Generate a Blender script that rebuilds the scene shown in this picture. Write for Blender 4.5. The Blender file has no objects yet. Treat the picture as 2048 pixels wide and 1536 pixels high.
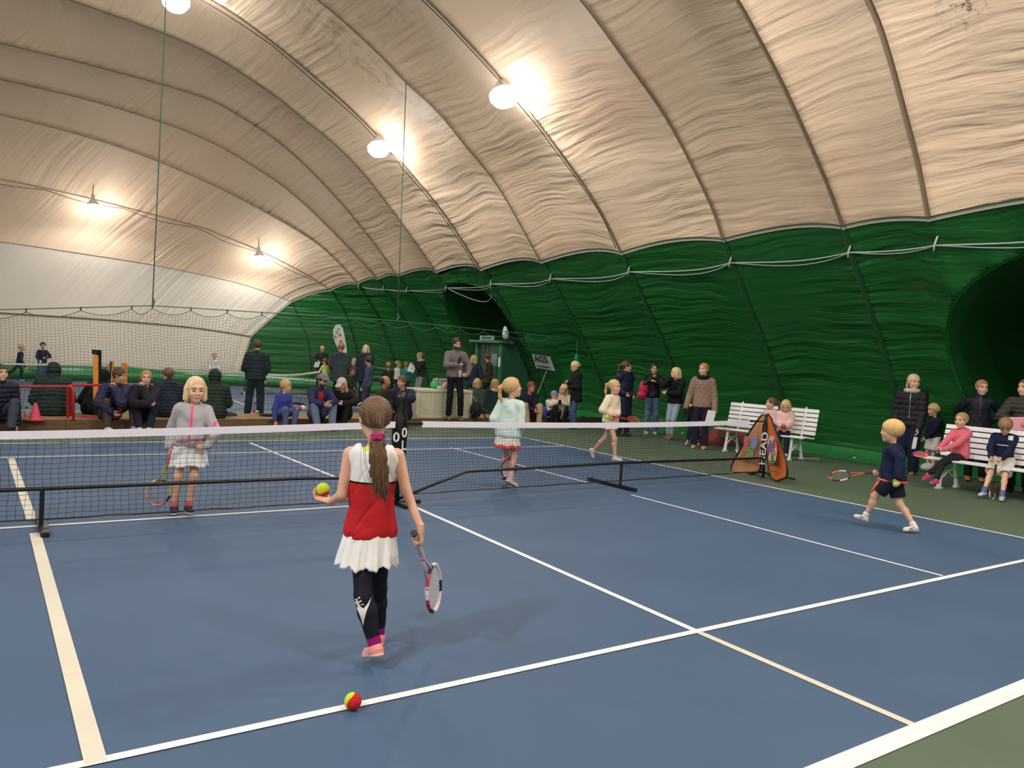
EXPOSURE = 0.06; PW = 200.0; GLOW = .16
import bpy, bmesh, math, random
import numpy as np
from mathutils import Vector, Matrix
from bpy_extras import mesh_utils
random.seed(4)
rng = np.random.default_rng(7)
SC = bpy.context.scene
COL = SC.collection
V3 = lambda *a: np.array(a, float)

# ---------------------------------------------------------------- camera
CP = V3(-3.59480302, -7.26320472, 1.567368)
YAW, PIT, ROL, FPX = math.radians(34.36597), math.radians(-1.842), math.radians(3.28), 1561.2
def _cam_axes():
    fw = V3(math.sin(YAW)*math.cos(PIT), math.cos(YAW)*math.cos(PIT), math.sin(PIT))
    rt = V3(math.cos(YAW), -math.sin(YAW), 0)
    up = np.cross(rt, fw)
    return math.cos(ROL)*rt+math.sin(ROL)*up, -math.sin(ROL)*rt+math.cos(ROL)*up, fw
CR, CU, CF = _cam_axes()
def ray(px, py): return CF+CR*(px-1024)/FPX-CU*(py-768)/FPX
def at(px, py, D): return CP+ray(px, py)*D                       # point at camera depth D
def ground(px, py, z=0.0):
    d = ray(px, py); return CP+d*((z-CP[2])/d[2])
def aty(px, py, y):
    d = ray(px, py); return CP+d*((y-CP[1])/d[1])
def depth(P): return float((np.asarray(P)-CP)@CF)
cd = bpy.data.cameras.new('camera'); cam = bpy.data.objects.new('camera', cd); COL.objects.link(cam)
cd.sensor_width = 36; cd.lens = 36*FPX/2048; cd.clip_start = .05; cd.clip_end = 200
cam.matrix_world = Matrix(((CR[0], CU[0], -CF[0], CP[0]), (CR[1], CU[1], -CF[1], CP[1]), (CR[2], CU[2], -CF[2], CP[2]), (0, 0, 0, 1)))
SC.camera = cam
SC.view_settings.view_transform = 'Standard'; SC.view_settings.look = 'None'
SC.view_settings.gamma = 1; SC.view_settings.exposure = EXPOSURE if 'EXPOSURE' in globals() else 0.0
try: SC.view_settings.use_curve_mapping = False
except Exception: pass
w = bpy.data.worlds.new('world'); SC.world = w; w.use_nodes = True
w.node_tree.nodes['Background'].inputs[0].default_value = (0, 0, 0, 1); w.node_tree.nodes['Background'].inputs[1].default_value = 0
SC.cycles.max_bounces = 10; SC.cycles.diffuse_bounces = 6; SC.cycles.sample_clamp_indirect = 6

# ---------------------------------------------------------------- materials
def lin(c):
    return tuple(((v/255)/12.92 if v/255 <= .04045 else ((v/255+.055)/1.055)**2.4) for v in c)
_M = {}
def mat(name, col, rough=.7, metal=0., noise=.0, nscale=20., bump=0., bscale=60., spec=None, sheen=0., emit=None, stretch=None, sss=0., trans=0.):
    """col is an sRGB 0-255 triple"""
    if name in _M: return _M[name]
    m = bpy.data.materials.new(name); m.use_nodes = True; _M[name] = m
    nt = m.node_tree; b = nt.nodes['Principled BSDF']; c = lin(col)
    b.inputs['Base Color'].default_value = (*c, 1); b.inputs['Roughness'].default_value = rough; b.inputs['Metallic'].default_value = metal
    if spec is not None: b.inputs['Specular IOR Level'].default_value = spec
    if sheen: b.inputs['Sheen Weight'].default_value = sheen
    if sss: b.inputs['Subsurface Weight'].default_value = sss; b.inputs['Subsurface Radius'].default_value = (.02, .008, .004)
    if trans: b.inputs['Transmission Weight'].default_value = trans
    if emit: b.inputs['Emission Color'].default_value = (*lin(col), 1); b.inputs['Emission Strength'].default_value = emit
    tc = nt.nodes.new('ShaderNodeTexCoord'); mp = nt.nodes.new('ShaderNodeMapping'); nt.links.new(tc.outputs['Object'], mp.inputs[0])
    if stretch: mp.inputs['Scale'].default_value = stretch
    if noise:
        n = nt.nodes.new('ShaderNodeTexNoise'); n.inputs['Scale'].default_value = nscale; n.inputs['Detail'].default_value = 4
        nt.links.new(mp.outputs[0], n.inputs['Vector'])
        r = nt.nodes.new('ShaderNodeMapRange'); r.inputs[1].default_value = .3; r.inputs[2].default_value = .7; r.inputs[3].default_value = 1-noise; r.inputs[4].default_value = 1+noise*.6
        nt.links.new(n.outputs[0], r.inputs[0])
        mx = nt.nodes.new('ShaderNodeVectorMath'); mx.operation = 'SCALE'; mx.inputs[0].default_value = c
        nt.links.new(r.outputs[0], mx.inputs['Scale']); nt.links.new(mx.outputs[0], b.inputs['Base Color'])
    if bump:
        n = nt.nodes.new('ShaderNodeTexNoise'); n.inputs['Scale'].default_value = bscale; n.inputs['Detail'].default_value = 3
        nt.links.new(mp.outputs[0], n.inputs['Vector'])
        bp = nt.nodes.new('ShaderNodeBump'); bp.inputs['Strength'].default_value = bump; bp.inputs['Distance'].default_value = .01
        nt.links.new(n.outputs[0], bp.inputs['Height']); nt.links.new(bp.outputs[0], b.inputs['Normal'])
    return m

# ---------------------------------------------------------------- objects
def tag(o, label=None, cat=None, group=None, kind=None):
    if label: o['label'] = label
    if cat: o['category'] = cat
    if group: o['group'] = group
    if kind: o['kind'] = kind
    return o
def empty(name, loc, label=None, cat=None, group=None):
    o = bpy.data.objects.new(name, None); COL.objects.link(o); o.location = [float(v) for v in loc]; o.empty_display_size = .1
    return tag(o, label, cat, group)
def link(name, me, parent=None, origin=None):
    o = bpy.data.objects.new(name, me); COL.objects.link(o)
    if parent is not None:
        o.parent = parent
    elif origin is not None:
        o.location = [float(v) for v in origin]
    return o
def wloc(o):
    v = np.zeros(3)
    while o is not None: v += np.array(o.location); o = o.parent
    return v
def mesh_obj(name, verts, faces, m, parent=None, origin=None, smooth=False, mats=None, fm=None):
    """verts in WORLD coordinates; the object's own origin is the parent's (or `origin`)"""
    verts = np.asarray(verts, float).reshape(-1, 3)
    off = wloc(parent) if parent is not None else (np.asarray(origin, float) if origin is not None else np.zeros(3))
    me = bpy.data.meshes.new(name); me.from_pydata((verts-off).tolist(), [], [list(map(int, f)) for f in faces])
    for mm in (mats or [m]): me.materials.append(mm)
    if fm is not None: me.polygons.foreach_set('material_index', np.asarray(fm, dtype=np.int32))
    if smooth: me.polygons.foreach_set('use_smooth', [True]*len(me.polygons))
    me.update()
    return link(name, me, parent, None if parent is not None else off)

class MB:
    """collects world-space geometry for one mesh"""
    def __init__(s): s.v = []; s.f = []; s.m = []
    def add(s, v, f, mi=0):
        b = len(s.v); s.v += [tuple(map(float, p)) for p in v]; s.f += [tuple(i+b for i in q) for q in f]; s.m += [mi]*len(f); return s
    def box(s, c, size, ax=None, mi=0, bev=0):
        c = np.asarray(c, float); hx, hy, hz = [k/2 for k in size]
        A = np.eye(3) if ax is None else np.asarray(ax, float)
        if bev:
            # chamfered box: 24 verts
            v = []
            for sx in (-1, 1):
                for sy in (-1, 1):
                    for sz in (-1, 1):
                        v += [V3(sx*hx, sy*(hy-bev), sz*(hz-bev)), V3(sx*(hx-bev), sy*hy, sz*(hz-bev)), V3(sx*(hx-bev), sy*(hy-bev), sz*hz)]
            me = bmesh.new()
            for p in v: me.verts.new(c+p@A)
            r = bmesh.ops.convex_hull(me, input=me.verts); me.verts.index_update()
            s.add([x.co for x in me.verts], [[x.index for x in f.verts] for f in me.faces], mi); me.free(); return s
        v = [c+V3(x*hx, y*hy, z*hz)@A for x in (-1, 1) for y in (-1, 1) for z in (-1, 1)]
        return s.add(v, [(0, 1, 3, 2), (4, 6, 7, 5), (0, 4, 5, 1), (2, 3, 7, 6), (0, 2, 6, 4), (1, 5, 7, 3)], mi)
    def tube(s, pts, r, n=8, closed=False, cap=True, mi=0, flat=None):
        pts = [np.asarray(p, float) for p in pts]; N = len(pts)
        rs = r if hasattr(r, '__len__') else [r]*N
        T = []
        for i in range(N):
            a = pts[(i-1) % N] if (closed or i > 0) else pts[i]; b = pts[(i+1) % N] if (closed or i < N-1) else pts[i]
            t = b-a; T.append(t/(np.linalg.norm(t)+1e-12))
        u = np.cross(T[0], V3(0, 0, 1))
        if np.linalg.norm(u) < 1e-3: u = np.cross(T[0], V3(1, 0, 0))
        u /= np.linalg.norm(u); v = []
        for i in range(N):
            u = u-T[i]*(u@T[i]); u /= np.linalg.norm(u); w_ = np.cross(T[i], u)
            for k in range(n):
                a = 2*math.pi*k/n; v.append(pts[i]+rs[i]*(math.cos(a)*u*(flat or 1)+math.sin(a)*w_))
        f = []
        for i in range(N if closed else N-1):
            j = (i+1) % N
            for k in range(n): f.append((i*n+k, i*n+(k+1) % n, j*n+(k+1) % n, j*n+k))
        if cap and not closed: f += [tuple(range(n))[::-1], tuple((N-1)*n+k for k in range(n))]
        return s.add(v, f, mi)
    def lathe(s, prof, c, ax=(0, 0, 1), n=24, mi=0):
        ax = np.asarray(ax, float); ax /= np.linalg.norm(ax); c = np.asarray(c, float)
        u = np.cross(ax, V3(0, 1, 0)); 
        if np.linalg.norm(u) < 1e-3: u = np.cross(ax, V3(1, 0, 0))
        u /= np.linalg.norm(u); w_ = np.cross(ax, u); v = []; f = []
        for r, h in prof:
            for k in range(n):
                a = 2*math.pi*k/n; v.append(c+ax*h+r*(math.cos(a)*u+math.sin(a)*w_))
        for i in range(len(prof)-1):
            for k in range(n): f.append((i*n+k, i*n+(k+1) % n, (i+1)*n+(k+1) % n, (i+1)*n+k))
        f += [tuple(range(n))[::-1], tuple((len(prof)-1)*n+k for k in range(n))]
        return s.add(v, f, mi)
    def sphere(s, c, r, ax=None, n=16, mi=0):
        c = np.asarray(c, float); r = np.ones(3)*r; A = np.eye(3) if ax is None else np.asarray(ax, float)
        m_ = n//2; v = [c+V3(0, 0, r[2])@A]
        for i in range(1, m_):
            t = math.pi*i/m_
            for k in range(n):
                a = 2*math.pi*k/n; v.append(c+V3(r[0]*math.sin(t)*math.cos(a), r[1]*math.sin(t)*math.sin(a), r[2]*math.cos(t))@A)
        v.append(c-V3(0, 0, r[2])@A); f = []
        for k in range(n): f.append((0, 1+k, 1+(k+1) % n))
        for i in range(m_-2):
            for k in range(n): f.append((1+i*n+k, 1+(i+1)*n+k, 1+(i+1)*n+(k+1) % n, 1+i*n+(k+1) % n))
        L = len(v)-1
        for k in range(n): f.append((L, 1+(m_-2)*n+(k+1) % n, 1+(m_-2)*n+k))
        return s.add(v, f, mi)
    def prism(s, poly, th, ax, o, mi=0):
        """poly of 2D points in the plane (ax[0],ax[1]), thickness th along ax[2], centred on o"""
        A = np.asarray(ax, float); o = np.asarray(o, float); n = len(poly)
        v = [o+p[0]*A[0]+p[1]*A[1]+A[2]*th/2 for p in poly]+[o+p[0]*A[0]+p[1]*A[1]-A[2]*th/2 for p in poly]
        f = [tuple(range(n)), tuple(range(2*n-1, n-1, -1))]+[(i, n+i, n+(i+1) % n, (i+1) % n) for i in range(n)]
        return s.add(v, f, mi)
    def build(s, name, m, parent=None, origin=None, smooth=False):
        mats = m if isinstance(m, (list, tuple)) else [m]
        return mesh_obj(name, s.v, s.f, None, parent, origin, smooth, mats, s.m)
def text_mesh(s, size, o, right, up, m, name='lettering', parent=None, origin=None, ext=.002, width=None):
    """a word as real lettering: right and up are world vectors, o its centre"""
    cu = bpy.data.curves.new(name, 'FONT'); cu.body = s; cu.size = size; cu.extrude = ext; cu.align_x = 'CENTER'; cu.align_y = 'CENTER'; cu.offset = size*.02
    tmp = bpy.data.objects.new('t', cu); COL.objects.link(tmp)
    me = bpy.data.meshes.new_from_object(tmp.evaluated_get(bpy.context.evaluated_depsgraph_get()))
    bpy.data.objects.remove(tmp)
    co = np.empty(len(me.vertices)*3); me.vertices.foreach_get('co', co); co = co.reshape(-1, 3)
    right = np.asarray(right, float); up = np.asarray(up, float); n = np.cross(right, up)
    if width: co[:, 0] *= width/(co[:, 0].max()-co[:, 0].min())
    W = np.asarray(o, float)+co[:, :1]*right+co[:, 1:2]*up+co[:, 2:]*n
    off = wloc(parent) if parent is not None else np.asarray(origin, float)
    me.vertices.foreach_set('co', (W-off).ravel()); me.materials.clear(); me.materials.append(m); me.update(); me.name = name
    return link(name, me, parent, None if parent is not None else off)
# ================================================================= the air dome
TG = [(10.55, 0), (10.5, .4), (10.25, 1.0), (9.92, 1.55), (9.5, 2.2), (9.0, 2.85), (8.55, 3.45), (8.08, 4.05)]
TC = [(8.08, 4.05), (7.6, 4.7), (6.7, 5.6), (5.6, 6.5), (4.5, 7.25), (3.4, 7.9), (2.0, 8.65), (.6, 9.2), (-1.5, 9.7), (-4, 9.98), (-6.4, 10.05)]
def sg(k): return [((x+6.4)*k-6.4, z) for x, z in TG]
RIBS = [  # y, green (base..seam), cream (seam..apex)
 (-15.2, [(9.5, 0), (9.4, .01)], [(9.4, .01), (-6.4, .02)]),
 (-14.6, [(x-.3, z*.7) for x, z in TG], [(x-.3, z*.7) for x, z in TC]),
 (-13.0, [(x-.1, z*.93) for x, z in TG], [(x-.1, z*.93) for x, z in TC]),
 (-10.8, TG, TC), (-8.4, TG, TC), (-6.0, TG, TC), (-3.5, TG, TC),
 (-.98, TG[:-1]+[(8.09, 4.03)], [(8.09, 4.03), (7.7, 4.75), (7.25, 5.4), (6.75, 6.09), (6.25, 6.62), (5.2, 7.35), (3.8, 8.1), (2, 8.8), (0, 9.4), (-3, 9.9), (-6.4, 10.05)]),
 (.45, TG[:-1]+[(8.12, 4.06)], [(8.12, 4.06), (7.61, 4.68), (6.79, 5.52), (6.18, 6.09), (5.61, 6.56), (5.2, 6.87), (4.2, 7.5), (2.6, 8.35), (.8, 9.1), (-1.5, 9.65), (-4, 9.98), (-6.4, 10.05)]),
 (2.95, TG[:-1]+[(8.1, 4.08)], [(8.1, 4.08), (7.65, 4.74), (6.49, 5.95), (5.33, 6.8), (4.34, 7.47), (3, 8.2), (1.2, 9.0), (-1.5, 9.7), (-4, 9.98), (-6.4, 10.05)]),
 (5.8, TG, [(8.07, 4.05), (7.22, 5.05), (5.79, 6.24), (5.2, 6.66), (4.64, 7.05), (4.04, 7.43), (3.05, 8.0), (1.5, 8.75), (0, 9.3), (-2, 9.75), (-4, 9.98), (-6.4, 10.05)]),
 (8.7, TG, [(8.0, 4.05), (6.64, 5.65), (5.61, 6.5), (4.84, 7.1), (4.02, 7.55), (3.37, 7.98), (1.99, 8.7), (0, 9.35), (-2, 9.75), (-4, 9.98), (-6.4, 10.05)]),
 (11.5, TG, [(7.95, 4.03), (6.72, 5.36), (5.3, 6.57), (4.49, 7.18), (3.52, 7.8), (1.93, 8.65), (.55, 9.2), (-1.5, 9.6), (-4, 9.8), (-6.4, 9.85)]),
 (14.1, TG, [(7.94, 4.12), (6.67, 5.46), (5.49, 6.6), (4.55, 7.3), (3.52, 7.86), (2.59, 8.35), (.81, 9.0), (-1.5, 9.3), (-4, 9.45), (-6.4, 9.5)]),
 (16.6, [(10.4, 0), (10.3, .6), (9.9, 1.5), (9.0, 2.9), (7.83, 4.12)], [(7.83, 4.12), (7.02, 5.02), (5.59, 6.35), (3.98, 7.55), (2.48, 8.25), (1.38, 8.55), (-1, 8.7), (-3.39, 8.75), (-6.4, 8.8)]),
 (18.1, [(10.1, 0), (10.0, .6), (9.6, 1.6), (8.8, 2.9), (7.81, 4.1)], [(7.81, 4.1), (6.46, 5.22), (4.84, 6.43), (3.54, 7.12), (1.75, 7.78), (-.8, 8.15), (-3.3, 8.25), (-6.4, 8.3)]),
 (19.4, [(9.55, 0), (9.45, .6), (9.1, 1.6), (8.5, 2.8), (7.62, 3.99)], [(7.62, 3.99), (6.9, 4.62), (5.9, 5.3), (3.97, 6.12), (2.08, 6.77), (-.5, 7.35), (-3.31, 7.62), (-6.4, 7.7)]),
 (20.7, [(8.6, 0), (8.5, .6), (8.25, 1.6), (7.8, 2.8), (7.13, 3.75)], [(7.13, 3.75), (5.99, 4.3), (4.41, 4.88), (3.07, 5.25), (2.42, 5.42), (-.8, 5.83), (-3.24, 6.03), (-6.4, 6.1)]),
 (21.8, [(7.0, 0), (6.95, .6), (6.7, 1.9), (6.05, 3.26)], [(6.05, 3.26), (4.71, 3.62), (3.48, 3.84), (1.23, 4.08), (-.83, 4.2), (-3.17, 4.3), (-6.4, 4.35)]),
 (22.4, [(5.35, 0), (5.3, .4), (4.77, 1.84)], [(4.77, 1.84), (3.12, 2.0), (1.41, 2.07), (-.7, 2.1), (-3.09, 2.09), (-6.4, 2.1)]),
 (22.62, [(4.4, 0), (4.38, .02)], [(4.38, .02), (-6.4, .02)]),
]
RY = [r[0] for r in RIBS]
def resample(pts, n):
    pts = np.array(pts, float)
    if len(pts) > 3:  # light smoothing through a Catmull-Rom curve
        P = np.vstack([2*pts[0]-pts[1], pts, 2*pts[-1]-pts[-2]]); out = []
        for i in range(1, len(P)-2):
            for t in np.linspace(0, 1, 9)[:-1]:
                a, b, c, d = P[i-1], P[i], P[i+1], P[i+2]
                out.append(.5*((2*b)+(c-a)*t+(2*a-5*b+4*c-d)*t*t+(3*b-a-3*c+d)*t**3))
        pts = np.array(out+[pts[-1]])
    s = np.r_[0, np.cumsum(np.linalg.norm(np.diff(pts, axis=0), axis=1))]
    q = np.linspace(0, s[-1], n)
    return np.stack([np.interp(q, s, pts[:, 0]), np.interp(q, s, pts[:, 1])], 1)
NG, NC = 80, 90
GR = np.array([resample(r[1], NG) for r in RIBS]); CRM = np.array([resample(r[2], NC) for r in RIBS])
RYa = np.array(RY)
def loft(R, r0, r1, per, amp=None):
    """grid (columns along y, rows along the rib) with pillow-shaped panels between the ribs"""
    cols = []; fr = []; yy = []
    for i in range(r0, r1):
        n = per(i)
        for k in range(n+(1 if i == r1-1 else 0)):
            t = k/n; cols.append((1-t)*R[i]+t*R[i+1]); fr.append(t); yy.append((1-t)*RYa[i]+t*RYa[i+1])
    cols = np.array(cols); yy = np.array(yy); fr = np.array(fr)
    W_ = np.zeros(len(yy)); k = 0
    for i in range(r0, r1):
        n = per(i)+(1 if i == r1-1 else 0); W_[k:k+n] = RYa[i+1]-RYa[i]; k += n
    P = np.stack([cols[..., 0], np.repeat(yy[:, None], cols.shape[1], 1), cols[..., 1]], -1)
    du = np.gradient(P, axis=0); dv = np.gradient(P, axis=1); n = np.cross(du, dv); n /= np.linalg.norm(n, axis=-1, keepdims=True)+1e-9
    # outward = away from the dome's inside
    cen = V3(-6.4, 4, 2); n *= np.sign(((P-cen)*n).sum(-1, keepdims=True))
    a = .115*W_*np.sin(np.pi*fr)**.85
    row = np.ones(P.shape[1]) if amp is None else amp
    return P+n*(a[:, None]*row[None, :])[..., None], fr, yy, n
def grid_faces(nu, nv, flip=False):
    i = np.arange(nu-1)[:, None]*nv+np.arange(nv-1)[None, :]
    f = np.stack([i, i+nv, i+nv+1, i+1], -1).reshape(-1, 4)
    return f[:, ::-1] if flip else f
def add_uv(me, uv):
    lay = me.uv_layers.new(name='UVMap'); li = np.empty(len(me.loops), dtype=np.int32); me.loops.foreach_get('vertex_index', li)
    lay.data.foreach_set('uv', uv[li].astype(np.float32).ravel())
def membrane(name, P, m, flip=False, structure=True, parent=None):
    nu, nv = P.shape[:2]
    me_o = mesh_obj(name, P.reshape(-1, 3), grid_faces(nu, nv, flip), m, parent, smooth=True)
    s = np.concatenate([np.zeros((nu, 1)), np.cumsum(np.linalg.norm(np.diff(P, axis=1), axis=-1), axis=1)], 1)
    uv = np.stack([P[..., 1], s], -1).reshape(-1, 2); add_uv(me_o.data, uv)
    if structure: me_o['kind'] = 'structure'
    return me_o
def rib_node_value(nt, uvsep_u):
    """0 at a rib .. 1 in the middle of a panel, from the real rib positions"""
    cr = nt.nodes.new('ShaderNodeValToRGB'); e = cr.color_ramp
    return cr
def wrinkle_mat(name, col, rough, ripple, stain=False, spec=.3):
    m = bpy.data.materials.new(name); m.use_nodes = True; nt = m.node_tree; b = nt.nodes['Principled BSDF']
    N = nt.nodes.new; Lk = nt.links.new
    b.inputs['Roughness'].default_value = rough; b.inputs['Specular IOR Level'].default_value = spec
    uv = N('ShaderNodeUVMap'); uv.uv_map = 'UVMap'
    # creases run from rib to rib: slow along u (y), fast along v; bent by a low-frequency warp
    warp = N('ShaderNodeTexNoise'); warp.inputs['Scale'].default_value = .55; warp.inputs['Detail'].default_value = 1; Lk(uv.outputs[0], warp.inputs['Vector'])
    ws = N('ShaderNodeVectorMath'); ws.operation = 'SCALE'; ws.inputs['Scale'].default_value = .55; Lk(warp.outputs['Color'], ws.inputs[0])
    ad = N('ShaderNodeVectorMath'); ad.operation = 'ADD'; Lk(uv.outputs[0], ad.inputs[0]); Lk(ws.outputs[0], ad.inputs[1])
    mp = N('ShaderNodeMapping'); mp.inputs['Scale'].default_value = (.30, 4.6, 1); Lk(ad.outputs[0], mp.inputs[0])
    n1 = N('ShaderNodeTexNoise'); n1.inputs['Scale'].default_value = 1.0; n1.inputs['Detail'].default_value = 1.6; n1.inputs['Roughness'].default_value = .4; n1.inputs['Distortion'].default_value = .15; Lk(mp.outputs[0], n1.inputs['Vector'])
    mp2 = N('ShaderNodeMapping'); mp2.inputs['Scale'].default_value = (1.1, 9.0, 1); mp2.inputs['Rotation'].default_value = (0, 0, .22); Lk(ad.outputs[0], mp2.inputs[0])
    n2 = N('ShaderNodeTexNoise'); n2.inputs['Scale'].default_value = 1.0; n2.inputs['Detail'].default_value = 2; Lk(mp2.outputs[0], n2.inputs['Vector'])
    # where the cloth ripples most
    msk = N('ShaderNodeTexNoise'); msk.inputs['Scale'].default_value = .42; msk.inputs['Detail'].default_value = 1; Lk(uv.outputs[0], msk.inputs['Vector'])
    mr = N('ShaderNodeMapRange'); mr.inputs[1].default_value = .36; mr.inputs[2].default_value = .62; mr.inputs[3].default_value = .25; mr.inputs[4].default_value = 1; Lk(msk.outputs[0], mr.inputs[0])
    m2 = N('ShaderNodeMath'); m2.operation = 'MULTIPLY_ADD'; m2.inputs[1].default_value = .5; Lk(n2.outputs[0], m2.inputs[0]); Lk(n1.outputs[0], m2.inputs[2])
    mm = N('ShaderNodeMath'); mm.operation = 'MULTIPLY'; Lk(m2.outputs[0], mm.inputs[0]); Lk(mr.outputs[0], mm.inputs[1])
    bp = N('ShaderNodeBump'); bp.inputs['Strength'].default_value = 1; bp.inputs['Distance'].default_value = ripple; Lk(mm.outputs[0], bp.inputs['Height']); Lk(bp.outputs[0], b.inputs['Normal'])
    c = lin(col)
    nz = N('ShaderNodeTexNoise'); nz.inputs['Scale'].default_value = .35; nz.inputs['Detail'].default_value = 5; Lk(uv.outputs[0], nz.inputs['Vector'])
    r = N('ShaderNodeMapRange'); r.inputs[1].default_value = .3; r.inputs[2].default_value = .7; r.inputs[3].default_value = .93; r.inputs[4].default_value = 1.05; Lk(nz.outputs[0], r.inputs[0])
    sc = N('ShaderNodeVectorMath'); sc.operation = 'SCALE'; sc.inputs[0].default_value = c; Lk(r.outputs[0], sc.inputs['Scale'])
    last = sc.outputs[0]
    if stain:
        # faint pinkish damp patches and a greenish mould trail
        pk = N('ShaderNodeTexNoise'); pk.inputs['Scale'].default_value = .3; pk.inputs['Detail'].default_value = 3; mpk = N('ShaderNodeMapping'); mpk.inputs['Location'].default_value = (3.1, 1.7, 0); Lk(uv.outputs[0], mpk.inputs[0]); Lk(mpk.outputs[0], pk.inputs['Vector'])
        pr = N('ShaderNodeMapRange'); pr.inputs[1].default_value = .52; pr.inputs[2].default_value = .7; pr.inputs[4].default_value = .55; Lk(pk.outputs[0], pr.inputs[0])
        mx = N('ShaderNodeMix'); mx.data_type = 'RGBA'; Lk(pr.outputs[0], mx.inputs[0]); Lk(last, mx.inputs[6]); mx.inputs[7].default_value = (*[a*k for a, k in zip(c, (1.0, .86, .86))], 1); last = mx.outputs[2]
        def spot(cu, cv, ru, rv, colk, amt, sc_, lo, hi):
            nonlocal last
            mp3 = N('ShaderNodeMapping'); mp3.inputs['Location'].default_value = (-cu/ru, -cv/rv, 0); mp3.inputs['Scale'].default_value = (1/ru, 1/rv, 1); Lk(uv.outputs[0], mp3.inputs[0])
            ln = N('ShaderNodeVectorMath'); ln.operation = 'LENGTH'; Lk(mp3.outputs[0], ln.inputs[0])
            fall = N('ShaderNodeMapRange'); fall.inputs[1].default_value = 1; fall.inputs[2].default_value = .2; fall.inputs[3].default_value = 0; fall.inputs[4].default_value = 1; Lk(ln.outputs['Value'], fall.inputs[0])
            q = N('ShaderNodeTexNoise'); q.inputs['Scale'].default_value = sc_; q.inputs['Detail'].default_value = 6; q.inputs['Roughness'].default_value = .7; Lk(uv.outputs[0], q.inputs['Vector'])
            qr = N('ShaderNodeMapRange'); qr.inputs[1].default_value = lo; qr.inputs[2].default_value = hi; qr.inputs[4].default_value = amt; Lk(q.outputs[0], qr.inputs[0])
            ml = N('ShaderNodeMath'); ml.operation = 'MULTIPLY'; Lk(fall.outputs[0], ml.inputs[0]); Lk(qr.outputs[0], ml.inputs[1])
            mx2 = N('ShaderNodeMix'); mx2.data_type = 'RGBA'; Lk(ml.outputs[0], mx2.inputs[0]); Lk(last, mx2.inputs[6]); mx2.inputs[7].default_value = (*lin(colk), 1); last = mx2.outputs[2]
        spot(9.6, 6.6, 1.5, 2.6, (112, 98, 72), .65, 2.6, .48, .66)
        spot(7.2, 8.2, .8, 3.5, (128, 118, 112), .5, 3.0, .5, .66)
        spot(-2.0, 2.75, .42, .36, (90, 84, 62), .9, 8, .52, .6)
    Lk(last, b.inputs['Base Color'])
    return m
M_CREAM = wrinkle_mat('cream_membrane', (228, 201, 170), .62, .085, True, .25)
M_WHITE = wrinkle_mat('white_membrane', (228, 216, 198), .6, .06, False, .25)
M_GREEN = wrinkle_mat('green_membrane', (22, 88, 36), .42, .12, False, .4)
M_SEAM = mat('seam_tape', (128, 108, 84), .7)
M_SEAMG = mat('green_seam_tape', (20, 70, 26), .6)
M_SEAMW = mat('pale_seam_tape', (150, 150, 135), .6)

def per_c(i): return 22 if RYa[i+1]-RYa[i] > 1.6 else 14
def per_g(i): return max(6, int((RYa[i+1]-RYa[i])/.06))
nr = len(RIBS)
iL = nr-3                                              # the rib above the end wall
# ceiling, right half then its mirrored left half in one mesh
Pc, frc, yc, nc_ = loft(CRM, 0, iL, per_c)
Pl = Pc.copy(); Pl[..., 0] = -12.8-Pl[..., 0]
full = np.concatenate([Pc, Pl[:, ::-1][:, 1:]], 1)
membrane('ceiling', full, M_CREAM)
Pe, fre, ye, _ = loft(CRM, iL, nr-1, lambda i: 18)
Pel = Pe.copy(); Pel[..., 0] = -12.8-Pel[..., 0]
membrane('wall_back', np.concatenate([Pe, Pel[:, ::-1][:, 1:]], 1), M_WHITE)
ampg = np.clip(np.linspace(0, 1, NG)*3.0, 0, 1)**.7
Pg, frg, yg, ng = loft(GR, 0, nr-1, per_g, ampg)
Pgl = Pg[::4, ::2].copy(); Pgl[..., 0] = -12.8-Pgl[..., 0]
membrane('wall_left', Pgl, M_GREEN, True)
# two round openings that bulge outward into the dark ducts
sg_ = np.concatenate([np.zeros((Pg.shape[0], 1)), np.cumsum(np.linalg.norm(np.diff(Pg, axis=1), axis=-1), axis=1)], 1)
HOLES = [(-2.62, 2.1, 2.02), (13.75, 2.5, 1.95)]
Pw = Pg.copy()
for hy, hv, hr in HOLES:
    dy = Pg[..., 1]-hy; dv = sg_-hv; r = np.hypot(dy, dv); edge = np.abs(r-hr) < .055
    k = np.where(edge, hr/np.maximum(r, 1e-6), 1.)
    # snap the ring of vertices on the rim, then push the inside out
    Pw[..., 1] = np.where(edge, hy+dy*k, Pw[..., 1])
    gz = np.gradient(Pg[..., 2], axis=1)/np.maximum(np.gradient(sg_, axis=1), 1e-6); gx = np.gradient(Pg[..., 0], axis=1)/np.maximum(np.gradient(sg_, axis=1), 1e-6)
    dvv = np.where(edge, dv*(k-1), 0); Pw[..., 2] += gz*dvv; Pw[..., 0] += gx*dvv
    # cloth pulled in radial folds around the rim
    th = np.arctan2(dv, dy); out = np.clip(1-(r-hr)/1.1, 0, 1)*(r >= hr-.055)
    Pw += ng*(-.05*out*(.4+.6*np.cos(th*17)))[..., None]
wr = membrane('wall_right', Pw, M_GREEN)
cut = np.zeros(Pw.shape[:2], bool)
for hy, hv, hr in HOLES: cut |= np.hypot(Pg[..., 1]-hy, sg_-hv) < hr-.056
_bm = bmesh.new(); _bm.from_mesh(wr.data); _bm.verts.ensure_lookup_table()
bmesh.ops.delete(_bm, geom=[_bm.verts[int(i)] for i in np.nonzero(cut.ravel())[0]], context='VERTS'); _bm.to_mesh(wr.data); _bm.free()
M_DUCT = mat('duct_green', (20, 80, 32), .5, bump=.5, bscale=2.5)
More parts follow.
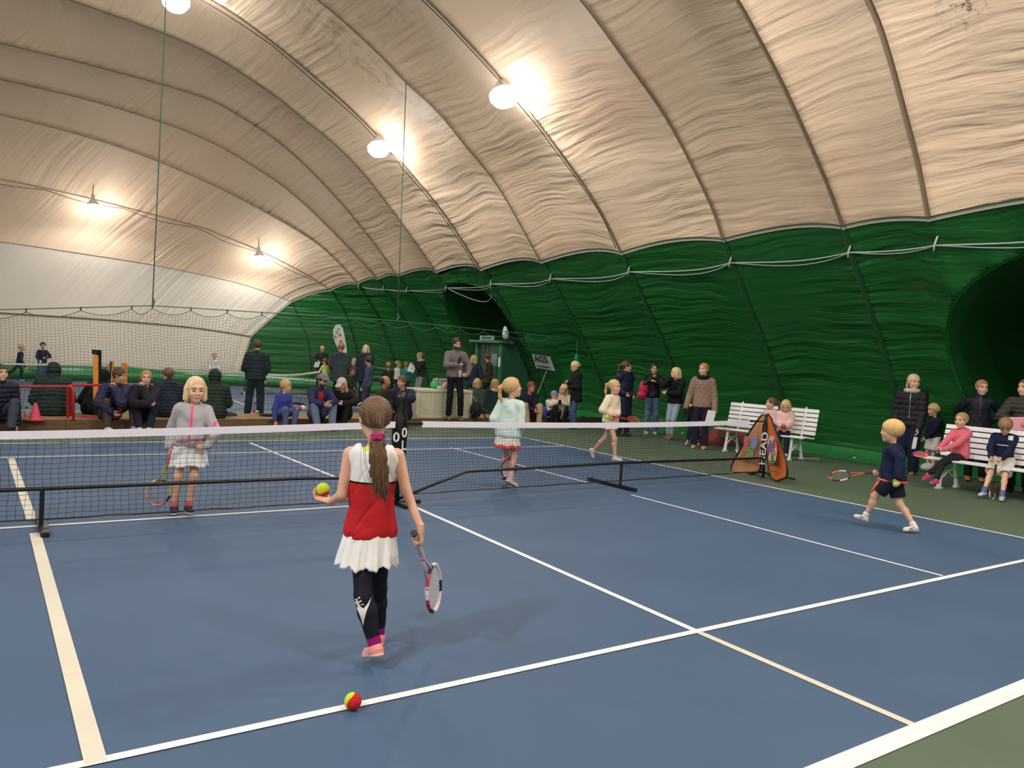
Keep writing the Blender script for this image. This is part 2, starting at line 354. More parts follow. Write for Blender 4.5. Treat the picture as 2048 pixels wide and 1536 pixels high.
for hy, hv, hr in HOLES:                                # rope hem round each opening
    pts = []
    for a in np.linspace(0, 2*math.pi, 72, endpoint=False):
        y = hy+hr*math.cos(a); v = hv+hr*math.sin(a)
        i = int(np.argmin(np.abs(yg-y))); sv = sg_[i]; p = V3(np.interp(v, sv, Pg[i, :, 0]), y, np.interp(v, sv, Pg[i, :, 2]))
        if p[2] > .02: pts.append(p-ng[i, 20]*.02)
    k0 = max(range(len(pts)), key=lambda j: np.linalg.norm(pts[j]-pts[j-1])); pts = pts[k0:]+pts[:k0]
    MB().tube(pts, .018, 6).build('opening_hem', mat('hem_green', (30, 88, 42), .5), wr, smooth=True)
    Q = np.array(pts); dv_ = []; n = len(Q); c0 = V3(Q[:, 0].mean(), hy, Q[:, 2].mean())
    for q, sc_ in ((-.06, 1.0), (.3, 1.0), (1.2, 1.02), (2.4, 1.02), (3.2, .9), (3.6, .6), (3.75, .05)):
        c = c0*V3(1, 1, 1); R_ = (Q-c0)*V3(1 if q < .5 else max(0, 1-(q-.3)/1.5), sc_, sc_); dv_.append(c0+R_+V3(q, 0, 0))
    dv_ = np.array(dv_); dv_[..., 2] = np.maximum(dv_[..., 2], .003)
    fs = [(i*n+k, (i+1)*n+k, (i+1)*n+(k+1) % n, i*n+(k+1) % n) for i in range(6) for k in range(n)]
    mesh_obj('duct_cloth', dv_.reshape(-1, 3), fs, M_DUCT, wr, smooth=True)
ceil_o = bpy.data.objects['ceiling']
def strip(path, wid, nrm, name, m, parent, off=.02):
    """a tape laid along a path on the inside of the membrane"""
    P = np.array(path); t = np.gradient(P, axis=0); t /= np.linalg.norm(t, axis=1, keepdims=True)+1e-9
    sd = np.cross(t, nrm); sd /= np.linalg.norm(sd, axis=1, keepdims=True)+1e-9
    base = P-nrm*off; n = len(P); v = np.concatenate([base-sd*wid/2, base+sd*wid/2, base-sd*wid/2-nrm*.004, base+sd*wid/2-nrm*.004])
    f = [(i+2*n, i+1+2*n, i+1+3*n, i+3*n) for i in range(n-1)]+[(i, i+2*n, i+1+2*n, i+1) for i in range(n-1)]+[(i+n, i+1+n, i+1+3*n, i+3*n) for i in range(n-1)]
    return mesh_obj(name, v, f, m, parent, smooth=True)
def radial_n(P):
    n = P-V3(-6.4, 0, 0)[None]; n[:, 1] = 0
    # normal in the rib's own plane
    t = np.gradient(P, axis=0); t[:, 1] = 0; m_ = np.stack([-t[:, 2], np.zeros(len(P)), t[:, 0]], 1); m_ /= np.linalg.norm(m_, axis=1, keepdims=True)+1e-9
    return m_*np.sign((m_*n).sum(1, keepdims=True))
for i in range(5, iL+2):
    P = np.stack([CRM[i][:, 0], np.full(NC, RYa[i]), CRM[i][:, 1]], 1); nn = radial_n(P)
    if i > iL: nn = np.tile(V3(0, 1, .3), (NC, 1))
    strip(P, .075 if i < 10 else .055, nn, 'rib_tape', M_SEAM, ceil_o, .015)
    P = np.stack([GR[i][:, 0], np.full(NG, RYa[i]), GR[i][:, 1]], 1)
    if 3.5 < RYa[i] or RYa[i] < -4 or RYa[i] > -1.2:
        if not (13 < RYa[i] < 15 or -4 < RYa[i] < -.5): strip(P[8:], .10, radial_n(P)[8:], 'green_rib_tape', M_SEAMG, wr, .012)
# pale tape where the green meets the cream, following the scallops
Pcg = Pc[:, 0]
strip(Pcg[per_c(0):], .085, np.tile(V3(.75, 0, .66), (len(Pcg)-per_c(0), 1)), 'seam_band', M_SEAMW, ceil_o, .03)
P = Pe[:, 0]; strip(P, .06, np.tile(V3(.5, .8, .2), (len(P), 1)), 'seam_band', M_SEAMW, bpy.data.objects['wall_back'], .03)
# inflated green skirt at the foot of the end wall, loose flap along the right wall
M_SKIRT = mat('green_plastic_skirt', (34, 118, 60), .28, bump=.6, bscale=5, spec=.6)
prof = [(0, 0), (-.16, .05), (-.2, .18), (-.17, .34), (-.08, .46), (0, .52)]
v = []; xs = np.linspace(-20, 4.4, 90)
for x in xs:
    for a, z in prof: v.append((x, 22.5+a+.02*math.sin(x*2.1)+(0 if x < 3 else -.12*(x-3)**1.2), z*(1+.03*math.sin(x*1.3))))
for k in range(1, 10):
    t = k/9; x = 4.4+4.6*t; y = 22.33-.1-2.9*t**1.6
    for a, z in prof: v.append((x+a*.5*t, y+a*(1-.5*t), z*(1-.35*t)))
tag(mesh_obj('wall_skirt', v, grid_faces(99, 6, True), M_SKIRT, smooth=True), kind='structure')
v = []; ys = np.linspace(-13, 17, 420); r1 = rng.normal(0, 1, 420); r1 = np.convolve(r1, np.ones(5)/5, 'same')
for j, y in enumerate(ys):
    w0 = .42+.1*math.sin(y*1.7)+.08*r1[j]
    bx = 10.5+.15*abs(math.sin(y*1.1))*.5
    for a, z in ((.02, .20), (-.06, .13+.03*r1[(j*7) % 420]), (-.22, .05+.035*abs(r1[(j*3) % 420])), (-w0*.8, .03+.03*abs(r1[(j*5) % 420])), (-w0, .006)):
        v.append((bx+a, y, z))
tag(mesh_obj('floor_flap', v, grid_faces(420, 5), M_SKIRT, smooth=True), kind='structure')

# ---------------------------------------------------------------- floor, lines
def floor_mat():
    m = bpy.data.materials.new('hard_court'); m.use_nodes = True; nt = m.node_tree; b = nt.nodes['Principled BSDF']; N = nt.nodes.new; Lk = nt.links.new
    geo = N('ShaderNodeTexCoord'); sep = N('ShaderNodeSeparateXYZ'); Lk(geo.outputs['Object'], sep.inputs[0])
    def cmp(sock, op, val):
        n = N('ShaderNodeMath'); n.operation = op; Lk(sock, n.inputs[0]); n.inputs[1].default_value = val; return n.outputs[0]
    def mul(a, c):
        n = N('ShaderNodeMath'); n.operation = 'MULTIPLY'; Lk(a, n.inputs[0]); Lk(c, n.inputs[1]); return n.outputs[0]
    x, y = sep.outputs[0], sep.outputs[1]
    c1 = mul(mul(cmp(x, 'LESS_THAN', 5.46), cmp(x, 'GREATER_THAN', -18.3)), mul(cmp(y, 'GREATER_THAN', -5.46), cmp(y, 'LESS_THAN', 5.46)))
    c2 = mul(mul(cmp(x, 'LESS_THAN', 5.0), cmp(x, 'GREATER_THAN', -18.3)), mul(cmp(y, 'GREATER_THAN', 10.86), cmp(y, 'LESS_THAN', 21.8)))
    s = N('ShaderNodeMath'); s.operation = 'MAXIMUM'; Lk(c1, s.inputs[0]); Lk(c2, s.inputs[1])
    n1 = N('ShaderNodeTexNoise'); n1.inputs['Scale'].default_value = 1.1; n1.inputs['Detail'].default_value = 6; Lk(geo.outputs['Object'], n1.inputs['Vector'])
    n2 = N('ShaderNodeTexNoise'); n2.inputs['Scale'].default_value = 320; n2.inputs['Detail'].default_value = 2; Lk(geo.outputs['Object'], n2.inputs['Vector'])
    mp = N('ShaderNodeMapping'); mp.inputs['Scale'].default_value = (3, 14, 1); mp.inputs['Rotation'].default_value = (0, 0, .5); Lk(geo.outputs['Object'], mp.inputs[0])
    n3 = N('ShaderNodeTexNoise'); n3.inputs['Scale'].default_value = 2.2; n3.inputs['Detail'].default_value = 8; n3.inputs['Roughness'].default_value = .75; Lk(mp.outputs[0], n3.inputs['Vector'])
    sc = N('ShaderNodeMapRange'); sc.inputs[1].default_value = .66; sc.inputs[2].default_value = .75; sc.inputs[4].default_value = .35; Lk(n3.outputs[0], sc.inputs[0])
    mx = N('ShaderNodeMix'); mx.data_type = 'RGBA'; Lk(s.outputs[0], mx.inputs[0]); mx.inputs[6].default_value = (*lin(GREEN_C), 1); mx.inputs[7].default_value = (*lin(BLUE_C), 1)
    r = N('ShaderNodeMapRange'); r.inputs[1].default_value = .3; r.inputs[2].default_value = .7; r.inputs[3].default_value = .93; r.inputs[4].default_value = 1.07; Lk(n1.outputs[0], r.inputs[0])
    v_ = N('ShaderNodeVectorMath'); v_.operation = 'SCALE'; Lk(mx.outputs[2], v_.inputs[0]); Lk(r.outputs[0], v_.inputs['Scale'])
    # scattered scuffs of pale ball fluff
    mx2 = N('ShaderNodeMix'); mx2.data_type = 'RGBA'; Lk(sc.outputs[0], mx2.inputs[0]); Lk(v_.outputs[0], mx2.inputs[6]); mx2.inputs[7].default_value = (*lin((150, 165, 180)), 1)
    Lk(mx2.outputs[2], b.inputs['Base Color']); b.inputs['Roughness'].default_value = .62; b.inputs['Specular IOR Level'].default_value = .35
    bp = N('ShaderNodeBump'); bp.inputs['Strength'].default_value = .25; bp.inputs['Distance'].default_value = .002; Lk(n2.outputs[0], bp.inputs['Height']); Lk(bp.outputs[0], b.inputs['Normal'])
    return m
GREEN_C = (85, 103, 83); BLUE_C = (66, 91, 121)
fl = MB().add([(-26, -16, 0), (13, -16, 0), (13, 24, 0), (-26, 24, 0)], [(0, 1, 2, 3)]).build('floor', floor_mat()); fl['kind'] = 'structure'
M_LINE = mat('white_line_paint', (226, 230, 234), .65, noise=.06, nscale=3)
M_LINE2 = mat('cream_line_tape', (212, 208, 190), .65, noise=.06, nscale=3)
def line(a, b, wdt, m=None, name='court_line', z=.003):
    a = np.asarray(a[:2], float); b = np.asarray(b[:2], float); t = b-a; t /= np.linalg.norm(t); n = V3(-t[1], t[0])[:2]*wdt/2 if False else np.array([-t[1], t[0]])*wdt/2
    v = [(*(a-n), z), (*(b-n), z), (*(b+n), z), (*(a+n), z)]
    return mesh_obj(name, v, [(0, 1, 2, 3)], m or M_LINE, fl)
g2 = lambda x, y: ground(x, y)[:2]
# court 1 (end points read off the ground itself)
line((-18.3, -5.485), (5.5, -5.485), .10, z=.004)                                   # near sideline
line((-18.3, -4.115), (5.485, -4.115), .05, z=.0045)                               # inner sideline
line((-18, 0), g2(790, 1007), .05)
line((-18, 4.115), (5.485, 4.115), .05)
line((-18, 5.485), (5.5, 5.485), .05)
line((5.485, -5.485), (5.485, 5.5), .05)
line(g2(1393, 1263), g2(815, 1008), .05)                                              # service line
line(g2(1393, 1263), (-.02, -5.485), .05, M_LINE2)
line(g2(690, 962), g2(500, 886), .05); line(g2(700, 966), g2(690, 962), .05)
line(g2(1885, 1152), g2(1262, 990), .035); line(g2(1173, 965), g2(900, 895), .04)
line(g2(192, 1527), g2(70, 1067), .075, M_LINE2, z=.005); line(g2(64, 1041), g2(22, 917), .075, M_LINE2)
# court 2
line((-18, 10.84), (5.0, 10.84), .05); line((-18, 12.4), (5.0, 12.4), .05); line((-18, 21.8), (5, 21.8), .05)
line((5.0, 10.84), (4.9, 21.8), .05); line((2.0, 12.4), (2.3, 16.3), .05); line((-18, 16.3), (2.3, 16.3), .05)
# ---------------------------------------------------------------- lamps
M_GLOW = bpy.data.materials.new('lamp_lens'); M_GLOW.use_nodes = True
_b = M_GLOW.node_tree.nodes['Principled BSDF']; _b.inputs['Emission Color'].default_value = (1, .99, .97, 1); _b.inputs['Emission Strength'].default_value = 40
M_LAMP = mat('lamp_housing', (206, 206, 204), .4, .2); M_CABLE = mat('black_cable', (60, 52, 44), .6)
def lamp(P, power, label, seen=True, tilt=(.05, -.25, -.97), rad=.16):
    P = np.asarray(P, float); ax = np.asarray(tilt, float); ax /= np.linalg.norm(ax)
    if seen:
        t = empty('floodlight', P, label, 'lamp', 'floodlights hung under the dome')
        MB().lathe([(.02, -.42), (.05, -.4), (.055, -.26), (.09, -.22), (.17, -.1), (.24, .0), (.25, .03), (.22, .03)], P, ax).build('reflector', M_LAMP, t, smooth=True)
        MB().lathe([(.05, -.02), (.24, .0), (.28, .04), (.28, .14), (.2, .25), (.03, .3)], P, ax).build('lens', M_GLOW, t, smooth=True)
        MB().tube([P-ax*.4, P-ax*.45+V3(0, 0, .12), P-ax*.3+V3(0, 0, .4)], .012, 6).build('hanging_hook', M_CABLE, t)
    for kind, pw, off in (('SPOT', power, .1), ('POINT', power*(GLOW if seen else GLOW*2.6), .3)):
        ld = bpy.data.lights.new('floodlight_bulb', kind); ld.energy = pw; ld.shadow_soft_size = rad if kind == 'SPOT' else .12; ld.color = (.975, .985, 1.0)
        if kind == 'SPOT': ld.spot_size = math.radians(172); ld.spot_blend = .25
        lo = bpy.data.objects.new('floodlight_bulb', ld); COL.objects.link(lo)
        if seen: lo.parent = t; lo.location = [float(v) for v in ax*(off if kind == 'POINT' else .34)+(V3(0, 0, -.05) if kind == 'SPOT' else V3(.36, 0, 0))]
        else: lo.location = (P+V3(0, 0, -off)).tolist()
LP = PW
lamp(aty(1015, 186, 5.8)+V3(-.1, 0, 0), LP, 'nearest bright floodlight, right of centre, largest one fully in view')
lamp(aty(757, 290, 11.45), LP, 'bright floodlight hanging mid height, second from the right')
lamp(aty(519, 516, 20.35), LP*.6, 'bright floodlight low over the white end wall, right one of two')
lamp(aty(187, 414, 20.25), LP*.6, 'bright floodlight over the end wall, leftmost in the photo')
lamp(aty(352, -14, 11.45)+V3(0, 0, -.1), LP, 'floodlight cut by the top edge of the photo')
for P in [(-1.2, 4.5, 8.9), (-11.5, 5.8, 8.9), (-11.5, 11.4, 8.7), (-12, 20, 5.4), (6.3, -7.2, 5.6), (-7, -8.5, 9.2), (-13, -8.5, 8.6), (-15, 0, 7.6)]:
    lamp(P, LP, None, seen=False)

lamp((1.0, -9.6, 8.1), LP*2.4, None, seen=False, rad=.12)
for P_, e_ in (((3.3, -3.2, 6.9), 480.), ((-7.5, -5.0, 6.6), 1050.), ((-9.5, 4.0, 7.2), 420.)):     # added point lights without fixtures, brightening the near right ceiling
    ld = bpy.data.lights.new('ceiling_fill', 'POINT'); ld.energy = e_; ld.shadow_soft_size = .2; ld.color = (.975, .985, 1.0); lo = bpy.data.objects.new('ceiling_fill', ld); COL.objects.link(lo); lo.location = P_
# ================================================================= ropes, nets and courtside things
M_BLK = mat('black_metal', (22, 22, 24), .38); M_WTAPE = mat('white_net_tape', (226, 224, 236), .55); M_NET = mat('black_netting', (30, 34, 36), .8)
M_ROPE = mat('green_rope', (70, 110, 84), .8); M_CORD = mat('pale_rope', (172, 186, 172), .8); M_FRAMEW = mat('white_plastic', (234, 234, 236), .45)
def wall_pt(y, v, off=.03):
    i = int(np.argmin(np.abs(yg-y))); return V3(np.interp(v, sg_[i], Pg[i, :, 0]), y, np.interp(v, sg_[i], Pg[i, :, 2]))-ng[i, 30]*off
# pale rope slung along the top of the green wall, tied at every rib
ro = empty('wall_rope', wall_pt(5.8, 4.4), 'pale double rope slung in scallops along the top of the green wall', 'rope')
kn = [y for y in RYa if -9 < y < 19.5]; 
for which, (dsag, dz) in enumerate(((.10, 0), (.19, -.02))):
    b = MB(); pts = []
    for a, c in zip(kn[:-1], kn[1:]):
        for t in np.linspace(0, 1, 15)[:-1]:
            y = a+(c-a)*t; s_ = 4*t*(1-t); p = V3(np.interp(4.28, sg_[int(np.argmin(np.abs(yg-y)))], Pg[int(np.argmin(np.abs(yg-y))), :, 0]), y, 0); i = int(np.argmin(np.abs(yg-y)))
            v_ = 4.33-dsag*s_*(c-a)/2.8*1.1; pts.append(wall_pt(y, v_, .05))
    b.tube(pts, .013 if which == 0 else .009, 5).build('rope_strand', M_CORD, ro, smooth=True)
for y in kn: p = wall_pt(y, 4.33, .06); MB().tube([p+V3(-.01, -.03, .14), p+V3(-.03, 0, 0), p+V3(.01, .02, -.08)], .016, 5).build('rope_knot', M_CORD, ro, smooth=True)
i13 = [wall_pt(y, 4.3-.55*4*t*(1-t), .1) for t, y in zip(np.linspace(0, 1, 16), np.linspace(11.6, 14, 16))]
MB().tube(i13, .012, 5).build('rope_strand', M_CORD, ro, smooth=True)

# electric cables following the lamp ribs
def cable(i, u0, u1, label, off=.16, side=-.18, sag=.12):
    C_ = CRM[i]; k0, k1 = [int(np.argmin(np.abs(C_[:, 0]-u))) for u in (u0, u1)]; k0, k1 = min(k0, k1), max(k0, k1); pts = []
    for n_, k in enumerate(range(k0, k1)):
        t = (n_ % 14)/14; pts.append(V3(C_[k, 0]-.4*off, RYa[i]+side*math.sin(math.pi*t)*.9, C_[k, 1]-off*(.35+.8*math.sin(math.pi*t))))
    o = MB().tube(pts, .010, 5).build('lamp_cable', M_CABLE, origin=pts[0], smooth=True); tag(o, label, 'cable', 'electric cables clipped along the lamp ribs')
cable(10, -4, 8.0, 'thin dark cable along the dome rib of the highest floodlight')
cable(12, -4, 7.9, 'thin dark cable along the dome rib of the middle floodlight')
cable(17, -5, 6.5, 'thin dark cable along the rib above the white end wall')

# divider net between the courts
y_net = lambda x: 8.42+.045*(x+3)
topz = lambda x: np.interp(x, [-9, -5.5, -3.3, -.97, 4.0, 9.5], [1.98, 1.94, 1.9, 2.17, 2.27, 2.2])
dn = empty('divider_net', (-1, y_net(-1), 0), 'dark green divider net hanging between the two courts', 'net')
xs = np.linspace(-9, 9.4, 180)
MB().tube([(x, y_net(x), topz(x)) for x in xs], .009, 5).build('head_rope', M_ROPE, dn, smooth=True)
hooks = np.r_[np.arange(-8.7, -1.2, .82), np.arange(-.97, 9.2, .68)]
def net_top(x):
    j = int(np.searchsorted(hooks, x)); 
    if j == 0 or j >= len(hooks): return topz(x)-.05
    a, c = hooks[j-1], hooks[j]; t = (x-a)/(c-a); return topz(x)-.05-.10*4*t*(1-t)-(.0)
for h in hooks: MB().tube([(h, y_net(h), topz(h)+.015), (h, y_net(h), topz(h)-.06)], .012, 4).build('net_hook', mat('hook_dark', (58, 60, 50), .6), dn)
MB().tube([(x, y_net(x), net_top(x)) for x in np.linspace(-8.7, 9.0, 500)], .006, 4).build('scalloped_edge', M_ROPE, dn)
def strands(paths, wd, name, m, parent):
    """many thin two-sided ribbons crossing as a mesh of cord (each a flat diamond tube of 3 sides)"""
    V = []; F = []; k = 0
    for P in paths:
        P = np.asarray(P, float); n = len(P); t = np.gradient(P, axis=0); t /= np.linalg.norm(t, axis=1, keepdims=True)+1e-9
        u = np.cross(t, V3(.31, .9, .21)); u /= np.linalg.norm(u, axis=1, keepdims=True)+1e-9; w_ = np.cross(t, u)
        for a in (0, 2.094, 4.189): V.append(P+wd/2*(math.cos(a)*u+math.sin(a)*w_))
        i = np.arange(n-1)
        for a in range(3):
            c = (a+1) % 3; F.append(np.stack([k+a*n+i, k+a*n+i+1, k+c*n+i+1, k+c*n+i], 1))
        k += 3*n
    return mesh_obj(name, np.concatenate(V), np.concatenate(F), m, parent)
def wob(x, z): return .035*math.sin(x*1.9+.6*z)+.02*math.sin(x*4.7)*(2-z)
paths = []
for x in np.arange(-8.6, 9.0, .062):
    zt = net_top(x); zz = np.linspace(zt, .2 if x < 6.6 else .25, 9)
    paths.append([(x+.03*math.sin(z*3+x*.7)+.02*math.sin(x*5)*(zt-z), y_net(x)+wob(x, z), z) for z in zz])
for k in range(1, 33):
    f = k/33.; xx = np.arange(-8.6, 9.0, .22)
    paths.append([(x, y_net(x)+wob(x, .2+(net_top(x)-.2)*(1-f)), .2+(net_top(x)-.2)*(1-f)) for x in xx])
strands(paths, .0042, 'netting', mat('green_netting', (44, 66, 52), .85), dn)
for px0, py0, px1, py1, txt in ((332, 0, 305, 612, 'left'), (812, 166, 795, 640, 'right')):
    y = y_net(-.97 if txt == 'left' else 4.0); a = aty(px0, py0, y); c = aty(px1, py1, y)
    o = MB().tube([a+(a-c)*.02 if txt == 'right' else a+(a-c)*.13, c], .011, 5).build('suspension_rope', M_ROPE, origin=c, smooth=True)
    MB().tube([c+V3(0, 0, .14), c+V3(.02, 0, .08), c+V3(0, 0, 0)], .022, 5).build('rope_knot', M_ROPE, o)
    tag(o, f'thin rope from the dome roof holding the divider net, {txt} one of two', 'rope', 'ropes holding up the divider net')
a = ground(1172, 762, 1.0); c = aty(1155, 680, 8.93)
o = MB().tube([c, c+V3(.0, .0, -.28), c+V3(.01, 0, -.42)], .008, 5).build('hanging_cord', M_ROPE, origin=c); 
MB().sphere(c+V3(.01, 0, -.47), (.07, .05, .1), n=8).build('rope_bundle', mat('teal_rope', (30, 128, 100), .8, bump=1, bscale=40), o)
tag(o, 'teal rope bundle dangling from the right end of the divider net', 'rope')
a = aty(1093, 742, 9.2); c = aty(1068, 800, 9.0); MBo = MB().tube([a, a*.45+c*.55+V3(0, 0, -.05), c], .008, 5).build('guy_line', M_CORD, origin=a); tag(MBo, 'thin pale cord slanting down below the printed banner on the green wall', 'rope')

# low wooden platform between the courts
yf = lambda x: 7.22+.075*(x+3)
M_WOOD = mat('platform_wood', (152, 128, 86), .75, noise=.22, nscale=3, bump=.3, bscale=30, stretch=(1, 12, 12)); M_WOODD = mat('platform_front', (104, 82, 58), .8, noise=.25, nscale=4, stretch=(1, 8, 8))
pf = empty('wooden_platform', (0, yf(0), 0), 'low wooden platform running between the two courts', 'platform')
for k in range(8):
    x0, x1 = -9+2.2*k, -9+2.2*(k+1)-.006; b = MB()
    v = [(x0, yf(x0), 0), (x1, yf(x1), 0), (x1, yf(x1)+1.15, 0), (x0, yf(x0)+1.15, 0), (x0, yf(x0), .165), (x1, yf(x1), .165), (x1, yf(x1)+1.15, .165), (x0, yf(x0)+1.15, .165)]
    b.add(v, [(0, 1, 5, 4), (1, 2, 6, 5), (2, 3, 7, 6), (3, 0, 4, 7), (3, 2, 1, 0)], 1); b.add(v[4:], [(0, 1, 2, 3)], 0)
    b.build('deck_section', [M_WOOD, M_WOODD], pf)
b = MB()
for k in range(3):
    x0, x1 = 8.3+.70*k, 8.3+.70*(k+1)-.01; b.box(((x0+x1)/2, 7.95, .1), (x1-x0, .06, .2)); b.box((x1, 7.9, .12), (.06, .08, .24))
tag(b.build('timber_kerb', mat('dark_timber', (70, 58, 42), .85, noise=.3, nscale=6), origin=(9, 7.95, 0)), 'dark timber kerb continuing the platform to the green wall', 'kerb')

# ---- mini nets across court 1
def mini_net(name, label, A, B, zA, zB, cell, feet, bend, legs_h=.33, gz=None, posts=(True, True)):
    """A, B ground ends; black rail, feet, uprights, white head tape and netting"""
    A = np.asarray(A, float); B = np.asarray(B, float); L = np.linalg.norm(B-A); d = (B-A)/L; nrm = V3(-d[1], d[0], 0); t = empty(name, A*.5+B*.5, label, 'net', 'portable mini tennis nets')
    return t, d, nrm, L
zt = lambda px, py, P: CP[2]+((CP+ray(px, py)*depth(P))-CP)[2]
A = ground(795, 1015); A[1] = -.05; A[0] = -.02
YN = lambda x: .16+.03*(x+3) if x < 0 else .12
# left net: foot near x=-3.15, shared middle post at A, right net to x=6.2
def build_net(name, label, x0, x1, y0, y1, top, tape0, tape1, cx, cz, feetx, bendx, low=.08, sagb=0.):
    t = empty(name, ((x0+x1)/2, (y0+y1)/2, 0), label, 'net', 'portable mini tennis nets')
    yy = lambda x: y0+(y1-y0)*(x-x0)/(x1-x0)
    X = np.linspace(tape0, tape1, 60)
    b = MB(); v = []; 
    for x in X: v += [(x, yy(x)-.006, top(x)), (x, yy(x)-.008, top(x)-.063), (x, yy(x)+.006, top(x)), (x, yy(x)+.008, top(x)-.063)]
    f = []
    for i in range(len(X)-1): k = 4*i; f += [(k, k+1, k+5, k+4), (k+2, k+6, k+7, k+3), (k, k+4, k+6, k+2), (k+1, k+3, k+7, k+5)]
    b.add(v, f).build('head_tape', M_WTAPE, t)
    pt = []; wv = lambda x, z: .012*math.sin(9*x+4*z)+.01*math.sin(23*x)
    bot = lambda x: low+sagb*max(0, min(1, (x-3.2)/3))
    for x in np.arange(min(x0, x1), max(x0, x1), cx):
        z1, z0 = top(x)-.06, bot(x); pt.append([(x+.006*math.sin(z*17+x*5), yy(x)+wv(x, z), z) for z in np.linspace(z1, z0, 8)])
    nz = int((.8-low)/cz)
    for k in range(nz):
        f_ = k/nz; pt.append([(x, yy(x)+wv(x, .5), bot(x)+f_*(top(x)-.06-bot(x))) for x in np.arange(min(x0, x1), max(x0, x1), .12)])
    strands(pt, .0034 if cx > .05 else .003, 'netting', M_NET, t)
    MB().tube([(x, yy(x)+wv(x, .1), bot(x)) for x in np.linspace(min(x0, x1), max(x0, x1), 40)], .007, 5).build('bottom_cord', M_BLK, t)
    return t, yy
topL = lambda x: .785+.03*math.exp(-(x+.0)**2*2)+.010*abs(x+3)*.0
tL, yL = build_net('mini_net', 'black mini tennis net on the left, white head tape, behind the girl in red', -6.4, -.06, -.10, -.10, lambda x: .784+.085*max(0, (x+3.4)/3.4)**1.3, -6.4, -.1, .057, .043, [], [])
MB().tube([(-6.4, -.10, .32), (-3.2, -.10, .325), (-1.0, -.10, .325), (-.62, -.09, .31), (-.06, -.04, .06)], .017, 8).build('lower_rail', M_BLK, tL, smooth=True)
b = MB().tube([(-3.15, -.10, .32), (-3.15, -.10, .03)], .018, 8); b.box((-3.14, -.04, .022), (.06, .74, .035)); b.build('foot', M_BLK, tL)
topR = lambda x: .865-.03*math.sin(math.pi*min(1, max(0, x/6.15)))**1+.01*(x/6.2)
tR, yR = build_net('mini_net', 'long black mini tennis net on the right, ending at the orange banner', .05, 6.12, -.02, .2, topR, .25, 5.75, .038, .031, [], [], .10, .0)
MB().tube([(.03, -.02, .06), (.45, 0, .19), (.85, .01, .31), (3.2, .09, .325), (6.12, .2, .3)], .017, 8).build('lower_rail', M_BLK, tR, smooth=True)
b = MB().tube([(3.2, .1, .32), (3.2, .1, .03)], .018, 8); b.box((3.2, .27, .022), (.06, .9, .04)); b.build('foot', M_BLK, tR)
b = MB()
b.box((.14, -.012, .835), (.24, .016, .03)); b.build('tape_strap', M_BLK, tR)
b = MB(); b.box((5.9, .19, .85), (.42, .014, .02)); b.build('tape_strap', M_BLK, tR)
# middle post wrapped in its black sleeve
t = empty('net_post', (0, -.02, 0), 'black padded net post between the two mini nets, white 0 and L letters', 'post')
MB().tube([(0, -.02, 0), (0, -.02, 1.12)], .03, 12).build('post_tube', M_BLK, t, smooth=True)
b = MB(); b.box((.06, -.02, .02), (.42, .05, .04)); b.box((0, -.02, .02), (.05, .5, .04)); b.build('foot', M_BLK, t)
v = []
for z, r in ((.28, .045), (.45, .07), (.68, .082), (.8, .082), (.9, .068), (.96, .05), (1.08, .056), (1.15, .052), (1.17, .02)):
    for k in range(20):
        a = 2*math.pi*k/20; rr = r*(1+.06*math.sin(3*a+z*9)+.03*math.sin(7*a+z*31)); v.append((rr*math.cos(a), -.02+rr*.8*math.sin(a), z))
mesh_obj('padded_sleeve', v, grid_faces(9, 20)+0, mat('black_vinyl', (14, 14, 16), .3, bump=.6, bscale=14), t, smooth=True)
M_WH = mat('white_print', (226, 226, 226), .6)
toc = CP-V3(0, -.02, .7); toc[2] = 0; toc /= np.linalg.norm(toc); rt_ = V3(-toc[1], toc[0], 0)
for k, (s_, du, z, rr) in enumerate((('0', -.035, .70, .088), ('0', .045, .75, .08), ('L', .045, .62, .084))):
    text_mesh(s_, .135, V3(0, -.02, z)+rt_*du+toc*(rr*.99), rt_*(.8 if k else 1), V3(0, 0, 1), M_WH, 'printed_letter', t, ext=.002)

# tripod banner at the right end of the net
bn = empty('banner_stand', ground(1525, 955), 'orange folding banner stand with coloured logo at the right end of the net', 'banner')
M_OR = mat('orange_banner', (226, 118, 44), .6, noise=.05, nscale=6); M_ORW = mat('orange_banner_back', (208, 150, 104), .65, noise=.08, nscale=6)
TOPB = at(1532, 829, depth(ground(1525, 955)))
def sheet(pix, D, name, m, th=.012, nseg=0):
    """a cloth panel: outline points given a distance each"""
    P = [at(x, y, d) for (x, y), d in zip(pix, D)]; n = np.cross(P[2]-P[0], P[len(P)//2+1]-P[0]); n /= np.linalg.norm(n)
    b = MB(); k = len(P); c = sum(P)/k
    v = [p+n*th/2 for p in P]+[p-n*th/2 for p in P]+[c+n*(th/2+.03), c-n*(th/2-.03)]
    b.add(v, [(i, (i+1) % k, 2*k) for i in range(k)]+[(k+(i+1) % k, k+i, 2*k+1) for i in range(k)]+[(i, k+i, k+(i+1) % k, (i+1) % k) for i in range(k)])
    o = b.build(name, m, bn, smooth=False); e = MB().tube(P, .016, 6, closed=True).build('black_edging', M_BLK, o, smooth=True)
    return o, P, n
D0 = depth(ground(1525, 955))
L_pix = [(1533, 829), (1528, 848), (1527, 870), (1524, 905), (1521, 935), (1519, 942), (1508, 947), (1490, 949), (1472, 950), (1463, 945), (1463, 933), (1468, 922), (1476, 908), (1486, 890), (1498, 866), (1512, 845), (1524, 830)]
L_D = [D0+(.55*(1533-x)/70) for x, y in L_pix]
oL, PLs, nL = sheet(L_pix, L_D, 'banner_panel', M_ORW)
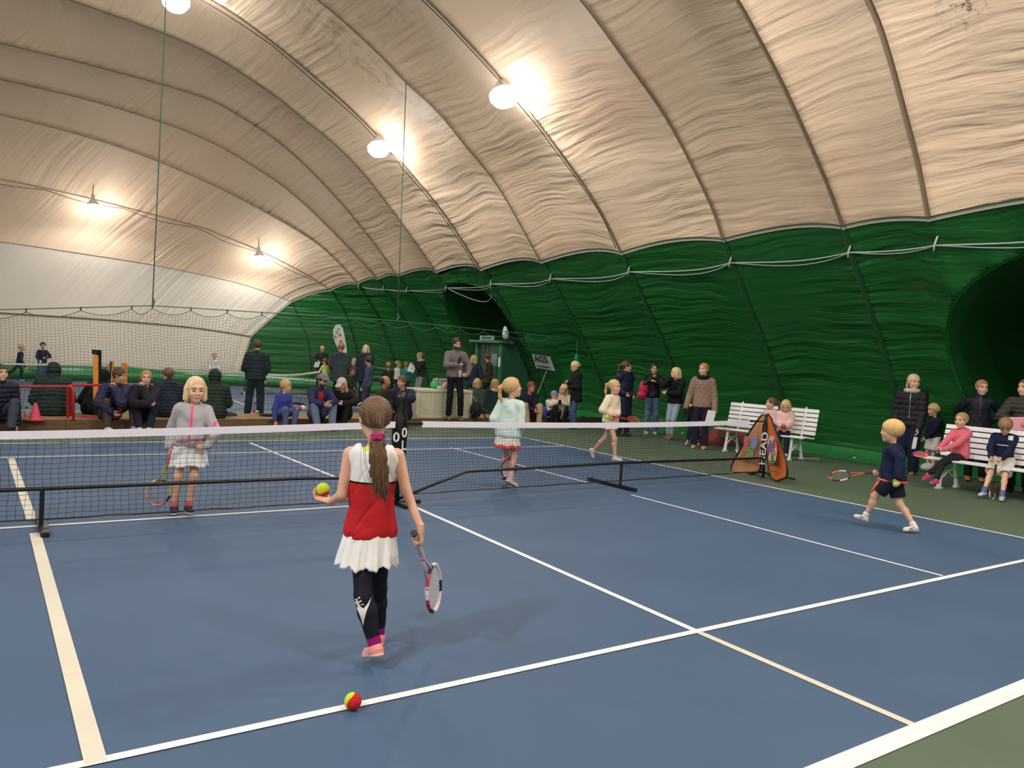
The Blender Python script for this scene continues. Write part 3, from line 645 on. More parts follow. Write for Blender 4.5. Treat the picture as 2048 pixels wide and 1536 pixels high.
R_pix = [(1536, 828), (1543, 838), (1550, 858), (1558, 880), (1567, 905), (1573, 925), (1575, 945), (1573, 955), (1562, 959), (1553, 962), (1544, 955), (1538, 938), (1535, 910), (1533, 880), (1533, 850)]
R_D = [D0-(.75*(x-1533)/42) for x, y in R_pix]
oR, PRs, nR = sheet(R_pix, R_D, 'banner_panel', M_OR)
H_pix = [(1533, 830), (1527, 850), (1526, 880), (1522, 905), (1521, 925), (1526, 928), (1530, 918), (1534, 895), (1535, 860)]
oH, PH, nH = sheet(H_pix, [D0-.03]*len(H_pix), 'banner_panel', mat('black_banner', (20, 20, 22), .6))
def on_right(fx, py, push=-.03):
    """point on the right banner panel at row py, fraction fx across"""
    l = np.interp(py, [829, 850, 880, 910, 938, 955], [1533, 1533, 1533, 1535, 1538, 1544]); r = np.interp(py, [828, 838, 858, 880, 905, 925, 945, 956], [1536, 1543, 1550, 1558, 1567, 1573, 1575, 1572])
    x = l+(r-l)*fx; return at(x, py, D0-.75*(x-1533)/42+push)
def petal(o, u, v, ru, rv, col, name, par, n=14, rot=0):
    c, s_ = math.cos(rot), math.sin(rot)
    poly = [(math.cos(a)*ru*c-math.sin(a)*rv*s_, math.cos(a)*ru*s_+math.sin(a)*rv*c) for a in np.linspace(0, 2*math.pi, n, endpoint=False)]
    return MB().prism(poly, .004, (u, v, np.cross(u, v)), o).build(name, mat('print_'+name, col, .6), par)
cR = on_right(.5, 900); uR = on_right(.9, 900)-on_right(.1, 900); uR /= np.linalg.norm(uR); vR = on_right(.5, 880)-on_right(.5, 915); vR -= uR*(vR@uR); vR /= np.linalg.norm(vR); nRR = np.cross(uR, vR); nRR *= np.sign((CP-cR)@nRR)
for du, dv, a, b_, col, nm, ro_ in ((0, 0, .17, .21, (222, 206, 196), 'pale_print', 0), (-.02, .05, .055, .10, (70, 130, 175), 'blue_print', .15), (.02, -.12, .045, .075, (70, 150, 62), 'green_print', 0), (-.11, .0, .035, .09, (205, 50, 70), 'red_print', -.25), (.10, .09, .045, .08, (190, 60, 80), 'crimson_print', -.3), (.10, -.03, .03, .06, (205, 110, 60), 'amber_print', .3)):
    petal(cR+uR*du+vR*dv+nRR*(.045 if nm == 'pale_print' else .052), uR, vR, a, b_, col, nm, oR, rot=ro_)
text_mesh('TENNIS-KIDS', .1, on_right(.5, 927)+nRR*.045, uR, vR, mat('dark_print', (48, 36, 30), .6), 'lettering', oR, width=.34)
MB().box(on_right(.45, 943)+nRR*.045, (.22, .022, .004), [uR, vR, nRR]).build('printed_bar', mat('faded_print', (120, 86, 60), .6), oR)
cL = at(1505, 893, D0+.2); uL = PLs[4]-PLs[10]; uL[2] = 0; uL /= np.linalg.norm(uL); vL = V3(0, 0, 1)-0; nLL = np.cross(uL, vL); nLL *= np.sign((CP-cL)@nLL)
for du, dv, a, b_, col, nm, ro_ in ((-.08, .06, .05, .10, (196, 104, 112), 'rose_print', .2), (.06, .06, .06, .11, (130, 150, 190), 'sky_print', -.2), (0, -.1, .07, .10, (120, 160, 88), 'leaf_print', 0)):
    petal(cL+uL*du+vL*dv+nLL*.05, uL, vL, a, b_, col, nm, oL, rot=ro_)
text_mesh('TENNISKIDS', .1, at(1500, 922, D0+.25)+nLL*.04, uL, vL, mat('faded_print', (120, 86, 60), .6), 'lettering', oL, width=.4)
uH = V3(0, 0, 1); vH = -CR.copy(); vH[2] = 0; vH /= np.linalg.norm(vH)
text_mesh('HEAD', .13, at(1527, 897, D0-.06), uH*.97-vH*.05, vH, M_WH, 'lettering', oH, width=.5)
b = MB()
for px, py in ((1468, 946), (1553, 962), (1590, 960), (1520, 957)): g = ground(px, py); b.tube([at(1530, 945, D0), g+V3(0, 0, .01)], .012, 6)
b.tube([at(1531, 832, D0), at(1526, 955, D0)], .02, 8); b.build('stand_frame', M_BLK, bn, smooth=True)

# ---- benches
def bench(P0, P1, label, zseat=.44, back=.42, lean=.24):
    """P0,P1: ground points under the front edge ends; back is away from the court"""
    P0 = np.asarray(P0, float); P1 = np.asarray(P1, float); L = np.linalg.norm(P1-P0); u = (P1-P0)/L; n = V3(-u[1], u[0], 0); n *= np.sign(n[0])
    t = empty('garden_bench', (P0+P1)/2, label, 'bench', 'white slatted benches')
    A = [u, n, V3(0, 0, 1)]
    for k in range(5): MB().box((P0+P1)/2+n*(.03+.1*k)+V3(0, 0, zseat-.01*abs(k-1.)), (L, .085, .028), A, bev=.008).build('seat_slat', M_FRAMEW, t)
    bu = V3(0, 0, 1)*math.cos(lean)+n*math.sin(lean); bn_ = np.cross(u, bu)
    for k in range(6): MB().box((P0+P1)/2+n*.47+bu*(.06+.085*k)+V3(0, 0, zseat), (L, .068, .022), [u, bu, bn_], bev=.006).build('back_slat', M_FRAMEW, t)
    for s_ in (.14, .86):
        c = P0+u*L*s_; b = MB()
        b.tube([c+n*.02+V3(0, 0, 0), c+n*.06+V3(0, 0, .2), c+n*.1+V3(0, 0, zseat-.02)], [.036, .024, .03], 8)
        b.tube([c+n*.52, c+n*.46+V3(0, 0, .2), c+n*.42+V3(0, 0, zseat-.02)], [.036, .024, .03], 8)
        b.tube([c+n*.06+V3(0, 0, .14), c+n*.25+V3(0, 0, .25), c+n*.47+V3(0, 0, .14)], .016, 6)
        b.tube([c+n*.08+V3(0, 0, .3), c+n*.25+V3(0, 0, .25), c+n*.44+V3(0, 0, .3)], .014, 6)
        b.tube([c+n*.02+V3(0, 0, zseat-.02), c+n*.46+V3(0, 0, zseat-.02), c+n*.47+bu*.55+V3(0, 0, zseat)], .018, 6)
        b.box(c+n*.02+V3(0, 0, .012), (.06, .12, .024), A); b.box(c+n*.52+V3(0, 0, .012), (.06, .12, .024), A)
        b.build('cast_leg', M_FRAMEW, t, smooth=False)
    return t, u, n
pA = ground(1874, 977); pB = ground(2025, 1003); dd = (pB-pA)/np.linalg.norm(pB-pA)
BENCH1 = bench(pA-dd*.25, pB+dd*.55, 'white slatted bench at the right edge with two children sitting on it')
pA = ground(1452, 903); pB = ground(1580, 921); dd = (pB-pA)/np.linalg.norm(pB-pA)
BENCH2 = bench(pA-dd*.3, pB+dd*.22, 'white slatted bench behind the orange banner, two girls on it')
pA = ground(824, 822); 
bench(at(824, 800, 20.2)*V3(1, 1, 0), at(868, 800, 21.3)*V3(1, 1, 0), 'white slatted bench behind the storage box, back slats showing')

# ---- storage box
def storage():
    z0 = .165; a = ground(832, 835, z0); c = ground(942, 836, z0); u = c-a; L = np.linalg.norm(u); u /= L; n = V3(-u[1], u[0], 0); A = [u, n, V3(0, 0, 1)]; mid = (a+c)/2+n*.3; h = .56
    t = empty('storage_box', V3(mid[0], mid[1], z0), 'cream plastic storage box on the platform with a lid', 'storage box')
    m = mat('cream_plastic', (196, 196, 172), .5)
    b = MB().box(mid+V3(0, 0, h/2), (L-.04, .56, h), A); nb = 26
    for k in range(nb):
        x = -L/2+.09+(L-.18)*k/(nb-1)
        if abs(x-.23*L) > .06: b.box(mid-n*.285+u*x+V3(0, 0, h/2), (.028, .014, h-.1), A)
    for x in (-L/2+.03, .23*L, L/2-.03): b.box(mid-n*.283+u*x+V3(0, 0, h/2), (.07, .03, h), A)
    b.box(mid-n*.283+V3(0, 0, .03), (L, .03, .06), A); b.build('ribbed_body', m, t)
    b = MB().box(mid+V3(0, 0, h+.035), (L+.02, .62, .07), A, bev=.015); b.build('lid', m, t)
    MB().box(mid-n*.315+u*.05*L+V3(0, 0, h+.01), (.05, .01, .03), A).build('latch', mat('latch_grey', (90, 90, 84), .4), t)
    return mid, u, n, h+.07+z0
BX, BU, BN, BZ = storage()
M_NEON = mat('neon_felt', (206, 226, 60), .9, bump=.5, bscale=400); M_REDF = mat('red_felt', (206, 32, 34), .9, bump=.5, bscale=400)
def ball(P, r, label, ax=(1, 0, 0), cols=None, group=None, name='tennis_ball', seam=True):
    """two-colour felt ball with the real curved seam"""
    P = np.asarray(P, float); b = MB().sphere(P, r, n=128 if r*FPX/depth(P) > 10 else (40 if r*FPX/depth(P) > 6 else 14)); v = np.array(b.v)-P; ax = np.asarray(ax, float); ax /= np.linalg.norm(ax)
    u = np.cross(ax, V3(.2, .3, 1)); u /= np.linalg.norm(u); w_ = np.cross(ax, u); mi = []
    for f in b.f:
        c = v[list(f)].mean(0); c /= np.linalg.norm(c); s_ = c@ax+.42*math.sin(2*math.atan2(c@w_, c@u)+.4)*(1-(c@ax)**2); mi.append(0 if s_ > 0 else 1)
    o = mesh_obj(name, b.v, b.f, None, None, P, True, list(cols or (M_NEON, M_REDF)), mi)
    return tag(o, label, 'ball', group)
def card(px, py, w_, h_, D, m, name, label, cat, th=.003, tilt=0):
    pass
# things on and round the box
z = BZ
tag(MB().lathe([(.0, 0), (.07, .005), (.10, .05), (.095, .12), (.05, .17), (.01, .18)], BX+BN*.02+BU*(-.12)+V3(0, 0, BZ-BX[2]), n=20).build('cushion', mat('bright_green_cloth', (62, 168, 84), .8), origin=BX+BU*(-.12)+V3(0, 0, BZ-BX[2]), smooth=True), 'rounded bright green cushion standing on the storage box', 'cushion')
tag(MB().sphere(BX+BU*.24+BN*.05+V3(0, 0, BZ-BX[2]+.08), (.12, .1, .08), n=16).build('pink_bag', mat('salmon_cloth', (206, 120, 112), .8, bump=.8, bscale=12), origin=BX+BU*.22+V3(0, 0, BZ-BX[2]), smooth=True), 'salmon pink bag lying on the storage box behind the standing man', 'bag')
tag(MB().lathe([(.02, 0), (.035, .005), (.035, .1), (.02, .12), (.02, .14)], BX+BU*.06-BN*.1+V3(0, 0, BZ-BX[2]), n=14).build('drink_bottle', mat('bottle_clear', (210, 216, 210), .2), origin=BX+BU*.06+V3(0, 0, BZ-BX[2]), smooth=True), 'small clear bottle on the storage box', 'bottle')
tag(MB().box(BX+BU*(-.05)-BN*.15+V3(0, 0, BZ-BX[2]+.035), (.14, .1, .07), [BU, BN, V3(0, 0, 1)], bev=.01).build('tissue_pack', mat('pale_pack', (196, 208, 176), .6), origin=BX+V3(0, 0, BZ-BX[2])), 'small pale packet lying in front of the green cushion', 'packet')
# pushchair
g = ground(948, 838, .165); t = empty('pushchair', g, 'folded black pushchair beside the storage box', 'pushchair')
b = MB(); b.tube([g+V3(-.05, 0, .5), g+V3(.15, .1, .3), g+V3(.62, .1, .06)], .014, 6); b.tube([g+V3(-.1, .3, .45), g+V3(.5, .35, .05)], .014, 6); b.build('frame', mat('grey_tube', (150, 150, 150), .4, .5), t, smooth=True)
MB().sphere(g+V3(.1, .1, .2), (.15, .12, .2), n=14).build('seat_fabric', mat('black_fabric', (20, 21, 26), .9, bump=.6, bscale=20), t, smooth=True)
for k, d_ in enumerate((V3(0, 0, .075), V3(.35, 0, .075))):
    a = np.linspace(0, 2*math.pi, 20, endpoint=False); MB().tube([g+d_+V3(.07*math.cos(q), 0, .07*math.sin(q)) for q in a], .014, 6, closed=True).build('wheel', M_BLK, t, smooth=True)
# ---- door box in the left opening
def doorbox():
    P = ground(1018, 0.0+815); c = V3(9.15, 12.0, 0); u = V3(0, 1, 0); t = empty('entrance_door', c, 'green timber entrance door frame set against the dark round opening', 'door'); mg = mat('teal_green_paint', (52, 120, 84), .5); md = mat('dark_green_panel', (22, 62, 40), .5); mt = mat('green_side_panel', (28, 84, 58), .5)
    H = 2.02; b = MB()
    for y in (12.0, 13.35): b.box((9.12, y, H/2), (.07, .07, H))
    b.box((9.2, 12.7, H+.03), (.5, 1.75, .07)); b.build('door_frame', mg, t)
    MB().box((9.2, 13.15, H/2), (.05, .34, H)).build('side_light', md, t)
    d = MB().box((9.22, 12.5, H/2), (.05, .95, H-.04)).build('door_leaf', mt, t)
    MB().box((9.17, 12.82, 1.0), (.02, .02, H-.1)).build('door_rail', mg, d); MB().box((9.18, 12.45, 1.5), (.012, .34, .36)).build('notice', mat('grey_notice', (128, 138, 146), .6), d)
    v = [(9.15, 12.0, 0), (10.6, 12.0, 0), (10.1, 12.0, 1.2), (9.6, 12.0, 2.02), (9.15, 12.0, 2.02)]; v2 = [(x, 12.04, z) for x, _, z in v]
    MB().add(v+v2, [(0, 1, 2, 3, 4), (9, 8, 7, 6, 5)]+[(i, 5+i, 5+(i+1) % 5, (i+1) % 5) for i in range(5)]).build('side_panel', mt, t)
    MB().box((9.08, 12.0, 1.45), (.02, .09, .28)).build('white_plate', M_FRAMEW, t)
    MB().box((9.1, 12.78, H+.14), (.05, .75, .13)).build('sign_board', mat('pale_sign', (150, 176, 158), .6), t)
    for dy in (-.24, -.1, .06, .2): MB().box((9.07, 12.78+dy, H+.14), (.01, .1, .07)).build('sign_mark', md, t)
    b = MB().lathe([(.02, 0), (.09, .05), (.1, .2), (.05, .36), (.01, .4)], (9.1, 11.75, H+.1), (-.2, -.1, 1), n=14); b.build('white_hood', mat('pale_hood', (196, 206, 196), .5), t, smooth=True)
    MB().sphere((9.25, 11.65, H+.02), (.16, .16, .12), n=10).build('black_clamp', M_BLK, t)
doorbox()
# banner sheet on the green wall
t_ = [wall_pt(11.25, 0, 0)]; c4 = []
for (px, py) in ((1063, 708), (1098, 713), (1109, 742), (1073, 738)):
    d = ray(px, py); lo = 5.
    for s_ in np.arange(8, 40, .02):
        P = CP+d*s_
        if P[2] < 4.3 and P[0] > np.interp(P[2], [p[1] for p in TG], [p[0] for p in TG])-.09: break
    c4.append(P)
b = MB(); b.add(c4+[p+V3(.03, 0, .0) for p in c4], [(0, 1, 2, 3), (7, 6, 5, 4), (0, 4, 5, 1), (1, 5, 6, 2), (2, 6, 7, 3), (3, 7, 4, 0)])
wb = b.build('wall_banner', mat('white_banner', (188, 198, 188), .6), origin=c4[0]); tag(wb, 'slanted white printed banner pinned to the green wall', 'banner')
u_ = c4[1]-c4[0]; W_b = np.linalg.norm(u_); u_ /= W_b; v_ = c4[0]-c4[3]; v_ /= np.linalg.norm(v_); n_ = np.cross(u_, v_); n_ *= np.sign((CP-c4[0])@n_); cc = sum(c4)/4
mdk = mat('dark_green_print', (26, 52, 34), .6)
text_mesh('AGS', .3, cc+v_*.12+n_*.03, u_*.8, v_, mdk, 'lettering', wb, width=W_b*.95)
for k_, (dv_, wd_) in enumerate(((-.12, .7), (-.22, .85), (-.32, .75))): MB().box(cc+v_*dv_+n_*.03, (W_b*wd_, .035, .01), [u_, v_, n_]).build('printed_bar', mdk, wb)
MB().box(cc+v_*.34+n_*.03, (W_b*.8, .05, .01), [u_, v_, n_]).build('printed_bar', mdk, wb)
# feather flag
D = depth(aty(680, 700, 16.8)); g = at(692, 800, D); t = empty('feather_flag', V3(g[0], g[1], 0), 'white feather flag with red and blue print behind the man in the dark parka', 'flag')
pix = [(695, 800), (694, 740), (692, 700), (688, 675), (684, 656), (678, 649), (671, 650), (666, 660), (667, 675), (672, 690), (680, 705), (686, 725), (688, 760), (690, 800)]
P = [at(x, y, D) for x, y in pix]; k = len(P); MB().add(P+[p+CF*.012 for p in P], [tuple(range(k)), tuple(range(2*k-1, k-1, -1))]+[(i, k+i, k+(i+1) % k, (i+1) % k) for i in range(k)]).build('flag_cloth', mat('flag_white', (206, 206, 190), .7), t)
MB().tube([at(x, y, D-.01) for x, y in ((696, 812), (695, 740), (693, 700), (689, 675), (685, 657), (678, 648))], .012, 6).build('flag_pole', M_FRAMEW, t, smooth=True)
for x, y, a, b_, col, nm in ((674, 664, .04, .06, (110, 150, 190), 'blue_mark'), (671, 674, .03, .06, (120, 130, 150), 'grey_mark'), (680, 670, .04, .055, (206, 70, 70), 'red_mark'), (682, 684, .045, .07, (206, 64, 66), 'red_mark'), (677, 658, .05, .03, (90, 120, 170), 'blue_mark'), (688, 695, .03, .04, (208, 90, 90), 'red_mark')):
    petal(at(x, y, D-.012), CR, CU, a, b_, col, nm, t)
# tall orange posts and pads by court 2
def pad(pixL, D, h_px, wdt, label, col=(222, 140, 46), top=None, txt=None, blk=False):
    px, py0, py1 = pixL; a = at(px, py0, D); c = at(px, py1, D); u = V3(*CR); u[2] = 0; u /= np.linalg.norm(u); n = np.cross(u, V3(0, 0, 1)); H_ = a[2]-c[2]; ax = (a-c)/np.linalg.norm(a-c)
    t = empty('foam_post', c*V3(1, 1, 0), label, 'post', 'orange posts at the back court'); zb = c
    if blk: MB().box((a+c)/2+u*wdt*.35-n*.03, (wdt*.8, .06, np.linalg.norm(a-c)), [u, n, ax]).build('black_backing', M_BLK, t)
    MB().box((a+c)/2-ax*(.04 if top else 0), (wdt, .05, np.linalg.norm(a-c)-(.08 if top else 0)), [u, n, ax], bev=.01).build('orange_cover', mat('orange_pad', col, .6), t)
    if top: MB().box(a-ax*.035, (wdt+.02, .08, .08), [u, n, ax]).build('black_cap', M_BLK, t)
    if txt: text_mesh(txt, wdt*.8, (a+c)/2-ax*.1-n*(-.035 if n@CF < 0 else .035), ax, -u, M_WH, 'lettering', t, width=np.linalg.norm(a-c)*.6)
    b = MB().tube([c, V3(c[0], c[1], 0)], .02, 8); b.box((c[0], c[1], .02), (.4, .4, .04)); b.build('stand', M_BLK, t)
pad((192, 700, 800), 13.6, 0, .085, 'tall orange post with a black cap rising behind the seated man in navy', top=True, blk=True)
pad((222, 722, 778), 22.4, 0, .15, 'orange printed net post pad, nearer the tall capped post', (226, 150, 84), txt='HEAD')
pad((249, 726, 772), 22.4, 0, .15, 'orange printed net post pad, right one of the printed pair', (226, 140, 60), txt='HEAD')
# mini nets of court 2
def far_net(pixA, pixB, D0_, D1_, label):
    a = at(*pixA, D0_); c = at(*pixB, D1_); t = empty('mini_net', (a+c)/2*V3(1, 1, 0), label, 'net', 'white taped mini nets on the back court'); n = 30; P = [a+(c-a)*s_-V3(0, 0, .06*math.sin(math.pi*s_)) for s_ in np.linspace(0, 1, n)]
    MB().tube([p-V3(0, 0, .03) for p in P], .03, 6, flat=.25).build('head_tape', mat('far_tape', (212, 208, 196), .6), t)
    L = np.linalg.norm(c-a); pt = []
    for s_ in np.linspace(0, 1, int(L/.07)): p = a+(c-a)*s_-V3(0, 0, .06*math.sin(math.pi*s_)); pt.append([p, V3(p[0], p[1], .1)])
    for k in range(1, 8): pt.append([V3(p[0], p[1], .1+(p[2]-.1)*k/8) for p in P])
    strands(pt, .0045, 'netting', M_NET, t)
    b = MB(); b.tube([V3(p[0], p[1], .28) for p in P], .015, 6)
    for p in (P[0], P[-1]): b.tube([p, V3(p[0], p[1], .02)], .02, 6); b.box((p[0], p[1], .02), (.08, .6, .04))
    b.build('rail_and_feet', M_BLK, t)
far_net((-60, 722), (222, 723), 20.0, 22.0, 'white taped mini net at the far left of the back court')
far_net((249, 729), (491, 743), 22.6, 24.0, 'white taped mini net behind the standing man in navy')
far_net((520, 746), (642, 741), 20.5, 21.6, 'white taped mini net leading to the child in neon sleeves')
# red mini goals on the platform
def goal(pix, D, label):
    t = empty('folding_goal', at(pix[0][0], pix[0][1], D)*V3(1, 1, 0)+V3(0, 0, .165), label, 'goal', 'red tube goals on the platform'); m = mat('red_tube', (170, 44, 52), .45)
    (x0, y0), (x1, y1) = pix; f = lambda x, y, d=0: at(x, y, D+d)
    MB().tube([f(x0, y1), f(x0, y0+7), f(x0+2, y0+2), f(x0+8, y0), f(x1-8, y0), f(x1-2, y0+2), f(x1, y0+7), f(x1, y1)], .022, 8).build('front_hoop', m, t, smooth=True)
    MB().tube([f(x0+6, y1-2, .2), f(x0+6, y0+2, .0)], .016, 6).build('rear_strut', m, t); MB().tube([f(x1-12, y1-3, .2), f(x1-12, y0+2, 0)], .016, 6).build('rear_strut', m, t)
    MB().tube([f(x0, y1), f(x0+6, y1-2, .2), f(x1-12, y1-3, .2), f(x1, y1)], .014, 6, closed=True).build('base_hoop', m, t)
goal(((28, 773), (147, 839)), 12.75, 'red tubular folding goal in front of the seated figure in dark green')
goal(((136, 770), (241, 835)), 13.1, 'red tubular folding goal behind the crouching man in navy')
# cone
g = ground(70, 840, .165); t = empty('traffic_cone', g, 'pink red plastic cone standing on the platform edge', 'cone')
MB().lathe([(.12, .012), (.09, .02), (.085, .03), (.02, .27), (.012, .275)], g, n=24).build('cone_body', mat('pink_plastic', (206, 62, 92), .5), t, smooth=True); MB().lathe([(.15, 0), (.15, .012), (.11, .018)], g, n=24).build('cone_base', mat('pink_plastic', (206, 62, 92), .5), t)
# backpack left
def soft(name, P, r, col, label, cat, n=18, bump=1.2, straps=None, rough=.8, ax=None):
    b = MB().sphere(P, r, ax, n=n); v = np.array(b.v); c = np.asarray(P, float); dz = v-c
    v = c+dz*(1+.05*np.sin(dz[:, :1]*37)*np.cos(dz[:, 2:]*29))
    o = mesh_obj(name, v, b.f, mat(name+'_'+'_'.join(map(str, col)), col, rough, bump=bump, bscale=14), None, c-V3(0, 0, r[2] if hasattr(r, '__len__') else r), True); tag(o, label, cat); return o
M_LINE  # noqa
g = at(15, 832, 12.4); o = soft('backpack', g+V3(0, 0, .17), (.15, .12, .24), (150, 30, 62), 'crimson backpack standing on the platform at the left edge', 'backpack')
MB().sphere(g+V3(-.01, -.1, .1), (.1, .06, .1), n=12).build('front_pocket', mat('crimson_dark', (120, 22, 50), .8), o, smooth=True)
MB().tube([g+V3(-.08, -.04, .36), g+V3(0, -.03, .43), g+V3(.05, -.03, .36)], .012, 6).build('carry_loop', M_BLK, o)
g = at(52, 838, 12.7); t = empty('water_bottle', g, 'small clear water bottle beside the red goal', 'bottle'); MB().lathe([(.03, 0), (.035, .02), (.035, .13), (.015, .17)], g, n=14).build('bottle_body', mat('clear_plastic', (196, 206, 206), .15, trans=.5), t, smooth=True); MB().lathe([(.018, .17), (.018, .2)], g, n=10).build('cap', M_BLK, t)
soft('folded_jacket', ground(452, 848, .0)+V3(.0, -.05, .12), (.22, .16, .13), (44, 42, 62), 'dark navy jacket dropped on the platform edge behind the girl in grey', 'jacket', bump=1.6)
# tray with tomatoes / balls, racket bag
g = ground(555, 833, .165); t = empty('racket_cover', g, 'flat dark racket bag lying on the platform with balls on it', 'bag'); 
MB().sphere(g+V3(.0, .05, .03), (.36, .14, .035), n=20).build('cover_body', mat('dark_green_nylon', (24, 40, 34), .7), t, smooth=True)
ball(at(508, 822, depth(g)), .035, 'red foam ball lying on the flat dark bag', cols=(M_REDF, M_REDF)); ball(at(514, 824, depth(g)-.1), .036, 'small yellow ball beside the red foam ball', cols=(mat('dull_yellow', (196, 190, 90), .9),)*2)
g = ground(590, 826, .165)+V3(0, .1, .1); t = empty('racket_bag', g*V3(1, 1, 0)+V3(0, 0, .165), 'pink and black racket bag behind the boy in blue', 'bag')
MB().sphere(g+V3(0, 0, -.0), (.2, .1, .07), n=16).build('bag_body', mat('pink_nylon', (206, 92, 116), .7), t, smooth=True); MB().sphere(g+V3(.1, .1, .05), (.18, .08, .07), n=16).build('bag_lid', mat('black_fabric', (20, 21, 26), .9), t, smooth=True); MB().sphere(g+V3(.2, .02, .0), (.07, .1, .06), n=12).build('white_trim', M_FRAMEW, t, smooth=True)
# things along the right wall
g = ground(1440, 893); 
def low_panel():
    a = ground(1408, 890); c = ground(1502, 893); u = c-a; L = np.linalg.norm(u); u /= L; n = V3(-u[1], u[0], 0); t = empty('inflatable_goal_sack', (a+c)/2, 'folded red and pink cloth with a green oval lying behind the bench', 'cloth')
    b = MB(); v = []; N = 30
    for i in range(N):
        s_ = i/(N-1)
        for zf, yf_ in ((0, 0), (.1, -.04), (.2, .0), (.32, .12), (.36, .3), (0, .34)): v.append(a+u*L*s_+n*(yf_+.03*math.sin(s_*19))+V3(0, 0, zf*(1+.06*math.sin(s_*23))*(math.sin(math.pi*min(.97, max(.03, s_)))**.25)))
    mesh_obj('cloth_heap', v, grid_faces(N, 6), mat('dusty_red', (150, 66, 62), .8, noise=.3, nscale=9), t, smooth=True)
    petal((a+c)/2+V3(0, 0, .2)-n*.05, u, V3(0, 0, 1), .2, .07, (96, 132, 88), 'green_oval', t)
low_panel()
a = ground(1448, 872); b = MB(); u = V3(*CR); u[2] = 0; u /= np.linalg.norm(u); n = V3(-u[1], u[0], 0); Dc = depth(a); t = empty('camping_chair', a, 'navy folding camping chair behind the white bench', 'chair')
q = [at(1447, 815, Dc), at(1496, 815, Dc+.1), at(1496, 852, Dc+.1), at(1447, 850, Dc)]
MB().add(q+[p+n*.01 for p in q], [(0, 1, 2, 3), (7, 6, 5, 4), (0, 4, 5, 1), (1, 5, 6, 2), (2, 6, 7, 3), (3, 7, 4, 0)]).build('chair_fabric', mat('navy_canvas', (30, 28, 52), .8), t)
b = MB(); b.tube([at(1446, 812, Dc), at(1446, 872, Dc)], .014, 6); b.tube([at(1452, 814, Dc-.02), at(1480, 850, Dc-.02)], .01, 6); b.tube([at(1481, 814, Dc-.02), at(1455, 848, Dc-.02)], .01, 6); b.tube([at(1457, 829, Dc-.02), at(1478, 826, Dc-.02)], .01, 6); b.build('tube_frame', mat('pale_tube', (190, 188, 196), .4), t)
g = ground(1397, 872); t = empty('traffic_cone', g, 'pink red plastic cone behind the woman in the tan quilted coat', 'cone'); MB().lathe([(.12, .012), (.085, .03), (.02, .42), (.012, .43)], g, n=20).build('cone_body', mat('pink_plastic', (206, 62, 92), .5), t, smooth=True); MB().box(g+V3(0, 0, .008), (.28, .28, .016)).build('cone_base', mat('pink_plastic', (206, 62, 92), .5), t)
M_TEN = mat('dull_neon_felt', (170, 190, 70), .9)
for px, py, l in ((1290, 871, 'yellow green tennis ball by the wall left of the blonde woman'), (1365, 870, 'yellow green tennis ball by the wall, leftmost of the two beside the tan boots'), (1375, 867, 'yellow green tennis ball by the wall, right one of the two beside the tan boots'), (1191, 852, 'dull yellow tennis ball by the timber kerb')):
    g = ground(px, py); ball(g+V3(0, 0, .036), .036, l, cols=(M_TEN, M_TEN))
g = ground(1709, 921); ball(g+V3(0, 0, .038), .038, 'small red ball lying by the foot of the green wall', cols=(M_REDF, mat('pale_felt', (206, 150, 130), .9)))
g = ground(1474, 906); ball(g+V3(0, 0, .03), .03, 'small white ball under the bench behind the banner', cols=(M_WH, M_WH))
g = ground(1828, 935); o = soft('backpack', g+V3(.1, .1, .25), (.17, .15, .27), (104, 16, 26), 'dark red backpack on the floor beside the woman in the black quilted coat', 'backpack'); MB().tube([g+V3(.05, .05, .5), g+V3(.1, .1, .56), g+V3(.16, .1, .5)], .012, 6).build('carry_loop', M_BLK, o)
g = ground(1862, 946); soft('plastic_bag', g+V3(.1, .1, .08), (.17, .12, .08), (206, 206, 210), 'white plastic bag lying behind the right bench', 'bag', bump=2)
g = ground(1605, 917); b = MB(); b.box(g+V3(0, 0, .012), (.62, .12, .018), [u, n, V3(0, 0, 1)]); b.build('floor_bracket', mat('bracket_grey', (150, 154, 150), .5), origin=g); tag(bpy.data.objects[-1] if False else bpy.data.objects['floor_bracket'], 'flat grey metal bracket on the floor by the bench', 'bracket')
# near balls
g = ground(705, 1421); ball(ground(705, 1419)+V3(0, .0, .037), .0375, 'large red and yellow ball on the white line in the foreground', ax=CR*.9+CU*.1-CF*.2, cols=(M_REDF, M_NEON))
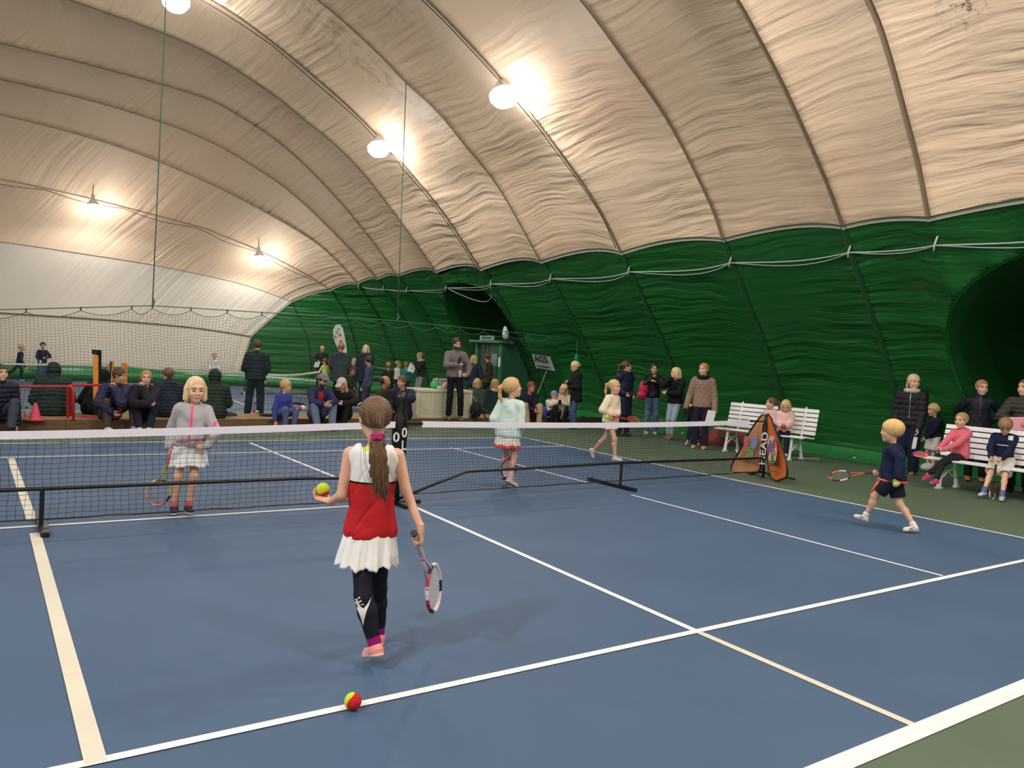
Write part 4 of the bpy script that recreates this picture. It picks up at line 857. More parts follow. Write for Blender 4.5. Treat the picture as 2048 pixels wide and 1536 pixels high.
# ================================================================= people: smooth solid fields meshed with surface nets
nrm = lambda v: np.asarray(v, float)/(np.linalg.norm(v)+1e-12)
class Field:
    def __init__(s, lo, hi, h):
        s.lo = np.asarray(lo, float); s.h = h; s.n = np.ceil((np.asarray(hi)-s.lo)/h).astype(int)+1; s.f = np.full(s.n, .3, np.float32)
        s.ax = [(s.lo[i]+h*np.arange(s.n[i])).astype(np.float32) for i in range(3)]
    def _box(s, lo, hi):
        a = np.clip(((lo-s.lo)/s.h).astype(int), 0, s.n); b = np.clip(((hi-s.lo)/s.h).astype(int)+2, 0, s.n); sl = tuple(slice(a[i], b[i]) for i in range(3))
        return sl, s.ax[0][sl[0]][:, None, None], s.ax[1][sl[1]][None, :, None], s.ax[2][sl[2]][None, None, :]
    def _put(s, sl, d, k, sub=False):
        f = s.f[sl]
        if f.size == 0: return
        if sub:
            d = -d; hh = np.maximum(k-np.abs(f-d), 0)/max(k, 1e-6); s.f[sl] = np.maximum(f, d)+hh*hh*k*.25
        else:
            hh = np.maximum(k-np.abs(f-d), 0)/max(k, 1e-6); s.f[sl] = np.minimum(f, d)-hh*hh*k*.25
    def cone(s, a, b, ra, rb=None, k=.02, flat=None, sub=False):
        rb = ra if rb is None else rb; a = np.asarray(a, float); b = np.asarray(b, float); m = max(ra, rb)+2*k+3*s.h
        sl, X, Y, Z = s._box(np.minimum(a, b)-m, np.maximum(a, b)+m); ab = b-a; L2 = ab@ab+1e-9
        t = np.clip(((X-a[0])*ab[0]+(Y-a[1])*ab[1]+(Z-a[2])*ab[2])/L2, 0, 1)
        qx = X-a[0]-t*ab[0]; qy = Y-a[1]-t*ab[1]; qz = Z-a[2]-t*ab[2]; d2 = qx*qx+qy*qy+qz*qz
        if flat is not None:
            n, sc = flat; n = nrm(n); q = qx*n[0]+qy*n[1]+qz*n[2]; d2 = d2+q*q*(1/sc**2-1)
        s._put(sl, (np.sqrt(d2)-(ra+(rb-ra)*t)).astype(np.float32), k, sub); return s
    def ell(s, c, A, r, k=.015, sub=False):
        c = np.asarray(c, float); A = np.asarray(A, float); r = np.asarray(r, float); m = r.max()+2*k+3*s.h
        sl, X, Y, Z = s._box(c-m, c+m); x = X-c[0]; y = Y-c[1]; z = Z-c[2]
        q = [(x*A[i][0]+y*A[i][1]+z*A[i][2])/r[i] for i in range(3)]; k0 = np.sqrt(q[0]**2+q[1]**2+q[2]**2)+1e-6
        k1 = np.sqrt((q[0]/r[0])**2+(q[1]/r[1])**2+(q[2]/r[2])**2)+1e-6
        s._put(sl, (k0*(k0-1)/k1).astype(np.float32), k, sub); return s
    def cut(s, p, n, k=.004):
        """remove everything on the +n side of the plane through p"""
        n = nrm(n); X, Y, Z = s.ax[0][:, None, None], s.ax[1][None, :, None], s.ax[2][None, None, :]
        d = ((X-p[0])*n[0]+(Y-p[1])*n[1]+(Z-p[2])*n[2]).astype(np.float32); k = 2.2*s.h; hh = np.maximum(k-np.abs(s.f-d), 0)/k; s.f = np.maximum(s.f, d)+hh*hh*k*.25; return s
    def val(s, P):
        g = (np.asarray(P)-s.lo)/s.h; i = np.clip(np.floor(g).astype(int), 0, s.n-2); t = g-i; o = 0
        for a in (0, 1):
            for b in (0, 1):
                for c in (0, 1): o = o+s.f[i[..., 0]+a, i[..., 1]+b, i[..., 2]+c]*np.where(a, t[..., 0], 1-t[..., 0])*np.where(b, t[..., 1], 1-t[..., 1])*np.where(c, t[..., 2], 1-t[..., 2])
        return o
    def hit(s, o, d, L=.8, off=0.):
        """first surface point from each origin o along d"""
        o = np.asarray(o, float).reshape(-1, 3); T = np.arange(0, L, s.h*.5); d = nrm(d); out = []
        P = o[:, None, :]+T[None, :, None]*d; v = s.val(P); i = np.argmax(v < 0, axis=1); ok = v.min(1) < 0
        j = np.where(ok, i, 0); jm = np.maximum(j-1, 0); r = np.arange(len(o)); v0 = v[r, jm]; v1 = v[r, j]; t = np.where(np.abs(v0-v1) > 1e-9, v0/(v0-v1+1e-12), 0)
        tt = T[jm]+(T[j]-T[jm])*np.clip(t, 0, 1); return o+(tt-off)[:, None]*d, ok
    def mesh(s):
        f = s.f; ins = f < 0; nx, ny, nz = f.shape; S = np.zeros((nx-1, ny-1, nz-1, 4), np.float32); quads = []
        E = []
        for ax in range(3):
            a = [slice(None)]*3; b = [slice(None)]*3; a[ax] = slice(0, -1); b[ax] = slice(1, None)
            ia, ib = ins[tuple(a)], ins[tuple(b)]; idx = np.argwhere(ia != ib)
            fa = f[tuple(a)][tuple(idx.T)]; fb = f[tuple(b)][tuple(idx.T)]; t = fa/(fa-fb); pos = idx.astype(np.float32).copy(); pos[:, ax] += t
            sgn = ia[tuple(idx.T)]; E.append((idx, sgn)); o = [k for k in range(3) if k != ax]
            for d0 in (0, 1):
                for d1 in (0, 1):
                    c = idx.copy(); c[:, o[0]] -= d0; c[:, o[1]] -= d1; ok = (c >= 0).all(1) & (c[:, 0] < nx-1) & (c[:, 1] < ny-1) & (c[:, 2] < nz-1); c = c[ok]; p = pos[ok]
                    key = (c[:, 0]*(ny-1)+c[:, 1])*(nz-1)+c[:, 2]; SS = S.reshape(-1, 4)
                    SS[key, :3] += p; SS[key, 3] += 1          # one edge meets a cell once per (d0, d1)
        act = S[..., 3] > 0; ids = np.full(act.shape, -1, np.int64); ids[act] = np.arange(act.sum()); V = S[act]; V = V[:, :3]/V[:, 3:]*s.h+s.lo
        F = []
        for ax, (idx, sgn) in enumerate(E):
            o = [k for k in range(3) if k != ax]; cs = []
            for d0, d1 in ((1, 1), (0, 1), (0, 0), (1, 0)): c = idx.copy(); c[:, o[0]] -= d0; c[:, o[1]] -= d1; cs.append(c)
            ok = np.ones(len(idx), bool)
            for c in cs: ok &= (c >= 0).all(1) & (c[:, 0] < nx-1) & (c[:, 1] < ny-1) & (c[:, 2] < nz-1)
            q = np.stack([ids[tuple(c[ok].T)] for c in cs], 1); fl = sgn[ok] ^ (ax == 1); q[~fl] = q[~fl][:, ::-1]; F.append(q)
        return V.astype(float), np.concatenate(F)
def relax(V, F, it=1, lam=.5):
    for _ in range(it):
        a = np.zeros_like(V); n = np.zeros(len(V)); 
        for i in range(4):
            p, q = F[:, i], F[:, (i+1) % 4]; np.add.at(a, p, V[q]); np.add.at(n, p, 1); np.add.at(a, q, V[p]); np.add.at(n, q, 1)
        V = V+lam*(a/np.maximum(n, 1)[:, None]-V)
    return V
def vnormals(V, F):
    n = np.cross(V[F[:, 2]]-V[F[:, 0]], V[F[:, 3]]-V[F[:, 1]]); o = np.zeros_like(V)
    for i in range(4): np.add.at(o, F[:, i], n)
    return o/(np.linalg.norm(o, axis=1, keepdims=True)+1e-12)
def field_obj(name, fld, m, parent=None, origin=None, disp=None, fm=None, it=1):
    V, F = fld.mesh(); V = relax(V, F, it)
    if disp is not None: N = vnormals(V, F); V = V+N*disp(V, N)[:, None]
    mats = m if isinstance(m, (list, tuple)) else [m]; mi = fm(V[F].mean(1)) if fm is not None else np.zeros(len(F), int)
    off = wloc(parent) if parent is not None else np.asarray(origin, float)
    me = bpy.data.meshes.new(name); me.vertices.add(len(V)); me.vertices.foreach_set('co', (V-off).astype(np.float32).ravel())
    me.loops.add(4*len(F)); me.loops.foreach_set('vertex_index', F.astype(np.int32).ravel()); me.polygons.add(len(F)); me.polygons.foreach_set('loop_start', np.arange(0, 4*len(F), 4, dtype=np.int32))
    try: me.polygons.foreach_set('loop_total', np.full(len(F), 4, dtype=np.int32))
    except Exception: pass
    for k in mats: me.materials.append(k)
    me.polygons.foreach_set('material_index', np.asarray(mi, dtype=np.int32)); me.polygons.foreach_set('use_smooth', np.ones(len(F), bool)); me.update(calc_edges=True)
    return link(name, me, parent, None if parent is not None else off)

def skin(t): return mat('skin_%d_%d_%d' % t, t, .5, sss=.12, noise=.05, nscale=30)
SK = (222, 172, 146); SK2 = (204, 150, 122); SK3 = (178, 122, 92)
def cloth(col, rough=.85, bump=.5, bscale=9, noise=.08): return mat('cloth_%d_%d_%d_%d' % (*col, int(rough*100)), col, rough, bump=bump, bscale=bscale, noise=noise, nscale=14, spec=.25)
def hairm(col): return mat('hair_%d_%d_%d' % col, col, .5, noise=.25, nscale=30, bump=.35, bscale=60, stretch=(3, 3, .35), spec=.4)
WHITE_EYE = mat('eye_white', (186, 176, 168), .3); IRIS = mat('eye_dark', (46, 38, 34), .25)
Z = V3(0, 0, 1)
def ik(a, c, l1, l2, pole):
    v = c-a; d = np.linalg.norm(v)
    if d > .985*(l1+l2): k = d/(.985*(l1+l2)); l1 *= k; l2 *= k
    if d < abs(l1-l2)*1.05: d = abs(l1-l2)*1.05
    u = nrm(v); x = (l1*l1-l2*l2+d*d)/(2*d); y = math.sqrt(max(l1*l1-x*x, 0)); p = pole-u*(pole@u); p = nrm(p) if np.linalg.norm(p) > 1e-4 else V3(0, 0, -1)
    return a+u*x+p*y
class P: pass
def person(label, base, H, fa=0, z0=None, child=False, build=1., pose=None, look=None, name='person', lod=None, group=None):
    """fa: 0 faces the camera, 90 faces right in the photo, 180 back turned, -90 faces left. pose values in metres, local (right, forward, up) or world arrays."""
    pose = dict(pose or {}); L = dict(look or {}); q = P(); q.base = B = np.asarray(base, float); q.H = H
    T = CP-B; T[2] = 0; T = nrm(T); Rc = np.cross(Z, T)*1.; Rc = nrm(V3(T[1]*-1, T[0], 0)); 
    if Rc@CR < 0: Rc = -Rc
    a = math.radians(fa); F = math.cos(a)*T+math.sin(a)*Rc; R = np.cross(F, Z); q.F, q.R = F, R
    def W(v, o=B): return v if isinstance(v, np.ndarray) else o+R*v[0]+F*v[1]+Z*v[2]
    D = depth(B); pxm = FPX/D; h = lod or min(.015, max(.0052, 1.25/pxm)); s = H/1.7*build
    hh = pose.get('hh', .25*(H/1.75)**.5 if not child else .225*(H/1.25)**.3)   # height of the head
    pel = W(pose.get('pel', (0, 0, .53*H))); lean = pose.get('lean', (0, .0)); tl = .30*H
    up = nrm(Z*1+R*lean[0]+F*lean[1]); chest = pel+up*tl*.58; nk = pel+up*tl*.97+F*pose.get('hunch', 0.)
    tw = math.radians(pose.get('twist', 0)); Fs = math.cos(tw)*F+math.sin(tw)*R; Rs = np.cross(Fs, Z); Rs = nrm(Rs-up*(Rs@up)); q.Fs = Fs
    sw = .097*H*(1.0 if not child else .96)*build**.5; shR = pel+up*tl*.87+Rs*sw+F*pose.get('hunch', 0)*.7; shL = pel+up*tl*.87-Rs*sw+F*pose.get('hunch', 0)*.7
    hy = math.radians(pose.get('hy', 0)); hp = math.radians(pose.get('hp', 0)); hr = math.radians(pose.get('hr', 0)); Fh = math.cos(hy)*F+math.sin(hy)*R; Rh = np.cross(Fh, Z)
    Fh2 = math.cos(hp)*Fh-math.sin(hp)*Z; Uh = np.cross(Rh, Fh2); Rh2 = math.cos(hr)*Rh+math.sin(hr)*Uh; Uh = np.cross(Rh2, Fh2); Rh, Fh = Rh2, Fh2
    hc = nk+up*(.045*H)*.9+Uh*(hh*.44)+Fh*.02+W(pose.get('hd', (0, 0, 0)), np.zeros(3))
    if 'hpos' in pose: hc = W(pose['hpos'])
    q.hc, q.Fh, q.Uh, q.Rh, q.hh = hc, Fh, Uh, Rh, hh
    ua, fo = .163*H, .145*H; th_, sh_ = .245*H, .235*H
    hR = W(pose.get('hR', (sw+.05*H, .04*H, .44*H+pel[2]-B[2]-.53*H))); hL = W(pose.get('hL', (-sw-.05*H, .04*H, .44*H+pel[2]-B[2]-.53*H)))
    eR = ik(shR, hR, ua, fo, W(pose.get('eR', (.35, -1, -.4)), np.zeros(3))); eL = ik(shL, hL, ua, fo, W(pose.get('eL', (-.35, -1, -.4)), np.zeros(3)))
    hpR = pel+R*.047*H; hpL = pel-R*.047*H
    aR = W(pose.get('fR', (.06*H, 0, .045*H))); aL = W(pose.get('fL', (-.06*H, .02*H, .045*H)))
    if 'ER' in pose: eR = W(pose['ER'])
    if 'EL' in pose: eL = W(pose['EL'])
    def leg(h_, a_, pole):
        d_ = np.linalg.norm(a_-h_); k_ = 1.
        if 'sit' not in pose and d_ > .83*(th_+sh_): k_ = min(1., d_*1.012/(th_+sh_))
        return ik(h_, a_, th_*k_, sh_*k_, pole)
    kR = leg(hpR, aR, W(pose.get('kR', (.1, 1, .1)), np.zeros(3))); kL = leg(hpL, aL, W(pose.get('kL', (-.1, 1, .1)), np.zeros(3)))
    if 'KR' in pose: kR = W(pose['KR'])
    if 'KL' in pose: kL = W(pose['KL'])
    for k_ in ('aR', 'aL', 'kR', 'kL', 'hpR', 'hpL', 'eR', 'eL', 'hR', 'hL', 'shR', 'shL', 'nk', 'pel', 'chest', 'up'): setattr(q, k_, locals()[k_])
    top = L.get('top'); bot = L.get('bottom'); sk = skin(L.get('skin', SK)); sleeve = (top or {}).get('sleeve', 1.0)
    allp = np.array([hc+Uh*hh*.6, hc-Fh*hh*.6, hc+Fh*hh*.6, nk, shR, shL, eR, eL, hR, hL, pel, hpR, hpL, kR, kL, aR, aL, aR+F*.2*s, aL+F*.2*s]); pad_ = .17*max(s, .5)
    lo, hi = allp.min(0)-pad_-.02, allp.max(0)+pad_+.02
    ff = L.get('flat', .76 if child else .66); fl = (F, ff); fls = (Fs, ff)
    # ---------------- body
    f = Field(lo, hi, h); cv = .86 if top else 1.; cb = .86 if bot else 1.
    f.cone(pel+up*.03*H, pel+up*tl*.35, .140*s*cv, .122*s*cv, .03, fl).cone(pel+up*tl*.35, chest+up*.03*H, .122*s*cv, .142*s*cv, .03, fls)
    f.cone(shR-Rs*.02, shL+Rs*.02, .05*s*(1 if sleeve is None or sleeve == 0 else cv), None, .04); f.cone(nk-up*.03, hc-Uh*hh*.25-Fh*.012, .052*s*(.85 if child else 1), .047*s*(.9 if child else 1), .03)
    cs_ = 1. if sleeve in (0, None) else cv
    for sh, e, w_ in ((shR, eR, hR), (shL, eL, hL)): f.cone(sh, e, .046*s*cs_, .036*s*cs_, .02).cone(e, w_, .036*s*(cv if sleeve >= .9 else 1), .023*s, .012)
    cl = cb if bot in (None,) or (bot or {}).get('kind') in ('trousers', 'leggings') else 1.
    for hp_, k_, a_ in ((hpR, kR, aR), (hpL, kL, aL)):
        f.cone(hp_, k_, .072*s*cl*(.85 if (bot or {}).get('kind') == 'skirt' else 1), .052*s*cl, .03); cm = k_+(a_-k_)*.32; back = -nrm(np.cross(np.cross(a_-k_, F), a_-k_)+1e-9)*0
        f.cone(k_, cm-F*.008, .05*s*cl, .05*s*cl, .02).cone(cm-F*.008, a_, .05*s*cl, .03*s*cl, .02)
    AH = [Rh, Fh, Uh]; E_ = lambda c, r, k=.012, sub=False: f.ell(hc+(Rh*c[0]+Fh*c[1]+Uh*c[2])*hh, AH, np.array(r)*hh, k*hh/.22, sub)
    E_((0, -.05, .13), (.335, .41, .37)); E_((0, .09, -.13), (.265, .30, .35), .03); E_((0, .27, -.40), (.10, .09, .085), .03)
    E_((.14, .27, -.12), (.12, .10, .13), .02); E_((-.14, .27, -.12), (.12, .10, .13), .02); E_((0, .33, .15), (.22, .06, .05), .02)
    E_((.145, .40, .02), (.075, .06, .055), .02, True); E_((-.145, .40, .02), (.075, .06, .055), .02, True)
    E_((0, .39, -.02), (.038, .05, .1), .015); E_((0, .425, -.10), (.055, .055, .045), .012); E_((.035, .40, -.115), (.035, .04, .03), .01); E_((-.035, .40, -.115), (.035, .04, .03), .01)
    E_((0, .365, -.25), (.10, .04, .045), .012)
    for sx in (1, -1): E_((sx*.335, -.03, -.02), (.035, .075, .115), .008)
    if not L.get('noear'): pass
    # feet inside the shoes
    def foot(a_, ft, fld, r, k=.015):
        d, u_ = ft; fld.cone(a_-u_*.035*s-d*.02*s, a_-u_*.048*s+d*.12*s, .034*s+r, .03*s+r, k, (u_, .85)); fld.cone(a_+u_*.0, a_-u_*.04*s, .032*s+r, .034*s+r, k)
    def fdir(key, k_, a_):
        dd = pose.get(key)
        if dd is None: d = F
        else: d = nrm(W(dd, np.zeros(3)))
        u_ = nrm(Z-d*(Z@d)); 
        if abs(d@Z) > .85: u_ = nrm(-(a_-k_)-d*(-(a_-k_)@d))
        return d, u_
    ftR, ftL = fdir('tR', kR, aR), fdir('tL', kL, aL); q.ftR, q.ftL = ftR, ftL
    foot(aR, ftR, f, -.004); foot(aL, ftL, f, -.004)
    V, Fc = f.mesh(); V = relax(V, Fc, 1); q.f = f
    # hands, meshed finer and joined to the same body mesh
    hv, hf = [V], [Fc]; nv = len(V)
    for side, w_, e, sh in (('R', hR, eR, shR), ('L', hL, eL, shL)):
        if L.get('no'+side): continue
        d0 = nrm(w_-e); d = W(pose['hd'+side], np.zeros(3)) if 'hd'+side in pose else d0; d = nrm(d)
        pn = W(pose['pn'+side], np.zeros(3)) if 'pn'+side in pose else (-R if side == 'R' else R)*1.; pn = nrm(pn-d*(pn@d)); t_ = np.cross(d, pn)*(1 if side == 'R' else -1)
        if 'th'+side in pose: 
            tt = W(pose['th'+side], np.zeros(3)); t_ = t_*np.sign(t_@tt+1e-9)
        curl = pose.get('curl'+side, .35); sc = .108*H/.19*(1.06 if child else 1.); hs = max(.0032, min(.007, .7/pxm)); g = Field(w_-.17*sc-.02, w_+.17*sc+.02, hs)
        if L.get('glove'+side) or L.get('gloves'): gl = .004
        else: gl = 0.
        g.cone(w_-d*.014, w_+d*.02*sc, .023*s, .024*sc*.9, .01)
        g.cone(w_+d*.02*sc, w_+d*.078*sc, .028*sc, .038*sc, .012, (pn, .42)); k0 = w_+d*.09*sc
        g.cone(w_+d*.03*sc+t_*.015*sc, w_+d*.05*sc+t_*.02*sc, .018*sc, .014*sc, .01)
        for j, (off, ln) in enumerate(((.029, .066), (.010, .074), (-.010, .069), (-.028, .054))):
            p = k0+t_*off*sc-d*(.012*sc*abs(j-1.2)*.6); ang = 0; r = (.0092 if j < 3 else .008)*sc+gl
            for fr, bend in ((.46, .75), (.30, 1.15), (.26, .8)):
                ang += curl*bend*(1+.06*(j-1.5)); dd = d*math.cos(ang)+pn*math.sin(ang)+t_*off*.9; p2 = p+nrm(dd)*ln*fr*sc; g.cone(p, p2, r, r*.92, .004); p = p2; r *= .92
        tb = w_+d*.022*sc+t_*.026*sc+pn*.004; c2 = pose.get('thumb'+side, curl); d1 = nrm(t_*.75+d*.75+pn*.5*c2); p = tb+d1*.036*sc; g.cone(tb, p, .0125*sc+gl, .0105*sc+gl, .006)
        d2 = nrm(t_*(.5-.6*c2)+d*.9+pn*.75*c2); p2 = p+d2*.028*sc; g.cone(p, p2, .0105*sc+gl, .0088*sc+gl, .004); d3 = nrm(t_*(.3-.8*c2)+d*.8+pn*.9*c2); g.cone(p2, p2+d3*.022*sc, .0088*sc+gl, .0075*sc, .004)
        v_, f_ = g.mesh(); v_ = relax(v_, f_, 1, .4); hv.append(v_); hf.append(f_+nv); nv += len(v_); setattr(q, 'palm'+side, w_+d*.06*sc+pn*.018*sc); setattr(q, 'hfr'+side, (d, pn, t_, sc))
    nb = len(Fc); V = np.concatenate(hv); Fa = np.concatenate(hf)
    off = B.copy(); me = bpy.data.meshes.new(name); me.from_pydata((V-off).tolist(), [], Fa.tolist()); me.materials.append(sk); me.polygons.foreach_set('use_smooth', [True]*len(Fa))
    if L.get('gloves'): me.materials.append(cloth(L['gloves'])); mi = np.zeros(len(Fa), np.int32); mi[nb:] = 1; me.polygons.foreach_set('material_index', mi)
    me.update(); root = link(name, me, None, off); tag(root, label, 'person', group); q.o = root; q.h = h
    # ---------------- clothes
    def fold(amp, sc=1.):
        rs = (sum(map(ord, label)) % 97)/9.
        return lambda V_, N_: amp*(np.sin(V_[:, 2]*31*sc+4*np.sin(V_@R*9+rs)+3*np.sin(V_@F*11))*.5+np.sin(V_@R*37*sc+V_[:, 2]*19+rs)*.3+np.sin(V_@F*43*sc-V_[:, 2]*27)*.2)
    if top:
        th = top.get('th', .018)*(.8 if child else 1)+.004; hem = top.get('hem', .02)*H; g = Field(lo, hi, h); w2 = top.get('wide', 1.)
        bp_ = pel+up*(.03*H-0)
        lowpt = pel-up*hem+up*.06*H if np.linalg.norm(pel-B) > 0 else pel
        g.cone(bp_-up*hem*(1 if 'sit' not in pose else .3), pel+up*tl*.35, .155*s*w2+th+.004, .131*s*w2+th, .03, fl).cone(pel+up*tl*.35, chest+up*.035*H, .128*s*w2+th, .142*s+th, .03, fls)
        if 'sit' in pose: g.cut(pel-up*(.10*s), -up)
        else: g.cut(pel-up*hem, -up)
        g.cone(shR-Rs*.025, shL+Rs*.025, .046*s+th*.7, None, .05); g.cone(nk-up*.02-Rs*.0, shR-Rs*.02, .05*s+th*.3, .046*s+th*.6, .03); g.cone(nk-up*.02, shL+Rs*.02, .05*s+th*.3, .046*s+th*.6, .03)
        if sleeve:
            ar = top.get('arm', 1.)
            for sh, e, w_ in ((shR, eR, hR), (shL, eL, hL)):
                g.cone(sh, sh+(e-sh)*min(1, sleeve*2), .047*s*ar+th*.8, .039*s*ar+th*.8, .02)
                if sleeve > .5: g.cone(e, e+(w_-e)*min(.97, (sleeve-.5)*2), .039*s*ar+th*.8, (.030*s*ar+th*.65), .012)
        if top.get('collar'): g.cone(nk-up*.035, nk+up*.012+top['collar']*up, .062*s+th*.6, .058*s+th*.45, .012)
        if top.get('hood') == 'down':
            hb = nk-Fs*.055*s*1.3+up*.01; g.ell(hb, [Rs, Fs, up], (.115*s, .075*s, .055*s), .02); g.ell(nk-Fs*.09*s-up*.04, [Rs, Fs, up], (.095*s, .05*s, .09*s), .02)
        if top.get('hood') == 'up':
            g.ell(hc-Fh*.05*hh+Uh*.06*hh, AH, (.46*hh, .52*hh, .53*hh), .03); g.cone(nk, hc-Uh*.3*hh-Fh*.08*hh, .10*s, .40*hh, .03)
            if not top.get('closed'): g.ell(hc+Fh*.42*hh-Uh*.05*hh, AH, (.27*hh, .5*hh, .38*hh), .01, True)
        # neck opening and lower hem
        if sleeve in (0, None):   # sleeveless: scoop the arm holes and a low round neck
            for sx, sh in ((1, shR), (-1, shL)): g.cone(sh+Rs*sx*.012*s+up*.10*s, sh+Rs*sx*.03*s-up*.10*s, .052*s, .060*s, .008, sub=True)
            g.ell(nk+up*.02, [Rs, Fs, up], (.085*s, .13*s, .075*s), .01, True)
        else:
            if not top.get('collar') and top.get('hood') != 'up': g.cone(nk-up*.01, hc, .052*s+.006, .052*s, .005, sub=True)
        amp = top.get('fold', .0035)
        if top.get('puff'):
            pw_, pa = top['puff']; disp = lambda V_, N_: pa*(np.abs(np.sin(np.pi*((V_-pel)@up+.25*((V_-pel)@Fs)*0)/pw_))**.7-.5)+.002*np.sin(V_@R*60+V_[:, 2]*40)
        else:
            f0 = fold(amp, top.get('fsc', 1.)); ca_ = top.get('crease', .0045); sd_ = (sum(map(ord, label)) % 31)*.37
            def disp(V_, N_):
                x = V_@R; y = V_@F; z = V_[:, 2]; r1 = 1-np.abs(np.sin(z*21+2.3*np.sin(x*15+sd_)+1.6*np.sin(y*17+x*9))); r2 = 1-np.abs(np.sin(z*13-x*17+2*np.sin(y*12+sd_)))
                return f0(V_, N_)-ca_*(r1**3*(.5+.5*np.sin(x*11+z*7+sd_))+.8*r2**4*(.5+.5*np.sin(z*9-x*5)))
        m = top['m'] if not isinstance(top['m'], tuple) else cloth(top['m'], top.get('rough', .85))
        q.top = field_obj(top.get('name', 'jacket'), g, m, root, disp=disp, fm=top.get('fm'), it=2); q.gt = g
    if bot:
        g = Field(lo, hi, h); th = bot.get('th', .010); kind = bot['kind']; ln = bot.get('len', 1.)
        m = bot['m'] if not isinstance(bot['m'], tuple) else cloth(bot['m'], bot.get('rough', .85)); wl = bot.get('wide', 1.)
        if kind in ('trousers', 'leggings', 'shorts'):
            g.cone(pel+up*.015*H, pel+up*tl*.22, .136*s+th, .122*s+th, .03, fl); g.cut(pel+up*tl*.28, up)
            for hp_, k_, a_ in ((hpR, kR, aR), (hpL, kL, aL)):
                if kind == 'shorts': e_ = hp_+(k_-hp_)*ln; g.cone(hp_, e_, .084*s*wl+th, (.084+(.066-.084)*ln)*s*wl+th, .02)
                else:
                    g.cone(hp_, k_, .069*s*wl+th, .054*s*wl+th, .03); e_ = k_+(a_-k_)*(.93*ln); cm = k_+(e_-k_)*.35
                    g.cone(k_, cm, .054*s*wl+th, .052*s*wl+th, .02).cone(cm, e_, .052*s*wl+th, (.036 if kind == 'leggings' else .048)*s*wl+th, .02)
            if kind == 'shorts':
                for hp_, k_ in ((hpR, kR), (hpL, kL)): d_ = nrm(k_-hp_); pc = hp_+(k_-hp_)*ln; g.cone(pc+d_*.05*s, pc+d_*.20*s, .10*s+th, None, .010, sub=True)
            else:
                for k_, a_ in ((kR, aR), (kL, aL)): d_ = nrm(a_-k_); pc = k_+(a_-k_)*.955*ln; g.cone(pc+d_*(.075*s), pc+d_*.2*s, .072*s, None, .010, sub=True)
            q.bot = field_obj({'trousers': 'trousers', 'leggings': 'leggings', 'shorts': 'shorts'}[kind], g, m, root, disp=fold(bot.get('fold', .0028), 1.), it=2, fm=bot.get('fm')); q.gb = g
        else:   # skirt: pleated or flared cloth
            n = 180; rows = 16; lng = ln; v = []; c0 = pel+up*bot.get('rise', .06)*H; wr0 = .146*s+.014+bot.get('th', .0); fw = bot.get('flare', .05); np_ = bot.get('pleats', 14); pa = bot.get('pa', .012); tilt = bot.get('tilt', 0.)
            for i in range(rows):
                t = i/(rows-1)
                for k in range(n):
                    an = 2*math.pi*k/n; ph = math.sin(np_*an+1.3*math.sin(2*an)+bot.get('ph', 0))+.35*math.sin(np_*2.3*an+1)
                    r = wr0+fw*t**1.1+pa*ph*min(1, .25+t*1.1); fr_ = .70+.16*t
                    z = -lng*t*(1+.03*math.sin(3*an+.5)*t)-.008*ph*t; v.append(c0+R*r*math.cos(an)+F*(r*fr_*math.sin(an))+Z*z+R*tilt*t*lng)
            v = np.array(v).reshape(rows, n, 3); inner = v-(v-v.mean(1, keepdims=True))*.012
            Vs = np.concatenate([v.reshape(-1, 3), inner.reshape(-1, 3)]); fs = []
            for i in range(rows-1):
                for k in range(n): a0 = i*n+k; b0 = i*n+(k+1) % n; fs.append((a0, a0+n, b0+n, b0)); o_ = rows*n; fs.append((a0+o_, b0+o_, b0+n+o_, a0+n+o_))
            for k in range(n): a0 = (rows-1)*n+k; b0 = (rows-1)*n+(k+1) % n; fs.append((a0, a0+rows*n, b0+rows*n, b0))
            fmm = None
            if bot.get('band'): kb = int((rows-1)*(1-bot['band'])); fmm = [1 if (j//2 if j < 2*(rows-1)*n else (rows-1)*n)//n >= kb else 0 for j in range(len(fs))]
            q.bot = mesh_obj('skirt', Vs, fs, None, root, None, True, [m, cloth(bot.get('bandc', (200, 60, 80)))], fmm or [0]*len(fs))
            if bot.get('under'):
                g = Field(lo, hi, h)
                for hp_, k_, a_ in ((hpR, kR, aR), (hpL, kL, aL)):
                    g.cone(hp_-(hp_-pel)*.15+(k_-hp_)*.12, k_, .070*s+.006, .050*s+.006, .02); e_ = k_+(a_-k_)*.9; g.cone(k_, k_+(e_-k_)*.35, .052*s+.006, .054*s+.006, .02).cone(k_+(e_-k_)*.35, e_, .054*s+.006, .036*s+.007, .02)
                    d_ = nrm(a_-k_)
                for k_, a_ in ((kR, aR), (kL, aL)): d_ = nrm(a_-k_); pc = k_+(a_-k_)*bot.get('ulen', .86); g.cone(pc+d_*(.06*s), pc+d_*.2*s, .06*s, None, .010, sub=True)
                q.bot = field_obj('leggings', g, cloth(bot['under'], .75), root, disp=fold(.0022, 1.2), it=2); q.gb = g
    # ---------------- socks, shoes
    so = L.get('socks')
    if so:
        for k_, a_ in ((kR, aR), (kL, aL)):
            g = Field(np.minimum(k_, a_)-.12, np.maximum(k_, a_)+.12, h); d_ = nrm(k_-a_); g.cone(a_-d_*.02, a_+d_*so.get('len', .08), .034*s+.006, .036*s+.006+.004, .01); g.cut(a_+d_*so.get('len', .08), d_); field_obj('sock', g, cloth(so['m']), root)
    shc = L.get('shoes')
